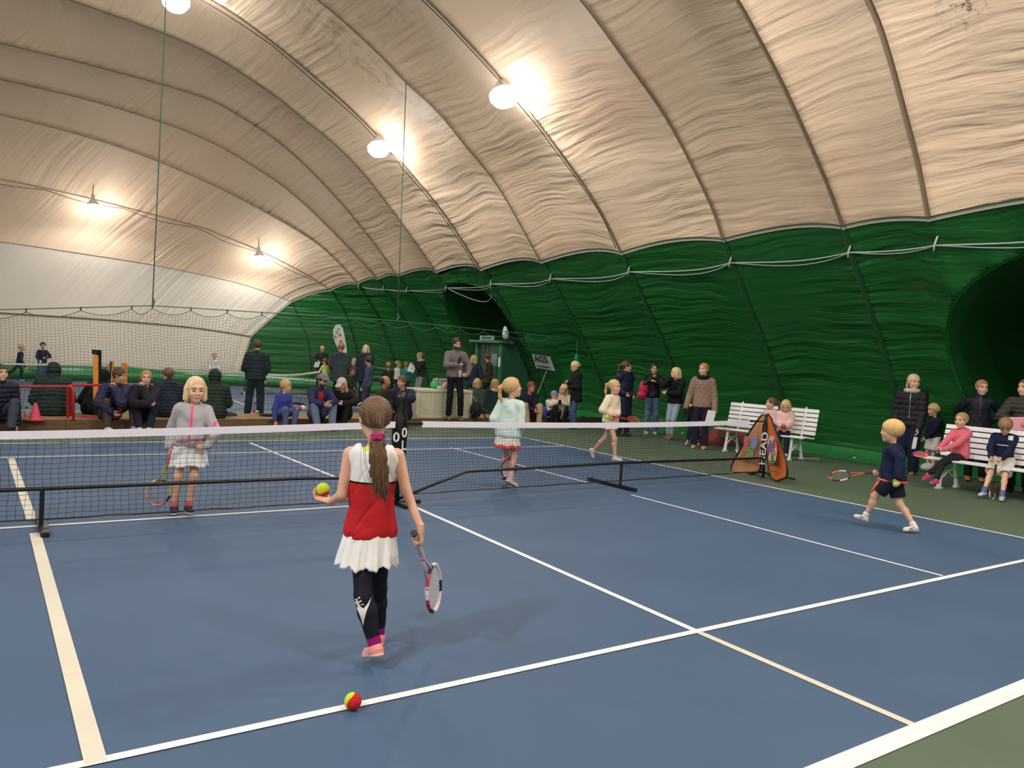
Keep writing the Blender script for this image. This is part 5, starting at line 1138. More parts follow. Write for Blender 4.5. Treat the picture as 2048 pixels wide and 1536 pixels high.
    if shc:
        for a_, ft, k_ in ((aR, ftR, kR), (aL, ftL, kL)):
            d, u_ = ft; c = a_+d*.04; g = Field(c-.26*max(s, .6)-.03, c+.26*max(s, .6)+.03, max(h*.7, .0038)); foot(a_, ft, g, .007, .02)
            if shc.get('boot'): g.cone(a_-u_*.03, a_+nrm(k_-a_)*.10*s, .048*s, .05*s, .02)
            g.cone(a_-u_*.062*s-d*.03*s, a_-u_*.062*s+d*.125*s, .04*s, .038*s, .01, (u_, .45)); g.cut(a_-u_*.078*s, -u_)
            if not shc.get('boot'): g.cone(a_+u_*.02*s, a_+u_*.12*s, .036*s, .05*s, .004, sub=True) if not so else None
            sole_p = a_-u_*.056*s
            field_obj('shoe', g, [cloth(shc['m'], .7), mat('sole_%d_%d_%d' % shc.get('sole', (220, 214, 204)), shc.get('sole', (220, 214, 204)), .6)], root, fm=lambda C: ((C-sole_p)@u_ < 0).astype(int), it=1)
            if shc.get('stripe'):
                sd = np.cross(d, u_); b = MB()
                for k2 in range(3):
                    for sgn in (1, -1): b.box(a_-u_*.035*s+d*(.035+.022*k2)*s+sd*sgn*.040*s, (.006, .008*s, .05*s), [sd, nrm(d+u_*.4), nrm(u_-d*.4)])
                b.build('shoe_stripes', cloth(shc['stripe']), root)
    # ---------------- hair
    hs_ = L.get('hair')
    if hs_:
        col, st = hs_[0], hs_[1]; g = Field(hc-hh*1.05-.05-(Z*.35*hh*3.2 if st in ('long', 'pony', 'ponylong') else 0), hc+hh*.85+.04, max(min(h, .009), .0045)); HC = lambda c: hc+(Rh*c[0]+Fh*c[1]+Uh*c[2])*hh
        el = lambda c, r, k=.02, sub=False: g.ell(HC(c), AH, np.array(r)*hh, k, sub)
        if st == 'balding': el((0, -.13, .08), (.36, .40, .34)); el((0, .0, .42), (.24, .34, .16), .02, True); el((0, .40, .0), (.30, .34, .5), .01, True)
        else:
            el((0, -.07, .145), (.375, .455, .405)); 
            vol = hs_[2] if len(hs_) > 2 else 0
            if vol: el((0, -.05, .15), (.385, .465, .42), .02)
            fr = {'short': (.0, .47, -.16, .30, .36, .40), 'fringe': (.0, .47, -.24, .27, .30, .36), 'bob': (.0, .52, -.03, .29, .36, .47)}.get(st, (.0, .50, -.09, .29, .34, .45)); el(fr[:3], fr[3:], .015, True)
        if st in ('short', 'fringe', 'balding'): g.cone(HC((0, .15, -.95)), HC((0, -.30, -.62)), .42*hh, .36*hh, .01, sub=True)
        if st in ('tied', 'pony', 'ponylong', 'bun'): g.cone(HC((0, .12, -.9)), HC((0, -.12, -.60)), .44*hh, .40*hh, .01, sub=True)
        if st == 'bun': el((0, -.42, .38), (.16, .15, .15))
        if st == 'tied': el((0, -.5, .02), (.10, .1, .14))
        if st == 'pony':
            g.cone(HC((0, -.46, .22)), HC((0, -.66, .10)), .07*hh, .11*hh, .02).cone(HC((0, -.66, .10)), HC((0, -.72, -.38)), .11*hh, .09*hh, .02).cone(HC((0, -.72, -.38)), HC((0, -.64, -.75)), .09*hh, .04*hh, .02)
        if st == 'long':
            for sx in (1, -1): g.cone(HC((sx*.33, .0, .05)), HC((sx*.36, .02, -.55)), .12*hh, .12*hh, .02).cone(HC((sx*.36, .02, -.55)), HC((sx*.30, .10, -1.0)), .12*hh, .05*hh, .02)
            g.cone(HC((0, -.25, 0)), HC((0, -.36, -.6)), .30*hh, .24*hh, .03)
        if st == 'bob':
            for sx in (1, -1): g.cone(HC((sx*.32, -.02, .05)), HC((sx*.35, .0, -.36)), .13*hh, .12*hh, .02)
            g.cone(HC((0, -.25, 0)), HC((0, -.30, -.34)), .32*hh, .28*hh, .03)
        amp = .0035*hh/.2
        tied = st in ('tied', 'pony', 'bun'); p1 = HC((0, -.52, .02)) if tied else HC((0, -.12, .2))
        def disp(V_, N_):
            a1 = np.arctan2((V_-p1)@Rh, (V_-p1)@(Uh if tied else -Fh)); rr_ = np.linalg.norm(V_-hc, axis=1)
            return amp*.34*(np.sin(a1*41+5*np.sin(a1*3)+rr_*30)+.7*np.sin(a1*73+2*np.sin(a1*7)))
        field_obj('hair', g, hairm(col), root, disp=disp)
        if len(hs_) > 3 and hs_[3]: q.band = HC((0, -.52, .2)); MB().sphere(q.band, .045*hh/.2*.9, n=12).build('hair_tie', cloth(hs_[3]), root, smooth=True)
    if L.get('cap'):
        g = Field(hc-hh*.7, hc+hh*.9, max(h*.7, .005)); c_ = L['cap']; g.ell(hc+Uh*.14*hh-Fh*.06*hh, AH, (.39*hh, .47*hh, .41*hh), .01); g.cut(hc+Uh*.12*hh, -(Uh-Fh*.12))
        if not c_.get('beanie'): g.ell(hc+Uh*.17*hh+Fh*.52*hh, [Rh, nrm(Fh-Uh*.25), nrm(Uh+Fh*.25)], (.28*hh, .30*hh, .045*hh), .02)
        field_obj('beanie' if c_.get('beanie') else 'cap', g, cloth(c_['m']), root)
    # ---------------- face
    toface = Fh@nrm(CP-hc)
    if toface > -.35 and not L.get('noface'):
        e0 = .058*hh
        for sx in (1, -1):
            c = hc+(Rh*sx*.145+Fh*.325+Uh*.02)*hh; b = MB().sphere(c, (e0*1.15, e0, e0*.72), AH, n=30 if D < 9 else 14); fc = [0 if (nrm(np.mean([b.v[i] for i in f_], 0)-c)@nrm(Fh)) < .76 else 1 for f_ in b.f]
            if pxm*hh < 34: fc = [0 if (nrm(np.mean([b.v[i] for i in f_], 0)-c)@nrm(Fh)) < .55 else 1 for f_ in b.f]
            mesh_obj('eye', b.v, b.f, None, root, None, True, [WHITE_EYE, IRIS], fc)
            bc = L.get('brow', tuple(int(v_*.62) for v_ in (hs_[0] if hs_ else (80, 60, 50)))); pts = [hc+(Rh*sx*(.07+.15*t)+Fh*(.41-.07*t)+Uh*(.135+.025*math.sin(math.pi*t)-.02*t))*hh for t in np.linspace(0, 1, 6)]
            MB().tube(pts, [.013*hh, .019*hh, .019*hh, .017*hh, .012*hh, .006*hh], 6).build('eyebrow', mat('brow_%d_%d_%d' % bc, bc, .8), root, smooth=True)
        pts = [hc+(Rh*x*.105+Fh*(.418-.055*x*x)+Uh*(-.245+.012*x*x*L.get('smile', .3)*4-.004))*hh for x in np.linspace(-1, 1, 9)]
        MB().tube(pts, [.006*hh, .014*hh, .02*hh, .02*hh, .017*hh, .02*hh, .02*hh, .014*hh, .006*hh], 6).build('lips', mat('lip_tone', (196, 120, 108), .5), root, smooth=True)
        if L.get('glasses'):
            b = MB()
            for sx in (1, -1):
                c = hc+(Rh*sx*.15+Fh*.43+Uh*.02)*hh; b.tube([c+(Rh*.095*math.cos(a_)+Uh*.075*math.sin(a_))*hh for a_ in np.linspace(0, 2*math.pi, 20, endpoint=False)], .012*hh, 5, closed=True)
                b.tube([c+Rh*sx*.09*hh, hc+(Rh*sx*.34+Fh*.1+Uh*.03)*hh, hc+(Rh*sx*.35-Fh*.05)*hh], .010*hh, 5)
            b.tube([hc+(Rh*.05+Fh*.44+Uh*.03)*hh, hc+(-Rh*.05+Fh*.44+Uh*.03)*hh], .010*hh, 5); b.build('glasses', mat('dark_frame', (30, 26, 26), .3), root)
        if L.get('beard'):
            g = Field(hc-hh*.75, hc+hh*.6, .006); g.ell(hc+(Fh*.12-Uh*.26)*hh, AH, (.275*hh, .30*hh, .26*hh), .01); g.cut(hc-Uh*.14*hh, Uh-Fh*.0); g.ell(hc+(Fh*.48-Uh*.24)*hh, AH, (.1*hh, .12*hh, .035*hh), .005, True); field_obj('beard', g, hairm(L['beard']), root)
    if L.get('headband'):
        pts = [hc+(Rh*.385*math.cos(a_)+Fh*(-.05+.455*math.sin(a_))+Uh*(.20+.03*math.sin(a_)))*hh for a_ in np.linspace(0, 2*math.pi, 40, endpoint=False)]; MB().tube(pts, .045*hh, 8, closed=True, flat=.35).build('headband', cloth(L['headband']), root, smooth=True)
    if L.get('scarf'): 
        pts = [nk+up*.02+(Rs*.085*math.cos(a_)+Fs*.085*math.sin(a_))*s*1.1 for a_ in np.linspace(0, 2*math.pi, 24, endpoint=False)]; MB().tube(pts, .042*s, 8, closed=True).build('scarf', cloth(L['scarf'], bump=1.), root, smooth=True)
    return q
def patch(q, fld, r0, u0, w_, h_, m, name, d=None, off=.003, n=8, rr=None, uu=None, shape=None, thick=True):
    """a cloth patch laid on the surface of a garment; (r0,u0) metres from the person's base along right and up, seen from direction d"""
    F_ = d if d is not None else q.F; R_ = np.cross(F_, Z) if rr is None else rr; U_ = Z if uu is None else uu; B = q.base; ny_ = max(2, int(n*h_/max(w_, h_))+1); nx_ = max(2, int(n*w_/max(w_, h_))+1)
    gx, gy = np.meshgrid(np.linspace(-.5, .5, nx_), np.linspace(-.5, .5, ny_), indexing='ij')
    o = B+R_*(r0+(gx*w_)[..., None])+U_*((u0+gy*h_)[..., None])
    if shape is not None: o = B+R_*((r0+gx*w_*shape(gy+.5)))[..., None]+U_*((u0+gy*h_)[..., None])
    o = (o+F_*.5).reshape(-1, 3); p, ok = fld.hit(o, -F_, 1.0, off)
    fs = [f_ for f_ in grid_faces(nx_, ny_) if ok[f_].all()]
    if not fs: return None
    return mesh_obj(name, p, fs, m, q.o, smooth=True)
def decal_text(q, fld, s_, size, r0, u0, m, d=None, rot=0., width=None, name='lettering', off=.003, B=None, par=None):
    F_ = d if d is not None else q.F; R_ = np.cross(F_, Z)*-1; R_ = nrm(R_); c, sn = math.cos(rot), math.sin(rot); ri = R_*c+Z*sn; up_ = -R_*sn+Z*c
    o = text_mesh(s_, size, (q.base if B is None else B)-R_*r0*0+np.cross(F_, Z)*r0+Z*u0+F_*.5, ri, up_, m, name, par or q.o, ext=0, width=width)
    co = np.empty(len(o.data.vertices)*3); o.data.vertices.foreach_get('co', co); w0 = wloc(o); p, ok = fld.hit(co.reshape(-1, 3)+w0, -F_, 1.0, off); o.data.vertices.foreach_set('co', (p-w0).ravel()); o.data.update(); return o
# ---------------------------------------------------------------- rackets
def racket(grip, head, nface, label, cols, size=1., text=None, L_=None):
    """grip: butt end point, head: direction towards the head (unit), nface: normal of the string bed"""
    grip = np.asarray(grip, float); d = nrm(head); n = nrm(nface-d*(nface@d)); u = np.cross(d, n); L = (L_ or .62)*size; t = empty('tennis_racket', grip, label, 'racket')
    gl = .30*L; hl = .42*L; hw = .165*L*1.05; c = grip+d*(L-hl/2); a_, b_ = hl/2, hw
    pts = [c+d*a_*math.cos(x)+u*b_*math.sin(x)*(1-.08*math.cos(x)) for x in np.linspace(0, 2*math.pi, 48, endpoint=False)]
    fr = MB().tube(pts, .0112*size, 8, closed=True, flat=None); mi = []
    for i in range(48):
        x = 2*math.pi*(i+.5)/48; seg = int(x/(2*math.pi)*len(cols[0])); mi += [seg]*8
    fr.m = mi; fo_ = fr.build('frame', [mat('racket_%d_%d_%d' % k, k, .3) for k in cols[0]], t, smooth=True)
    b = MB(); top_ = grip+d*(gl+.03)
    for sx in (1, -1): b.tube([top_, grip+d*(gl+.09*L)+u*sx*.012, c-d*a_*.93+u*sx*b_*.36*1.0], .0085*size, 8)
    b.build('throat', mat('racket_%d_%d_%d' % cols[1], cols[1], .3), t, smooth=True)
    g = MB().tube([grip, grip+d*.012, grip+d*gl*.97, grip+d*gl], [.0175*size, .0155*size, .0145*size, .012*size], 8); g.build('handle_grip', cloth(cols[2], .7), t, smooth=True)
    MB().tube([grip-d*.006, grip+d*.006], .0185*size, 10).build('butt_cap', mat('racket_%d_%d_%d' % (cols[4] if len(cols) > 4 else cols[1]), cols[4] if len(cols) > 4 else cols[1], .4), t)
    MB().tube([grip+d*gl*.97, grip+d*(gl+.04)], .0125*size, 8).build('shaft', mat('racket_%d_%d_%d' % cols[1], cols[1], .3), t, smooth=True)
    S = []; 
    for k in range(-7, 8):
        y = b_*k/8.; x = a_*math.sqrt(max(0, 1-(k/8.)**2)); S.append([c+u*y-d*x, c+u*y, c+u*y+d*x])
    for k in range(-9, 10):
        x = a_*k/10.; y = b_*math.sqrt(max(0, 1-(k/10.)**2)); S.append([c+d*x-u*y, c+d*x, c+d*x+u*y])
    strands(S, .0022, 'strings', mat('string_%d_%d_%d' % cols[3], cols[3], .5), t)
    if text: 
        b = MB(); 
        for k in range(len(text)):
            x = math.pi*(.80-.5*k/len(text)); p = c+d*a_*math.cos(x)+u*b_*math.sin(x); tg = nrm(d*a_*math.sin(x)-u*b_*math.cos(x)); nn = nrm(CP-p); nn = nrm(nn-tg*(nn@tg))
            text_mesh(text[k], .024, p+nn*.0122*size, tg, np.cross(nn, tg), mat('racket_dark_print', (24, 24, 40), .4), 'frame_letter', fo_, ext=.001)
    return t
# ================================================================= the people
WHT = (226, 224, 216); NAVY = (24, 28, 52); BLKC = (20, 20, 24); DKGR = (26, 40, 38)
def pix_patch(q, fld, poly, m, name, par=None, off=.003, step=2.5):
    """a printed shape lying on a garment, outlined by where it appears"""
    pts = []
    for a, b in zip(poly, poly[1:]+poly[:1]):
        n = max(1, int(math.hypot(b[0]-a[0], b[1]-a[1])/step))
        for k in range(n): pts.append((a[0]+(b[0]-a[0])*k/n, a[1]+(b[1]-a[1])*k/n))
    bm = bmesh.new(); vs = [bm.verts.new((x, y, 0)) for x, y in pts]; bm.faces.new(vs); bmesh.ops.triangulate(bm, faces=bm.faces[:])
    for _ in range(2): bmesh.ops.subdivide_edges(bm, edges=[e for e in bm.edges if e.calc_length() > step*1.6], cuts=1, use_grid_fill=False); bmesh.ops.triangulate(bm, faces=bm.faces[:])
    D = depth(q.base); out = []; oks = []; bm.verts.index_update()
    for v in bm.verts:
        d = nrm(ray(v.co.x, v.co.y)); o = CP+d*(D-.6)*1.0; p, ok = fld.hit(o, d, 1.3, off); out.append(p[0]); oks.append(bool(ok[0]))
    fs = [[v.index for v in f.verts] for f in bm.faces if all(oks[v.index] for v in f.verts)]; bm.free(); return mesh_obj(name, out, fs, m, par or q.o)

# ---- the girl in the foreground, seen from behind
Dg = 3.97
G0 = at(828, 1067, 3.85); dR = at(877, 1203, 4.33)-G0; LR = float(np.linalg.norm(dR)); dR = nrm(dR)
def shirt_fm(C):
    u = (C-SH_P)@SH_U; return np.where(u > .219, 0, np.where(u > .211, 2, 1))
SH_P = at(741, 1046, Dg); SH_U = nrm(Z)
Dg = Dg; gb = ground(745, 1322); gb = np.array([SH_P[0], SH_P[1], 0.])
q = person('girl from behind in a red and white sleeveless top and white pleated skirt', gb, 1.33, 178, child=True, build=.96,
  pose=dict(pel=SH_P, lean=(.0, .02), hh=.218, hy=-16, hp=2, hd=(0, 0, -.008),
    hL=at(660, 1004, Dg+.06), EL=at(684, 990, Dg-.04), hdL=-CR*.9+CF*.3+CU*.22, pnL=Z*1., curlL=.55, thL=CF*1.,
    hR=G0+dR*.055+Z*.058+CR*.020, ER=at(811, 978, Dg-.03), hdR=-Z*1.+CR*.05, pnR=-CR*1., curlR=1.25, thumbR=1.1,
    fL=at(750, 1290, 3.86), tL=nrm(-CR*.55+V3(CF[0], CF[1], 0)*.75-Z*.30), fR=at(757, 1268, 4.2), tR=nrm(V3(CF[0], CF[1], 0)-CR*.15-Z*.12), KL=at(727, 1192, 3.87), KR=at(756, 1178, 4.13)),
  look=dict(skin=(224, 176, 150), top=dict(m=[cloth((234, 236, 238), .8, .35), cloth((190, 36, 42), .8, .35), cloth((20, 20, 24))], fm=shirt_fm, sleeve=0, hem=.052, crease=.008, wide=1.0, th=.012, fold=.0075, fsc=.75, name='sleeveless_top'),
    bottom=dict(kind='skirt', m=cloth((238, 240, 242), .8, .3), rise=-.035, len=.16, flare=.026, pleats=13, pa=.0115, th=.004, under=(24, 28, 40), ulen=.80, tilt=-.06),
    socks=dict(m=(158, 20, 120), len=.085), shoes=dict(m=(226, 150, 140), sole=(232, 214, 200), stripe=(238, 214, 208)),
    hair=((104, 78, 56), 'tied'), noface=True))
NEAR = q
g = Field(np.minimum(at(700, 840, 3.7), at(800, 1020, 3.9))-.12, np.maximum(at(700, 840, 3.7), at(800, 1020, 3.9))+.12, .005)
pk = [(754, 866, 3.83, .022), (755, 885, 3.80, .034), (756, 915, 3.79, .042), (760, 945, 3.80, .041), (765, 972, 3.81, .031), (771, 1000, 3.82, .010)]
PP = [(at(x, y, d), r) for x, y, d, r in pk]
for (a, ra), (b_, rb) in zip(PP[:-1], PP[1:]): g.cone(a, b_, ra, rb, .02, (CF, .55))
g.cone(at(745, 940, 3.84), at(752, 985, 3.85), .018, .006, .015)
field_obj('ponytail', g, hairm((104, 78, 56)), q.o, disp=lambda V_, N_: .0022*np.sin((V_@CR)*420+2*np.sin(V_[:, 2]*22))+.0016*np.sin((V_@CR)*900+V_[:, 2]*30))
b = MB(); R_ = random.Random(5)
for k in range(90):
    x0 = 755+R_.uniform(-7, 7); sp = R_.uniform(-16, 16); ln = R_.uniform(.6, 1.08); sw_ = R_.uniform(-6, 6)
    b.tube([at(x0+sp*t+sw_*math.sin(3*t), 872+125*t*ln, 3.79-.03*math.sin(3*t)+R_.uniform(0, .01)) for t in np.linspace(0, 1, 9)], [.0011]*6+[.0009, .0007, .0004], 4)
for k in range(26):
    an = R_.uniform(-.5, 1.2); b.tube([at(742+30*math.sin(an+.2*t)*(1-.2*t)+R_.uniform(-1, 1), 830-26*math.cos(an)+44*t, 3.83-.02*t) for t in np.linspace(0, 1, 7)], .0008, 4)
for k in range(9):
    x0 = 742-R_.uniform(0, 16); b.tube([at(x0-14*math.sin(2.5*t)*k/9+18*t*t, 872+(60+6*k)*t, 3.83) for t in np.linspace(0, 1, 10)], .0007, 4)
b.build('loose_strands', hairm((132, 104, 78)), q.o, smooth=True)
b = MB(); c = at(755, 873, 3.80)
for k in range(3): b.tube([c+(CR*math.cos(a_)*(.026+.004*math.sin(5*a_+k))+CF*math.sin(a_)*.022+CU*(.008*(k-1)+.004*math.sin(7*a_+2*k))) for a_ in np.linspace(0, 2*math.pi, 30, endpoint=False)], .0075, 6, closed=True)
b.build('scrunchie', mat('pink_scrunchie', (206, 44, 140), .7, bump=1.5, bscale=120, noise=.4, nscale=140), q.o, smooth=True)
MB().tube([at(x, y, 3.86) for x, y in ((713, 815), (717, 809), (723, 805))], .0035, 6).build('hair_clip', mat('steel_clip', (220, 220, 226), .2, .9), q.o, smooth=True)
pix_patch(q, q.f, [(716, 893), (728, 891), (742, 892), (746, 900), (738, 908), (724, 906)], mat('neon_yellow_cloth', (204, 238, 90), .7), 'neon_undershirt', off=.006)
M_PRW = mat('white_leg_print', (232, 230, 226), .6)
pix_patch(q, q.gb, [(743, 1194), (739, 1208), (733, 1222), (729, 1238), (726, 1252), (723, 1240), (718, 1226), (712, 1214), (710, 1204), (714, 1200), (717, 1209), (722, 1214), (727, 1217), (734, 1209)], M_PRW, 'curved_leg_mark')
ca, sa = math.cos(.45), math.sin(.45); tE = text_mesh('E', .062, at(718.5, 1205, 3.7), CR*ca+CU*sa, -CR*sa+CU*ca, M_PRW, 'leg_letter_E', q.o, ext=0)
co = np.empty(len(tE.data.vertices)*3); tE.data.vertices.foreach_get('co', co); w0 = wloc(tE); co = co.reshape(-1, 3)+w0; co = np.array([q.gb.hit(p, nrm(p-CP), .6, .003)[0][0] for p in co]); tE.data.vertices.foreach_set('co', (co-w0).ravel()); tE.data.update()
ball(at(646, 979, Dg+.11), .0355, 'yellow and red ball held in the left hand of the girl in red', ax=CU*.8+CR*.3-CF*.5, cols=(M_NEON, M_REDF))
G0 = at(828, 1067, 3.85); dR = at(877, 1203, 4.33)-G0; LR = float(np.linalg.norm(dR)); dR = nrm(dR); vv = nrm(ray(850, 1150)); e1 = nrm(np.cross(dR, vv)); e2 = np.cross(e1, dR)
racket(G0, dR, e1*.87-e2*.50*np.sign(e2@CF), 'white and pink tennis racket hanging from the right hand of the girl in red', ([(230, 226, 226), (230, 226, 226), (40, 34, 70), (206, 50, 90), (230, 226, 226), (206, 50, 90), (44, 38, 74), (230, 226, 226), (230, 226, 226), (230, 226, 226), (40, 34, 70), (230, 226, 226)], (216, 190, 200), (206, 200, 198), (226, 224, 226), (40, 34, 34)), 1.0, 'babolat', LR)

# ---- girl in grey hoodie
Dh = 7.04; pb = at(377, 905, Dh); 
q = person('blonde girl in a grey hooded jacket with pink zip behind the left net', V3(pb[0], pb[1], 0), 1.215, 8, child=True, build=1.02,
  pose=dict(pel=at(379, 889, Dh), lean=(-.06, .02), hy=-4, hp=6, hh=.222, hR=at(339, 893, Dh-.05), ER=at(343, 858, Dh+.02), hdR=-Z*1.+CR*.1, pnR=CR*.8+CF*.4, curlR=1.2, thumbR=1., hL=at(413, 893, Dh-.10), EL=at(433, 868, Dh+.03), hdL=-CR*1.-Z*.05-CF*.1, pnL=CF*1., curlL=.35,
    fR=at(348, 1013, Dh-.03), fL=at(377, 1012, Dh-.02), tR=(.12, 1, 0), tL=(-.1, 1, 0)),
  look=dict(skin=(224, 176, 150), top=dict(m=(176, 174, 178), th=.022, hem=.012, hood='down', wide=1.05, fold=.004, arm=1.1, rough=.95, name='hooded_jacket'),
    bottom=dict(kind='skirt', m=cloth((236, 240, 244)), rise=.03, len=.225, flare=.04, pleats=7, pa=.007, th=.006), socks=dict(m=(226, 118, 124), len=.06), shoes=dict(m=(38, 46, 64), sole=(216, 214, 190)), hair=((226, 202, 158), 'bob')))
pix_patch(q, q.gt, [(383, 812), (387, 812), (384, 850), (379, 882), (375, 882), (380, 850)], mat('neon_pink_trim', (244, 70, 130), .6), 'pink_zip')
pix_patch(q, q.gt, [(426, 845), (432, 842), (433, 851), (427, 854)], mat('neon_pink_trim', (244, 70, 130), .6), 'pink_elbow_patch')
pix_patch(q, q.gt, [(352, 880), (410, 878), (410, 882), (352, 885)], mat('rose_trim', (150, 96, 110), .8), 'rose_waistband')
dr = at(304, 1021, Dh-.06)-at(341, 900, Dh-.07)
racket(q.palmR-nrm(dr)*.05, nrm(dr), -CF*.93+CR*.3, 'yellow tennis racket with a pink grip, held down by the blonde girl in grey', ([(222, 150, 130), (214, 120, 110), (196, 170, 110), (190, 170, 90), (214, 206, 70), (110, 80, 90), (60, 50, 50), (214, 206, 70), (206, 206, 80), (40, 40, 40), (214, 100, 110), (214, 130, 120)], (206, 210, 60), (236, 90, 106), (150, 160, 160), (236, 90, 106)), .9)

# ---- girl in mint sweater
Dm = 9.45; pb = at(1017, 866, Dm)
q = person('girl in a mint green jumper and white skirt with a long blonde ponytail', V3(pb[0], pb[1], 0), 1.34, 150, child=True,
  pose=dict(pel=at(1016, 866, Dm), lean=(.04, .03), hy=50, hp=-10, hh=.232, hR=at(1038, 868, Dm+.05), eR=(.8, -1, 0), hdR=-Z, curlR=1.2, hL=at(998, 862, Dm+.1), fR=at(1021, 958, Dm-.05), tR=nrm(CR*.85-Z*.45+V3(CF[0], CF[1], 0)*.1), fL=at(1010, 950, Dm+.25), tL=nrm(CR*.3+V3(CF[0], CF[1], 0)*.8-Z*.3)),
  look=dict(skin=(222, 172, 150), top=dict(m=(200, 224, 218), th=.028, hem=.035, wide=1.12, fold=.004, arm=1.15, name='jumper'), bottom=dict(kind='skirt', m=cloth((230, 226, 220)), rise=.0, len=.17, flare=.03, pleats=9, pa=.008, th=.012, band=.16, bandc=(206, 84, 84)),
    socks=dict(m=(222, 200, 196), len=.08), shoes=dict(m=(214, 196, 190), sole=(40, 38, 40)), hair=((206, 170, 112), 'pony', 1)))
dr = nrm(at(1012, 958, Dm-.16)-at(1040, 864, Dm-.05))
racket(q.palmR-dr*.04-CF*.03, dr, -CF*.9+CR*.35, 'purple tennis racket held by the girl in the mint jumper', ([(84, 30, 84), (84, 30, 84), (50, 34, 60), (110, 50, 100)], (96, 30, 96), (206, 50, 100), (206, 200, 200), (206, 50, 100)), .88)
# ---- girl in cream sweater
Dc = 12.55; pb = at(1222, 842, Dc)
q = person('girl in a cream jumper striding right behind the net with a red racket', V3(pb[0], pb[1], 0), 1.34, 62, child=True,
  pose=dict(pel=at(1221, 841, Dc), lean=(-.02, .02), hy=4, hp=2, hh=.225, hR=at(1226, 830, Dc-.14), eR=(1, -.6, -.5), hdR=nrm(-CR*.3-Z*.4-CF*.3), curlR=1.1, hL=at(1236, 828, Dc-.18), eL=(-1, -.5, -.6), hdL=nrm(-CR*1.-Z*.2), curlL=.8,
    fR=at(1230, 914, Dc-.1), tR=nrm(CR*.8-V3(CF[0], CF[1], 0)*.5), fL=at(1187, 901, Dc+.25), tL=nrm(CR*.35-Z*.9), kL=(0, 1, -.3)),
  look=dict(skin=(222, 172, 148), top=dict(m=(228, 214, 190), th=.03, hem=.03, wide=1.12, arm=1.2, fold=.0035, name='jumper'), bottom=dict(kind='skirt', m=cloth((232, 226, 222)), rise=.0, len=.13, flare=.012, pleats=6, pa=.003, th=.008), shoes=dict(m=(222, 200, 200), sole=(232, 226, 226)), socks=dict(m=(222, 206, 200), len=.02), hair=((206, 176, 126), 'pony', 0)))
dr = nrm(at(1274, 841, Dc-.1)-at(1224, 833, Dc-.2))
racket(at(1226, 833, Dc-.24), dr, CU*.75-CF*.6, 'red tennis racket held level by the girl in the cream jumper', ([(190, 60, 50)], (196, 50, 44), (200, 50, 50), (120, 60, 56), (200, 50, 50)), .72)
ball(at(1214, 834, Dc-.26), .036, 'yellow ball in the hand of the girl in the cream jumper', cols=(M_NEON, M_NEON))
# ---- boy walking left
Db = 8.22; pb = at(1788, 948, Db)
q = person('small blond boy in a navy jumper and shorts striding left along the sideline', V3(pb[0], pb[1], 0), 1.2, -98, child=True,
  pose=dict(pel=at(1786, 958, Db), lean=(0, .05), hy=-6, hp=2, hh=.232, hL=at(1796, 956, Db-.2), EL=at(1800, 916, Db-.17), hdL=-Z*1., pnL=V3(CF[0], CF[1], 0), curlL=1.1, hR=at(1762, 944, Db+.14), eR=(.4, -1, -.5), hdR=nrm(-CR*.9-Z*.3), curlR=1.2, pnR=Z*1.,
    fL=at(1731, 1032, Db+.12), tL=nrm(-CR*.92+Z*.30+CF*.1), fR=at(1828, 1052, Db-.12), tR=nrm(-CR*1.-Z*.02)),
  look=dict(skin=(224, 178, 152), flat=.9, top=dict(m=(24, 34, 62), th=.026, hem=.03, wide=1.1, arm=1.1, name='jumper'), bottom=dict(kind='shorts', m=(28, 30, 50), len=.86, th=.022, wide=1.08), socks=dict(m=(226, 226, 226), len=.045), shoes=dict(m=(220, 212, 202), sole=(226, 216, 206), stripe=(60, 80, 120)), hair=((222, 184, 118), 'short', 1)))
cb_ = at(1785, 961, Db); b = MB(); rr = .125
b.tube([cb_+CR*.135*math.cos(a_)+V3(CF[0], CF[1], 0)*.135*math.sin(a_)+Z*(.0-.012*math.cos(a_)) for a_ in np.linspace(0, 2*math.pi, 30, endpoint=False)], .012, 6, closed=True)
b.tube([at(1758, 962, Db-.11), at(1750, 972, Db-.12), at(1743, 985, Db-.11)], .010, 6); b.build('coral_belt', mat('coral_belt', (240, 96, 70), .6), q.o, smooth=True)
b = MB(); hL_ = q.hL; b.tube([hL_+Z*.035, hL_+Z*.0], .032, 10); b.build('shirt_cuff', cloth((230, 230, 230)), q.o)
ball(at(1791, 969, Db-.3), .028, 'small yellow ball in the hand of the blond boy in navy', cols=(M_TEN, M_TEN))
dr = nrm(at(1671, 955, Db+.32)-at(1762, 946, Db+.14))
racket(q.palmR-dr*.03, dr, CU*.86-CF*.5, 'black and orange tennis racket carried level by the blond boy in navy', ([(40, 36, 36), (206, 90, 70), (214, 200, 190), (40, 36, 36), (40, 36, 36), (214, 206, 200), (40, 36, 36), (206, 90, 70)], (206, 90, 70), (110, 40, 56), (120, 130, 128), (60, 30, 40)), .82)

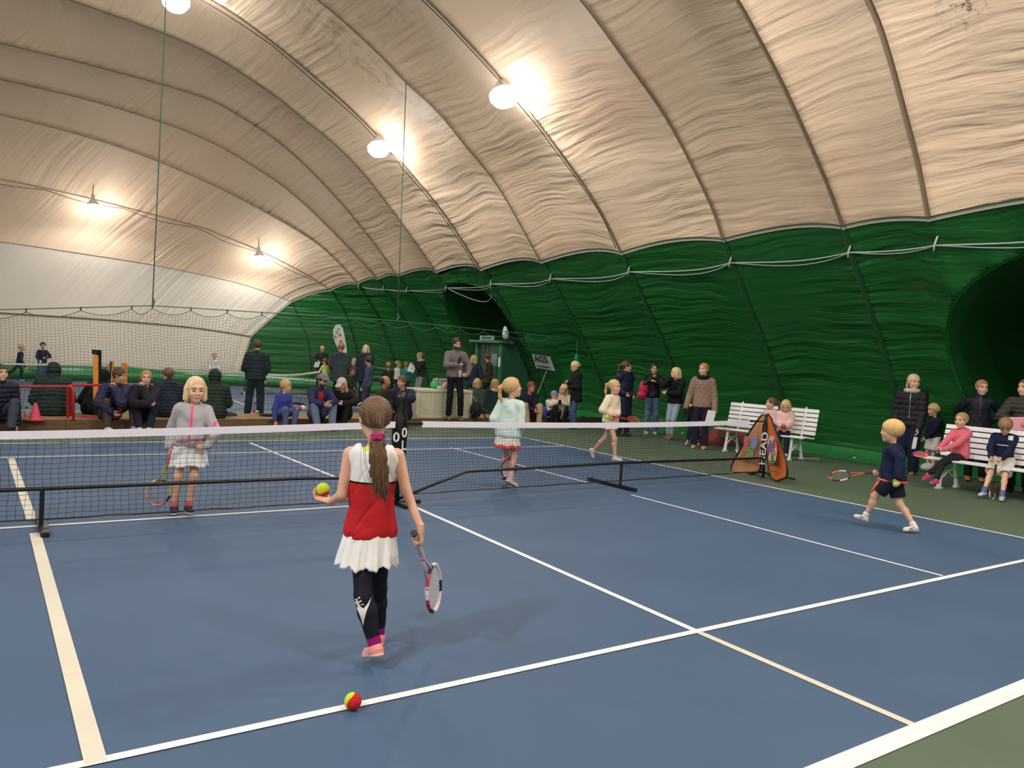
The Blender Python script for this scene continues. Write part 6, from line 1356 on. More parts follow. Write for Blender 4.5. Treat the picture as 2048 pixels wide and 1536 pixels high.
# ================================================================= spectators
def stand(px, py, H, fa, label, z=0., **k):
    pose = k.pop('pose', {}); return person(label, ground(px, py, z), H, fa, pose=pose, **k)
def sitp(px, py, H, fa, label, lean=.3, foot=.42, z=.165, drop=.165, sp=.10, **k):
    """sitting low on the platform with the feet on the floor in front"""
    pose = dict(sit=1, pel=(0, 0, .095), lean=(0, lean), fR=(sp, foot, .075-drop), fL=(-sp, foot+.03, .075-drop), kR=(.25, .5, 1), kL=(-.25, .5, 1)); pose.update(k.pop('pose', {}))
    return person(label, ground(px, py, z), H, fa, pose=pose, group=k.pop('group', None), **k)
def trou(c, **k): d = dict(kind='trousers', m=c, th=.014); d.update(k); return d
SHW = dict(m=(220, 216, 206), sole=(230, 228, 222)); SHD = dict(m=(30, 30, 34), sole=(50, 48, 48)); SHG = dict(m=(120, 110, 100), sole=(214, 210, 200))
puff = lambda c, **k: {**dict(m=c, th=.035, puff=(.075, .016), hem=.05, arm=1.25, rough=.6, name='quilted_jacket', collar=.01), **k}
# back row on the right of the photo
stand(1148, 858, 1.60, -70, 'person with blonde tied hair in a long black coat by the green wall', pose=dict(hy=12, hp=14, hR=(.02, .2, 1.08), hL=(-.1, .22, .98), lean=(0, .05)), look=dict(top=dict(m=BLKC, th=.035, hem=.13, wide=1.1, arm=1.2, collar=.03, name='long_coat'), bottom=trou((60, 78, 116)), shoes=SHD, hair=((214, 190, 140), 'tied'), glasses=1))
stand(1243, 872, 1.66, 45, 'person with a dark ponytail in a long navy quilted coat, behind the girl in cream', pose=dict(hy=-42, hR=(.12, .12, .95), hL=(-.1, .16, .92)), look=dict(skin=SK2, top=puff((28, 32, 58), hem=.26, th=.045, puff=(.16, .012), hood='down', wide=1.15, name='long_quilted_coat'), bottom=trou((26, 28, 40), len=.98), shoes=SHD, hair=((84, 58, 44), 'pony')))
q = stand(1300, 868, 1.66, 10, 'person in a black jacket and jeans with a crimson rucksack on one arm', pose=dict(hy=5, hp=10, hR=(.07, .2, 1.32), eR=(1, .2, -1), curlR=1., hL=(-.03, .24, 1.22), eL=(-1, .2, -.8)), look=dict(skin=SK2, top=dict(m=(24, 26, 32), th=.02, hem=.02, rough=.5, collar=.01, name='jacket'), bottom=trou((86, 104, 140)), shoes=dict(m=(206, 196, 160), sole=(214, 206, 180)), hair=((50, 36, 32), 'tied')))
c = q.base+q.R*.24+q.F*.16+Z*1.05; o = MB().sphere(c, (.13, .1, .20), n=16).build('rucksack', mat('crimson_nylon', (190, 28, 78), .65, bump=1, bscale=12), origin=c-V3(0, 0, .2), smooth=True); MB().sphere(c-Z*.14+q.R*.03+q.F*.03, (.13, .1, .11), n=14).build('bag_pocket', mat('crimson_nylon', (190, 28, 78), .65), o, smooth=True)
MB().tube([c+Z*.14-q.R*.03, c+Z*.24-q.R*.1, c+Z*.26-q.R*.17, c+Z*.1-q.R*.1], .014, 6).build('shoulder_strap', mat('crimson_dark', (120, 22, 50), .8), o, smooth=True); tag(o, 'crimson rucksack held in front of the person in the black jacket and jeans', 'rucksack')
stand(1345, 879, 1.58, -28, 'person with a blonde bob in a black hooded jacket and pale jeans', pose=dict(hy=42, hp=4, hR=(.02, .22, 1.34), eR=(1, .2, -1), curlR=1.1, hL=(.06, .22, 1.02), eL=(-1, -.2, -.6), fL=(-.03, .1, .07)), look=dict(top=dict(m=(20, 20, 24), th=.035, hem=.03, arm=1.2, hood='down', name='hooded_jacket'), bottom=trou((150, 168, 186), len=.9), shoes=dict(m=(166, 122, 70), sole=(96, 66, 40), boot=1), socks=dict(m=(226, 224, 220), len=.12), hair=((222, 200, 150), 'bob')))
q = stand(1398, 897, 1.70, -8, 'person in a tan quilted coat, black scarf and tan boots holding papers', pose=dict(hy=22, hR=(.30, .05, .80), hL=(-.27, .1, .76), lean=(0, 0)), look=dict(gloves=(18, 18, 24), top=puff((140, 116, 100), hem=.045, th=.026, puff=(.045, .009), arm=1.1, hood='down', wide=1.0), bottom=trou((24, 26, 50), th=.02), shoes=dict(m=(196, 146, 84), sole=(206, 176, 130), boot=1), scarf=(18, 18, 22), hair=((178, 128, 84), 'tied')))
def paper(c, u, v, n, wd, ht, label, curl=.03, col=(222, 224, 228)):
    b = MB(); N = 8; vs = []
    for i in range(N):
        for j in range(N): x, y = (i/(N-1)-.5), (j/(N-1)-.5); vs.append(c+u*x*wd+v*y*ht+n*curl*math.sin(3*x+2*y))
    vs2 = [p+n*.004 for p in vs]; f = grid_faces(N, N).tolist(); o = mesh_obj('paper_sheets', vs+vs2, f+[[k+N*N for k in r_[::-1]] for r_ in f], mat('paper_white', col, .7), None, c, True); return tag(o, label, 'paper')
paper(at(1421, 833, depth(q.palmL)-.06), nrm(CR+CU*-.2), nrm(CU+CR*.25), -CF, .15, .24, 'white papers held by the person in the tan quilted coat')
ball(at(1381, 811, depth(q.palmR)-.07), .034, 'pale orange ball in the gloved hand of the person in the tan coat', cols=(mat('pale_ball', (226, 206, 160), .8), mat('orange_ball', (216, 130, 60), .8)))
stand(1386, 890, 1.06, 10, 'child mostly hidden behind the person in the tan quilted coat, white and pink trainers showing', child=True, pose=dict(fR=(.14, .1, .06), fL=(-.08, .05, .06), tR=(.4, 1, 0)), look=dict(top=dict(m=(30, 32, 40), th=.02), bottom=dict(kind='leggings', m=(40, 20, 60), len=.8), shoes=dict(m=(226, 206, 216), sole=(232, 226, 230)), hair=((120, 90, 60), 'short')))
# girls on the far bench
def on_bench(px, ends, off=.2):
    a, c_ = [ground(*e) for e in ends]; n_ = nrm(V3(-(c_-a)[1], (c_-a)[0], 0)); n_ *= np.sign(n_[0]); f_ = lambda P_: 1024+FPX*((P_-CP)@CR)/((P_-CP)@CF)
    best = min(np.linspace(-.4, 1.5, 400), key=lambda t: abs(f_(a+(c_-a)*t+n_*off+Z*.55)-px)); return a+(c_-a)*best+n_*off
B1E, B2E = ((1874, 977), (2025, 1003)), ((1452, 903), (1580, 921))
def sitb(P, H, label, seat=.455, child=True, **k):
    pose = dict(sit=1, pel=(0, -.0, seat+.075), fR=(.07, .30*H*.9, .12), fL=(-.07, .31*H*.9, .12), kR=(.1, 1, .6), kL=(-.1, 1, .6), lean=(0, -.02)); pose.update(k.pop('pose', {}))
    return person(label, P, H, k.pop('fa'), child=child, pose=pose, **k)
pg = on_bench(1569, B2E)
q = sitb(pg, 1.12, 'blonde girl in a pale pink fluffy jacket sitting on the far bench holding something red', fa=-5, pose=dict(hp=28, hR=(.05, .2, .62), hL=(-.05, .2, .62)), look=dict(top=dict(m=(226, 190, 186), th=.04, hem=.02, arm=1.3, rough=.95, fold=.006, name='fluffy_jacket'), bottom=trou((26, 26, 46)), shoes=SHW, hair=((214, 184, 128), 'long', 1)))
c = (q.palmR+q.palmL)/2+q.F*.04; tag(MB().sphere(c, (.06, .05, .035), n=12).build('toy', mat('red_toy', (206, 54, 56), .5, bump=1, bscale=30), origin=c, smooth=True), 'small red toy held by the girl in the pale pink jacket', 'toy')
pg = on_bench(1541, B2E)
sitb(pg, 1.15, 'girl with brown hair sitting on the far bench, mostly behind the orange banner', fa=-20, pose=dict(hy=55, hR=(.08, .18, .6), hL=(-.06, .2, .6)), look=dict(top=dict(m=(214, 176, 176), th=.03), bottom=trou((30, 28, 40)), shoes=SHD, hair=((104, 76, 56), 'pony')))
# right edge group
q = stand(1812, 948, 1.70, -8, 'person with a blonde ponytail in a black quilted jacket holding papers, behind the walking boy', pose=dict(hy=-38, hp=6, hR=(.24, .05, .82), hL=(-.16, .14, .80)), look=dict(top=puff((26, 26, 34), hem=.06, th=.034, puff=(.09, .010), hood='down', wide=1.05), bottom=trou((24, 26, 50), th=.03, wide=1.15), shoes=dict(m=(120, 90, 66), sole=(140, 110, 80), boot=1), scarf=(190, 176, 160), hair=((214, 186, 140), 'pony')))
patch(q, q.gt, 0, 1.17, .010, .42, mat('steel_zip', (150, 150, 156), .3, .8), 'zip', off=.012)
paper(at(1829, 886, depth(q.palmL)-.05), nrm(CR*1.+CU*.1), nrm(CU+CR*.2), -CF, .06, .20, 'white folded paper in the hand of the person in the black quilted jacket', .01)
q = stand(1862, 944, 1.16, -45, 'small boy with a white headband, navy jumper and white shorts', child=True, pose=dict(hy=20, hp=8, hR=(.0, .17, .62), hL=(-.03, .2, .6)), look=dict(top=dict(m=(26, 28, 52), th=.022, hem=.02, name='jumper'), bottom=dict(kind='shorts', m=(222, 220, 214), len=.9, th=.02), shoes=SHW, hair=((206, 172, 116), 'short', 1), headband=(226, 200, 190)))
gP = ground(1948, 962); q = stand(1948, 962, 1.66, 5, 'smiling person in a black zip jacket standing behind the right bench', pose=dict(hy=-18, hp=4, hR=(.16, -.16, .95), hL=(-.16, -.16, .95), eR=(1, -.4, 0), eL=(-1, -.4, 0), fR=(.10, .02, .08), fL=(-.10, .04, .08)), look=dict(smile=1, top=dict(m=(24, 28, 40), th=.022, hem=.02, collar=.045, name='zip_jacket', rough=.6), bottom=trou((22, 24, 32)), shoes=dict(m=(166, 128, 76), sole=(60, 46, 36), boot=1), hair=((170, 126, 88), 'tied')))
patch(q, q.gt, 0, 1.25, .008, .34, mat('dark_zip', (70, 74, 84), .4), 'zip')
q = stand(2036, 985, 1.70, -8, 'person in a dark quilted gilet cut by the right edge of the photo', pose=dict(hy=30, hR=(.08, .26, 1.04), eR=(1, .1, -.5), hdR=nrm(CR), hL=(-.1, .24, 1.05)), look=dict(top=puff((52, 52, 46), hem=.03, th=.03, puff=(.07, .012)), bottom=trou((30, 30, 36)), shoes=SHD, hair=((120, 84, 60), 'tied')))
c = at(2040, 852, depth(q.palmR)-.08); o = MB().box(c, (.34, .05, .26), [CR, CF, CU], bev=.02).build('pink_garment', mat('pink_cloth_pale', (232, 170, 186), .85, bump=1, bscale=14), origin=c); tag(o, 'pale pink garment held by the person in the quilted gilet', 'garment')
# children on the right bench
q = sitb(on_bench(1921, B1E), 1.24, 'girl in a pink hooded top and dark leggings sitting on the right bench', fa=-38, pose=dict(hy=-6, hp=3, lean=(0, .03), hR=(.08, .36, .60), hL=(.02, .34, .60), eR=(.7, -.4, -.6), eL=(-.7, -.4, -.5), fR=(.03, .42, .15), fL=(.16, .44, .22), tL=(.3, 1, -.5), kR=(.3, 1, .5)), look=dict(top=dict(m=(216, 106, 122), th=.02, hem=.0, hood='down', arm=1.1, name='hooded_top'), bottom=dict(kind='leggings', m=(34, 34, 42), th=.012), shoes=dict(m=(196, 60, 110), sole=(214, 170, 180)), hair=((172, 140, 98), 'tied')))
racket(q.palmR-CR*(-.06)+Z*.01, nrm(-CR*1.-CU*.14-CF*.25), CU*.9-CF*.4, 'purple and coral tennis racket lying across the lap of the girl in pink', ([(70, 30, 150), (236, 110, 110)], (80, 36, 160), (70, 34, 130), (236, 130, 126), (60, 30, 120)), .8)
q = sitb(on_bench(2006, B1E), 1.24, 'boy in glasses and a navy top sitting on the right bench leaning on a racket', fa=-8, pose=dict(hy=-8, hp=32, lean=(.0, -.0), hR=(.11, .26, .58), hL=(-.03, .28, .58), curlR=1., curlL=1., eR=(1, -.4, -.2), eL=(-1, -.4, -.2), fR=(.14, .40, .10), fL=(-.08, .40, .08), tR=(.35, 1, -.1), tL=(-.1, 1, -.2)), look=dict(glasses=1, top=dict(m=(22, 28, 58), th=.024, hem=.0, arm=1.15, name='sports_top'), bottom=dict(kind='shorts', m=(222, 216, 204), len=1.0, th=.028, wide=1.1), socks=dict(m=(96, 104, 160), len=.075), shoes=dict(m=(176, 190, 206), sole=(40, 56, 90)), hair=((150, 116, 80), 'fringe', 1)))
patch(q, q.gt, -.085, .86, .06, .06, mat('pale_badge', (200, 222, 206), .6), 'chest_badge'); patch(q, q.gt, .0, .75, .15, .012, mat('pale_badge2', (206, 208, 226), .6), 'chest_stripe')
a = at(1992, 930, depth(q.palmR)-.05); c = at(1984, 992, depth(q.palmR)-.1); racket(a, nrm(c-a), nrm(CR*.55-CF*.8), 'black and orange tennis racket standing between the knees of the boy in glasses', ([(226, 100, 60), (206, 196, 190), (60, 40, 40), (60, 30, 30), (214, 90, 60), (40, 36, 36), (220, 90, 56), (206, 200, 196)], (40, 36, 40), (34, 34, 52), (60, 70, 70), (34, 34, 52)), .86, L_=.56)

# ---- on and round the platform, left to right
q = sitp(218, 838, 1.74, 25, 'man in a navy quilted jacket crouched with a hand at his chin', lean=.34, pose=dict(hy=-38, hp=8, hL=at(231, 778, 12.75), EL=at(243, 806, 12.72), curlL=1., hdL=nrm(Z+CR*-.3), hR=(.16, .42, .16), eR=(1, -.3, 0), curlR=.6, fR=(.18, .36, -.09), fL=(-.22, .42, -.09), hunch=.05), look=dict(skin=SK2, top=puff((38, 40, 72), th=.03, puff=(.06, .01), hood='down'), bottom=trou((76, 66, 56)), shoes=SHW, hair=((80, 56, 44), 'short')))
sitp(288, 839, 1.66, 2, 'person in a black hooded jacket crouched on the platform, chin on one hand', lean=.3, sp=.07, pose=dict(hp=3, hL=at(287, 777, 12.95), EL=at(300, 806, 12.85), hdL=nrm(Z*1.-CR*.2), curlL=1., hR=at(292, 808, 12.8), ER=at(263, 808, 12.95), hdR=nrm(CR), fR=(.08, .42, -.09), fL=(-.07, .42, -.09), hunch=.04), look=dict(top=dict(m=(34, 30, 38), th=.038, hem=.02, arm=1.3, hood='down', name='hooded_jacket'), bottom=trou((34, 40, 64)), shoes=SHW, hair=((176, 136, 98), 'tied')))
BK = 'people sitting on the platform with their backs turned'
sitp(104, 831, 1.72, 180, 'hooded figure in a dark green quilted coat sitting behind the red goal', lean=.25, foot=.4, build=1.15, pose=dict(hR=(.2, .35, .25), hL=(-.2, .35, .25), hunch=.04), look=dict(top=puff((26, 44, 42), th=.05, puff=(.07, .014), hood='up', closed=1, wide=1.2), bottom=trou((24, 26, 30)), shoes=SHD))
sitp(185, 829, 1.62, 150, 'figure in a black jacket leaning over behind the tall orange post', lean=.55, foot=.4, pose=dict(hp=20, hR=(.2, .4, .2), hL=(-.25, .3, .1)), look=dict(top=dict(m=(20, 26, 26), th=.05, hood='up', closed=1, arm=1.3, wide=1.1, name='jacket'), bottom=trou((28, 40, 38)), shoes=SHD))
sitp(338, 834, 1.72, -170, 'person with short brown hair in a dark navy quilted jacket sitting back turned', lean=.22, pose=dict(hp=18, hy=-15, hR=(.2, .35, .25), hL=(-.2, .35, .25)), look=dict(top=puff((26, 38, 54), th=.05, puff=(.06, .012), hood='down', collar=.04, wide=1.15), bottom=trou((24, 26, 30)), shoes=SHD, hair=((110, 80, 66), 'short')))
sitp(427, 836, 1.70, -175, 'hooded figure in a dark green quilted jacket behind the girl in grey', lean=.15, build=1.05, pose=dict(hR=(.2, .35, .25), hL=(-.2, .35, .25)), look=dict(top=puff((30, 46, 38), th=.045, puff=(.065, .013), hood='up', closed=1, wide=1.1), bottom=trou((34, 44, 66)), shoes=SHD))
sitp(-6, 840, 1.70, 10, 'person in a navy quilted jacket cut by the left edge of the photo', lean=.3, pose=dict(hy=-10), look=dict(top=puff((34, 36, 60)), bottom=trou((60, 66, 84)), shoes=SHD, hair=((60, 46, 40), 'short')))
q = sitp(560, 838, 1.36, 40, 'blond boy in a bright blue hooded top and jeans crouched on the platform', lean=.2, child=True, foot=.26, pose=dict(hy=-32, hp=4, hR=(.2, .1, -.02), hL=(-.12, .28, .22), fR=(.08, .26, -.1), fL=(-.08, .3, -.1)), look=dict(top=dict(m=(64, 72, 150), th=.024, hood='down', hem=.02, arm=1.1, name='hooded_top'), bottom=trou((84, 100, 140)), shoes=SHD, hair=((200, 166, 110), 'short', 1)))
q = sitp(633, 839, 1.78, 18, 'man in a grey blue cap and glasses, red shirt under a navy jacket', lean=.26, pose=dict(hy=-24, hp=8, hR=(.02, .52, .34), hL=(-.06, .53, .34), curlR=.7, curlL=.7, hdR=nrm(CR*.8+-CF*.2-Z*.3), eR=(1, 0, -.5), eL=(-1, 0, -.5), fR=(.12, .44, -.09), fL=(-.16, .46, -.09)), look=dict(skin=SK2, glasses=1, beard=(70, 50, 44), top=dict(m=(46, 44, 82), th=.026, hem=.03, arm=1.15, collar=.01, name='jacket'), bottom=trou((104, 122, 150), wide=1.1), shoes=SHD, cap=dict(m=(110, 112, 136)), hair=((50, 40, 36), 'short')))
patch(q, q.gt, 0, .48, .085, .15, cloth((176, 42, 46)), 'red_shirt')
c = q.palmR+q.F*.03+Z*.04; tag(MB().box(c, (.035, .035, .15), [CR, CF, nrm(CU+CR*.8)], bev=.01).build('phone', mat('pale_blue_case', (130, 140, 180), .4), origin=c), 'pale blue phone in the hand of the man in the cap', 'phone')
sitp(686, 839, 1.66, -12, 'person in a beige cap and black jacket sitting with head bowed', lean=.28, pose=dict(hy=16, hp=26, hR=(.1, .45, .25), hL=(-.1, .40, .35), eL=(-1, .1, -.3)), look=dict(top=dict(m=(22, 20, 24), th=.035, arm=1.2, name='jacket'), bottom=trou((20, 20, 24)), shoes=SHW, cap=dict(m=(190, 178, 170)), hair=((196, 154, 108), 'long')))
sitp(803, 838, 1.78, -8, 'man in a dark navy hooded jacket sitting just left of the storage box', lean=.2, pose=dict(hy=36, hp=2, hL=(-.02, .50, .42), eL=(-1, .2, -.1), hdL=nrm(-Z+q.F*.2), curlL=.35, hR=(.16, .3, .2), fR=(.14, .42, -.09), fL=(-.12, .46, -.09)), look=dict(skin=SK2, top=dict(m=(36, 36, 58), th=.045, hood='down', arm=1.3, hem=.05, wide=1.1, name='hooded_jacket'), bottom=trou((26, 26, 34)), shoes=SHD, hair=((96, 66, 48), 'short')))
# man standing on the platform
q = stand(905, 838, 1.80, 12, 'bearded man in a grey jacket standing on the platform with phone and cup', z=.165, pose=dict(hy=-8, hp=8, hR=(.02, .30, 1.20), eR=(1, -.2, -.6), hdR=nrm(CR+Z*.3), curlR=.9, hL=(-.24, .2, .98), eL=(-1, -.5, -.3), hdL=nrm(-CR*.6-CF*.6), curlL=.8, fR=(.10, 0, .08), fL=(-.16, .05, .08), lean=(0, -.02)), look=dict(skin=SK2, smile=1, beard=(56, 42, 38), top=dict(m=(110, 102, 104), th=.026, hem=.02, arm=1.12, collar=.02, rough=.95, name='jacket'), bottom=trou((18, 18, 22)), shoes=dict(m=(96, 80, 66), sole=(206, 190, 160)), hair=((48, 38, 36), 'short')))
c = at(919, 721, depth(q.palmR)-.05); tag(MB().box(c, (.07, .012, .14), [CR, CF, nrm(CU+CR*.25)], bev=.005).build('phone', mat('black_phone', (16, 16, 18), .2), origin=c), 'black phone in the raised hand of the man in the grey jacket', 'phone')
c = at(920, 748, depth(q.palmL)-.04); tag(MB().lathe([(.026, -.07), (.038, .07), (.04, .075), (.034, .075)], c, n=20).build('paper_cup', mat('white_cup', (226, 226, 222), .5), origin=c-V3(0, 0, .07), smooth=True), 'white paper cup in the lowered hand of the man in the grey jacket', 'cup')
# behind the divider net
stand(508, 835, 1.66, 178, 'man in dark navy standing with his back turned behind the divider net', pose=dict(hp=10, hR=(.17, .22, .95), hL=(-.17, .22, .95), eR=(.5, -1, -.4), eL=(-.5, -1, -.4), fR=(.12, .0, .08), fL=(-.14, .0, .08)), look=dict(skin=SK2, top=puff((22, 36, 46), hem=.05, th=.035, puff=(.08, .008), wide=1.12), bottom=trou((24, 40, 58), wide=1.15, th=.02), shoes=SHD, hair=((90, 66, 60), 'short')))
stand(676, 812, 1.74, 175, 'man in a long dark grey parka in front of the feather flag', pose=dict(hp=12, hR=(.2, .22, .95), hL=(-.2, .24, .95)), look=dict(skin=SK2, top=dict(m=(52, 62, 66), th=.045, hem=.15, arm=1.25, hood='down', wide=1.15, name='parka'), bottom=trou((30, 36, 44)), shoes=SHD, hair=((150, 116, 90), 'short')))
q = stand(640, 783, 1.66, 15, 'person in a dark jacket holding white papers near the neon sleeved child', pose=dict(hp=14, hy=-10, hR=(.22, .22, 1.08), eR=(1, -.3, -.3), hL=(-.1, .24, 1.1)), look=dict(skin=SK2, top=dict(m=(40, 54, 48), th=.035, hem=.06, name='jacket', collar=.01), bottom=trou((30, 34, 34)), shoes=SHD, hair=((110, 90, 76), 'balding'))); paper(at(634, 729, depth(q.palmR)-.08), CR*1., nrm(CU+CR*.3), -CF, .19, .2, 'white papers held by the person in the dark jacket behind the divider net')
stand(648, 788, 1.18, -140, 'child with a ponytail and neon yellow sleeves on the back court', child=True, pose=dict(hy=-20, hR=(.15, .2, .75), hL=(-.15, .25, .7)), look=dict(skin=(210, 150, 120), top=dict(m=(206, 226, 130), th=.02, name='neon_top'), bottom=dict(kind='skirt', m=cloth((206, 214, 190)), len=.15, rise=.04), shoes=SHW, hair=((120, 70, 44), 'pony')))
stand(726, 808, 1.74, 165, 'person with fair hair in a long navy coat behind the teenage boy', pose=dict(hp=14, hR=(.1, .25, 1.0), hL=(-.1, .25, 1.0)), look=dict(top=dict(m=(26, 38, 62), th=.045, hem=.16, hood='down', arm=1.2, wide=1.1, name='long_coat'), bottom=trou((24, 26, 38)), shoes=SHD, hair=((206, 186, 148), 'bob')))
stand(733, 828, 1.42, -105, 'teenage boy with dark curly hair in a blue grey hooded top standing side on', pose=dict(hy=-2, hp=12, hR=(.1, .12, .66), hL=(-.12, .1, .66), lean=(0, -.05)), look=dict(skin=SK2, top=dict(m=(74, 80, 112), th=.022, hem=.05, hood='down', name='hooded_top'), bottom=trou((56, 58, 76)), shoes=SHD, hair=((56, 40, 38), 'short', 1)))
sitp(757, 832, 1.70, 60, 'man with receding dark hair sitting low behind the girl in red', lean=.2, foot=.35, pose=dict(hy=-22, hR=(.1, .3, .2), hL=(-.1, .3, .2)), look=dict(skin=SK3, top=dict(m=(62, 60, 44), th=.03, name='jacket'), bottom=trou((50, 56, 60)), shoes=SHD, hair=((54, 40, 36), 'balding')))
stand(706, 806, 1.28, -60, 'small child with pale hair peering between the adults on the back court', child=True, pose=dict(hy=-10, hR=(.05, .2, .7), hL=(-.05, .2, .7)), look=dict(skin=(210, 170, 150), top=dict(m=(60, 66, 66), th=.02), bottom=trou((30, 34, 44)), shoes=SHW, hair=((180, 150, 112), 'short')))
stand(700, 815, 1.02, 30, 'small dark haired child holding a pale racket beside the parka', child=True, pose=dict(hR=(.05, .2, .55), hL=(-.05, .2, .5)), look=dict(skin=SK3, top=dict(m=(34, 40, 34), th=.02), bottom=trou((60, 66, 60)), shoes=SHW, hair=((70, 46, 36), 'short')))
stand(773, 809, 1.22, 178, 'child in black with tied hair standing with the back turned', child=True, pose=dict(hR=(.14, .1, .5), hL=(-.14, .1, .5), fR=(.08, 0, .06), fL=(-.08, 0, .06)), look=dict(skin=SK2, top=dict(m=(22, 34, 36), th=.018), bottom=trou((24, 36, 42)), shoes=SHW, hair=((170, 120, 84), 'tied')))
stand(792, 796, 1.24, 120, 'child in a white long sleeved top beside the child in teal', child=True, pose=dict(hy=20, hR=(.1, .16, .7), hL=(-.1, .2, .66)), look=dict(top=dict(m=(206, 206, 200), th=.02), bottom=trou((30, 40, 50)), shoes=SHW, hair=((176, 140, 100), 'short')))
stand(809, 802, 1.24, 165, 'child in a teal top with the back turned', child=True, pose=dict(hR=(.14, .12, .6), hL=(-.14, .12, .6)), look=dict(top=dict(m=(28, 120, 116), th=.022), bottom=trou((30, 40, 50)), shoes=SHD, hair=((150, 110, 70), 'fringe')))
q = stand(838, 805, 1.62, -60, 'person in a black jumper and grey scarf reading white papers on the back court', pose=dict(hp=24, hR=(.02, .3, 1.1), hL=(.0, .3, 1.2), eR=(1, 0, -1), eL=(-1, 0, -1)), look=dict(top=dict(m=(22, 28, 30), th=.025, name='jumper'), bottom=trou((130, 136, 140)), shoes=SHD, scarf=(170, 176, 166), hair=((176, 136, 92), 'tied'))); paper(at(823, 737, depth(q.palmR)), nrm(CR*.9+CU*-.3), nrm(CU*.9+CR*.35), -CF, .22, .24, 'white papers held by the person in the black jumper and scarf')
stand(942, 826, 1.60, -160, 'grey blond person in a dark navy quilted jacket behind the storage box', pose=dict(hy=-30, hR=(.18, .2, 1.), hL=(-.2, .1, .95)), look=dict(top=puff((26, 42, 66), th=.035, puff=(.05, .008), hem=.05), bottom=trou((30, 34, 44)), shoes=SHD, hair=((176, 150, 106), 'bob')))
stand(970, 820, 1.70, -120, 'person in a camouflage jacket standing by the green door', pose=dict(hy=20, hp=6, hR=(.1, .2, 1.0), hL=(-.12, .2, 1.0)), look=dict(skin=SK3, top=dict(m=mat('camouflage_cloth', (70, 66, 44), .9, noise=.6, nscale=9), th=.03, hem=.06, name='jacket'), bottom=trou((40, 44, 40)), shoes=SHD, hair=((104, 54, 46), 'short', 1)))
sitp(951, 826, 1.64, 175, 'blonde person in a sage green jacket sitting back turned beside the storage box', lean=.1, pose=dict(hy=-15), look=dict(top=dict(m=(60, 76, 60), th=.05, arm=1.2, wide=1.15, name='jacket'), bottom=trou((40, 40, 44)), shoes=SHD, hair=((200, 166, 112), 'bob')))
q = sitp(988, 828, 1.66, -165, 'blonde person in a dark green coat with a cream fleece collar', lean=.1, pose=dict(hy=-20), look=dict(top=dict(m=(22, 46, 48), th=.055, arm=1.25, wide=1.2, name='coat'), bottom=trou((30, 34, 36)), shoes=SHD, scarf=(206, 186, 156), hair=((190, 152, 100), 'bob')))
q = sitp(1052, 836, 1.76, 22, 'man in beige trousers sitting half hidden by the girl in mint', lean=.3, pose=dict(hy=-8, hp=12, hR=(.0, .46, .22), hL=(-.05, .46, .22), fR=(.12, .42, -.09), fL=(-.16, .44, -.09)), look=dict(skin=(206, 128, 104), top=dict(m=(28, 32, 48), th=.03, name='jumper'), bottom=trou((170, 148, 112), th=.02), shoes=dict(m=(176, 150, 116), sole=(40, 40, 60)), hair=((110, 60, 40), 'short')))
q = sitp(1098, 836, 1.24, 30, 'child in a blue beanie and white jacket sitting on the platform leaning over', lean=.35, child=True, foot=.28, pose=dict(hp=22, hR=(.02, .3, .22), hL=(-.06, .32, .2), fR=(.06, .3, -.1), fL=(-.06, .3, -.1)), look=dict(skin=(226, 160, 140), top=dict(m=(216, 214, 214), th=.03, arm=1.2, name='jacket'), bottom=trou((28, 32, 56)), shoes=SHW, cap=dict(m=(112, 130, 190), beanie=1), hair=((200, 160, 110), 'fringe'), scarf=(214, 96, 96)))
c = q.base+q.R*.2+q.F*.06+Z*.14; soft('blue_backpack', c, (.12, .12, .15), (60, 74, 150), 'bright blue backpack beside the child in the blue beanie', 'backpack', bump=1)
c = ground(1073, 838, .165)+Z*.15; soft('navy_backpack', c, (.16, .12, .15), (28, 34, 70), 'dark navy backpack on the platform between the seated man and the child', 'backpack', bump=1)
q = sitp(1126, 838, 1.66, -10, 'person with long blonde hair and a cream jacket looking at a phone', lean=.16, pose=dict(hp=16, hy=-6, hR=(.05, .3, .44), hL=(-.03, .34, .42), eR=(1, 0, -.6), eL=(-1, 0, -.6), fR=(.08, .42, -.09), fL=(-.08, .42, -.09)), look=dict(top=dict(m=(214, 200, 172), th=.032, arm=1.2, hem=.02, name='jacket', collar=.01), bottom=trou((20, 20, 24)), shoes=dict(m=(70, 46, 40), sole=(60, 40, 34), boot=1), hair=((214, 182, 130), 'long')))
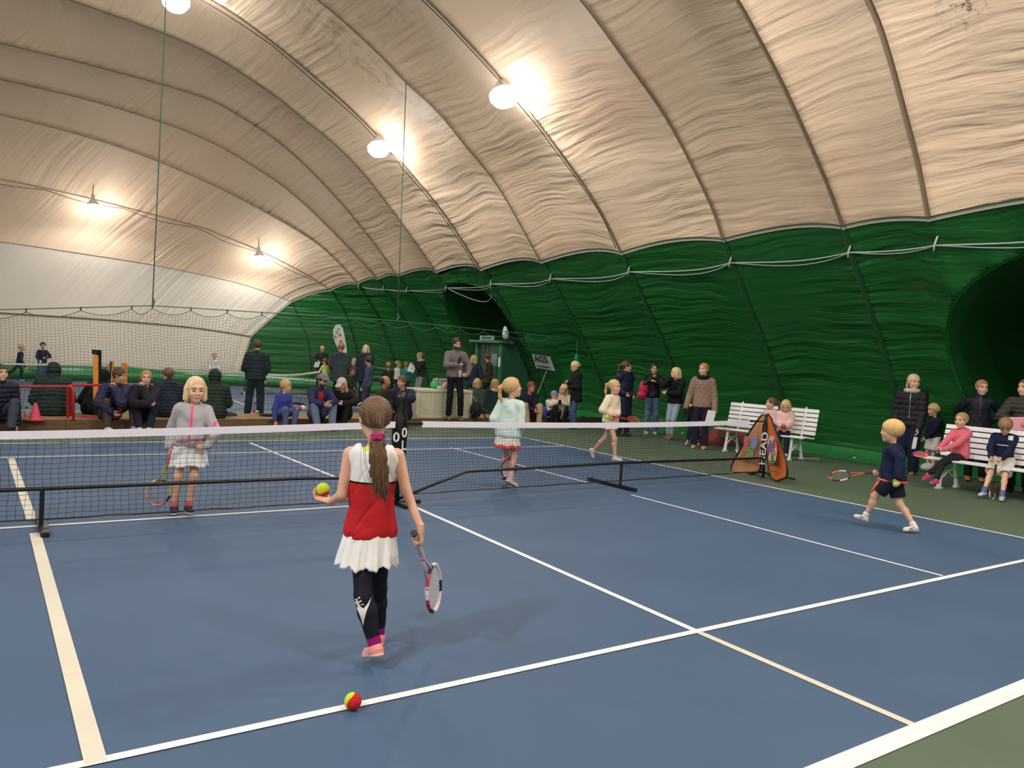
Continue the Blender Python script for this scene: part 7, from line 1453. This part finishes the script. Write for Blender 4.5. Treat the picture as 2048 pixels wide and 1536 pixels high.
c = q.palmL+q.F*.05; tag(MB().box(c, (.07, .014, .13), [CR, CF, nrm(CU-CF*.4)], bev=.005).build('phone', mat('black_phone', (16, 16, 18), .2), origin=c), 'black phone held by the seated person in the cream jacket', 'phone')
# back court children at the far left
q = stand(38, 762, 1.10, 80, 'blond child in navy running right on the far back court', child=True, pose=dict(hy=-8, fR=(.05, .05, .06), fL=(-.05, -.42, .14), tL=(0, .2, -1), kL=(0, 1, -.3), hR=(.2, .2, .45), hL=(-.15, -.1, .55), lean=(0, .06)), look=dict(top=dict(m=(30, 34, 60), th=.022), bottom=trou((28, 34, 44)), shoes=SHW, hair=((190, 150, 100), 'short')))
q = stand(83, 763, 1.20, 5, 'dark haired child in blue jeans on the far back court with a yellow ball', child=True, pose=dict(hR=(.1, .2, .66), eR=(1, -.3, -.3), hL=(-.08, .2, .76), eL=(-1, -.3, -.3), fR=(.12, .05, .06), fL=(-.07, .0, .06)), look=dict(skin=(206, 160, 136), top=dict(m=(30, 36, 58), th=.024), bottom=trou((66, 84, 116), wide=1.15), shoes=SHD, hair=((50, 36, 34), 'short')))
ball(q.palmR+q.F*.05, .042, 'yellow ball in the hand of the dark haired child on the far back court', cols=(M_NEON, M_NEON))
racket(at(78, 742, depth(q.base)), nrm(-CR*.35-CU*.9), -CF, 'pale green rimmed racket hanging beside the dark haired child', ([(160, 190, 130)], (160, 190, 130), (60, 60, 60), (120, 140, 110), (60, 60, 60)), .9)
stand(426, 772, 1.12, 10, 'fair child in a white top with dark sleeves on the far back court', child=True, pose=dict(hR=(.15, .12, .6), hL=(-.14, .14, .62)), look=dict(top=dict(m=(206, 208, 208), th=.02), bottom=trou((130, 134, 140)), shoes=SHW, hair=((160, 124, 96), 'short')))
stand(513, 806, 1.15, 80, 'child with one white trainer raised behind the standing man in dark navy', child=True, pose=dict(fR=(.05, .1, .06), fL=(-.06, -.30, .25), tL=(0, .3, -1), hR=(.1, .15, .6), hL=(-.1, .15, .6), kL=(0, 1, 0)), look=dict(top=dict(m=(30, 40, 60), th=.02), bottom=trou((40, 62, 106)), shoes=SHW, hair=((110, 80, 60), 'short')))
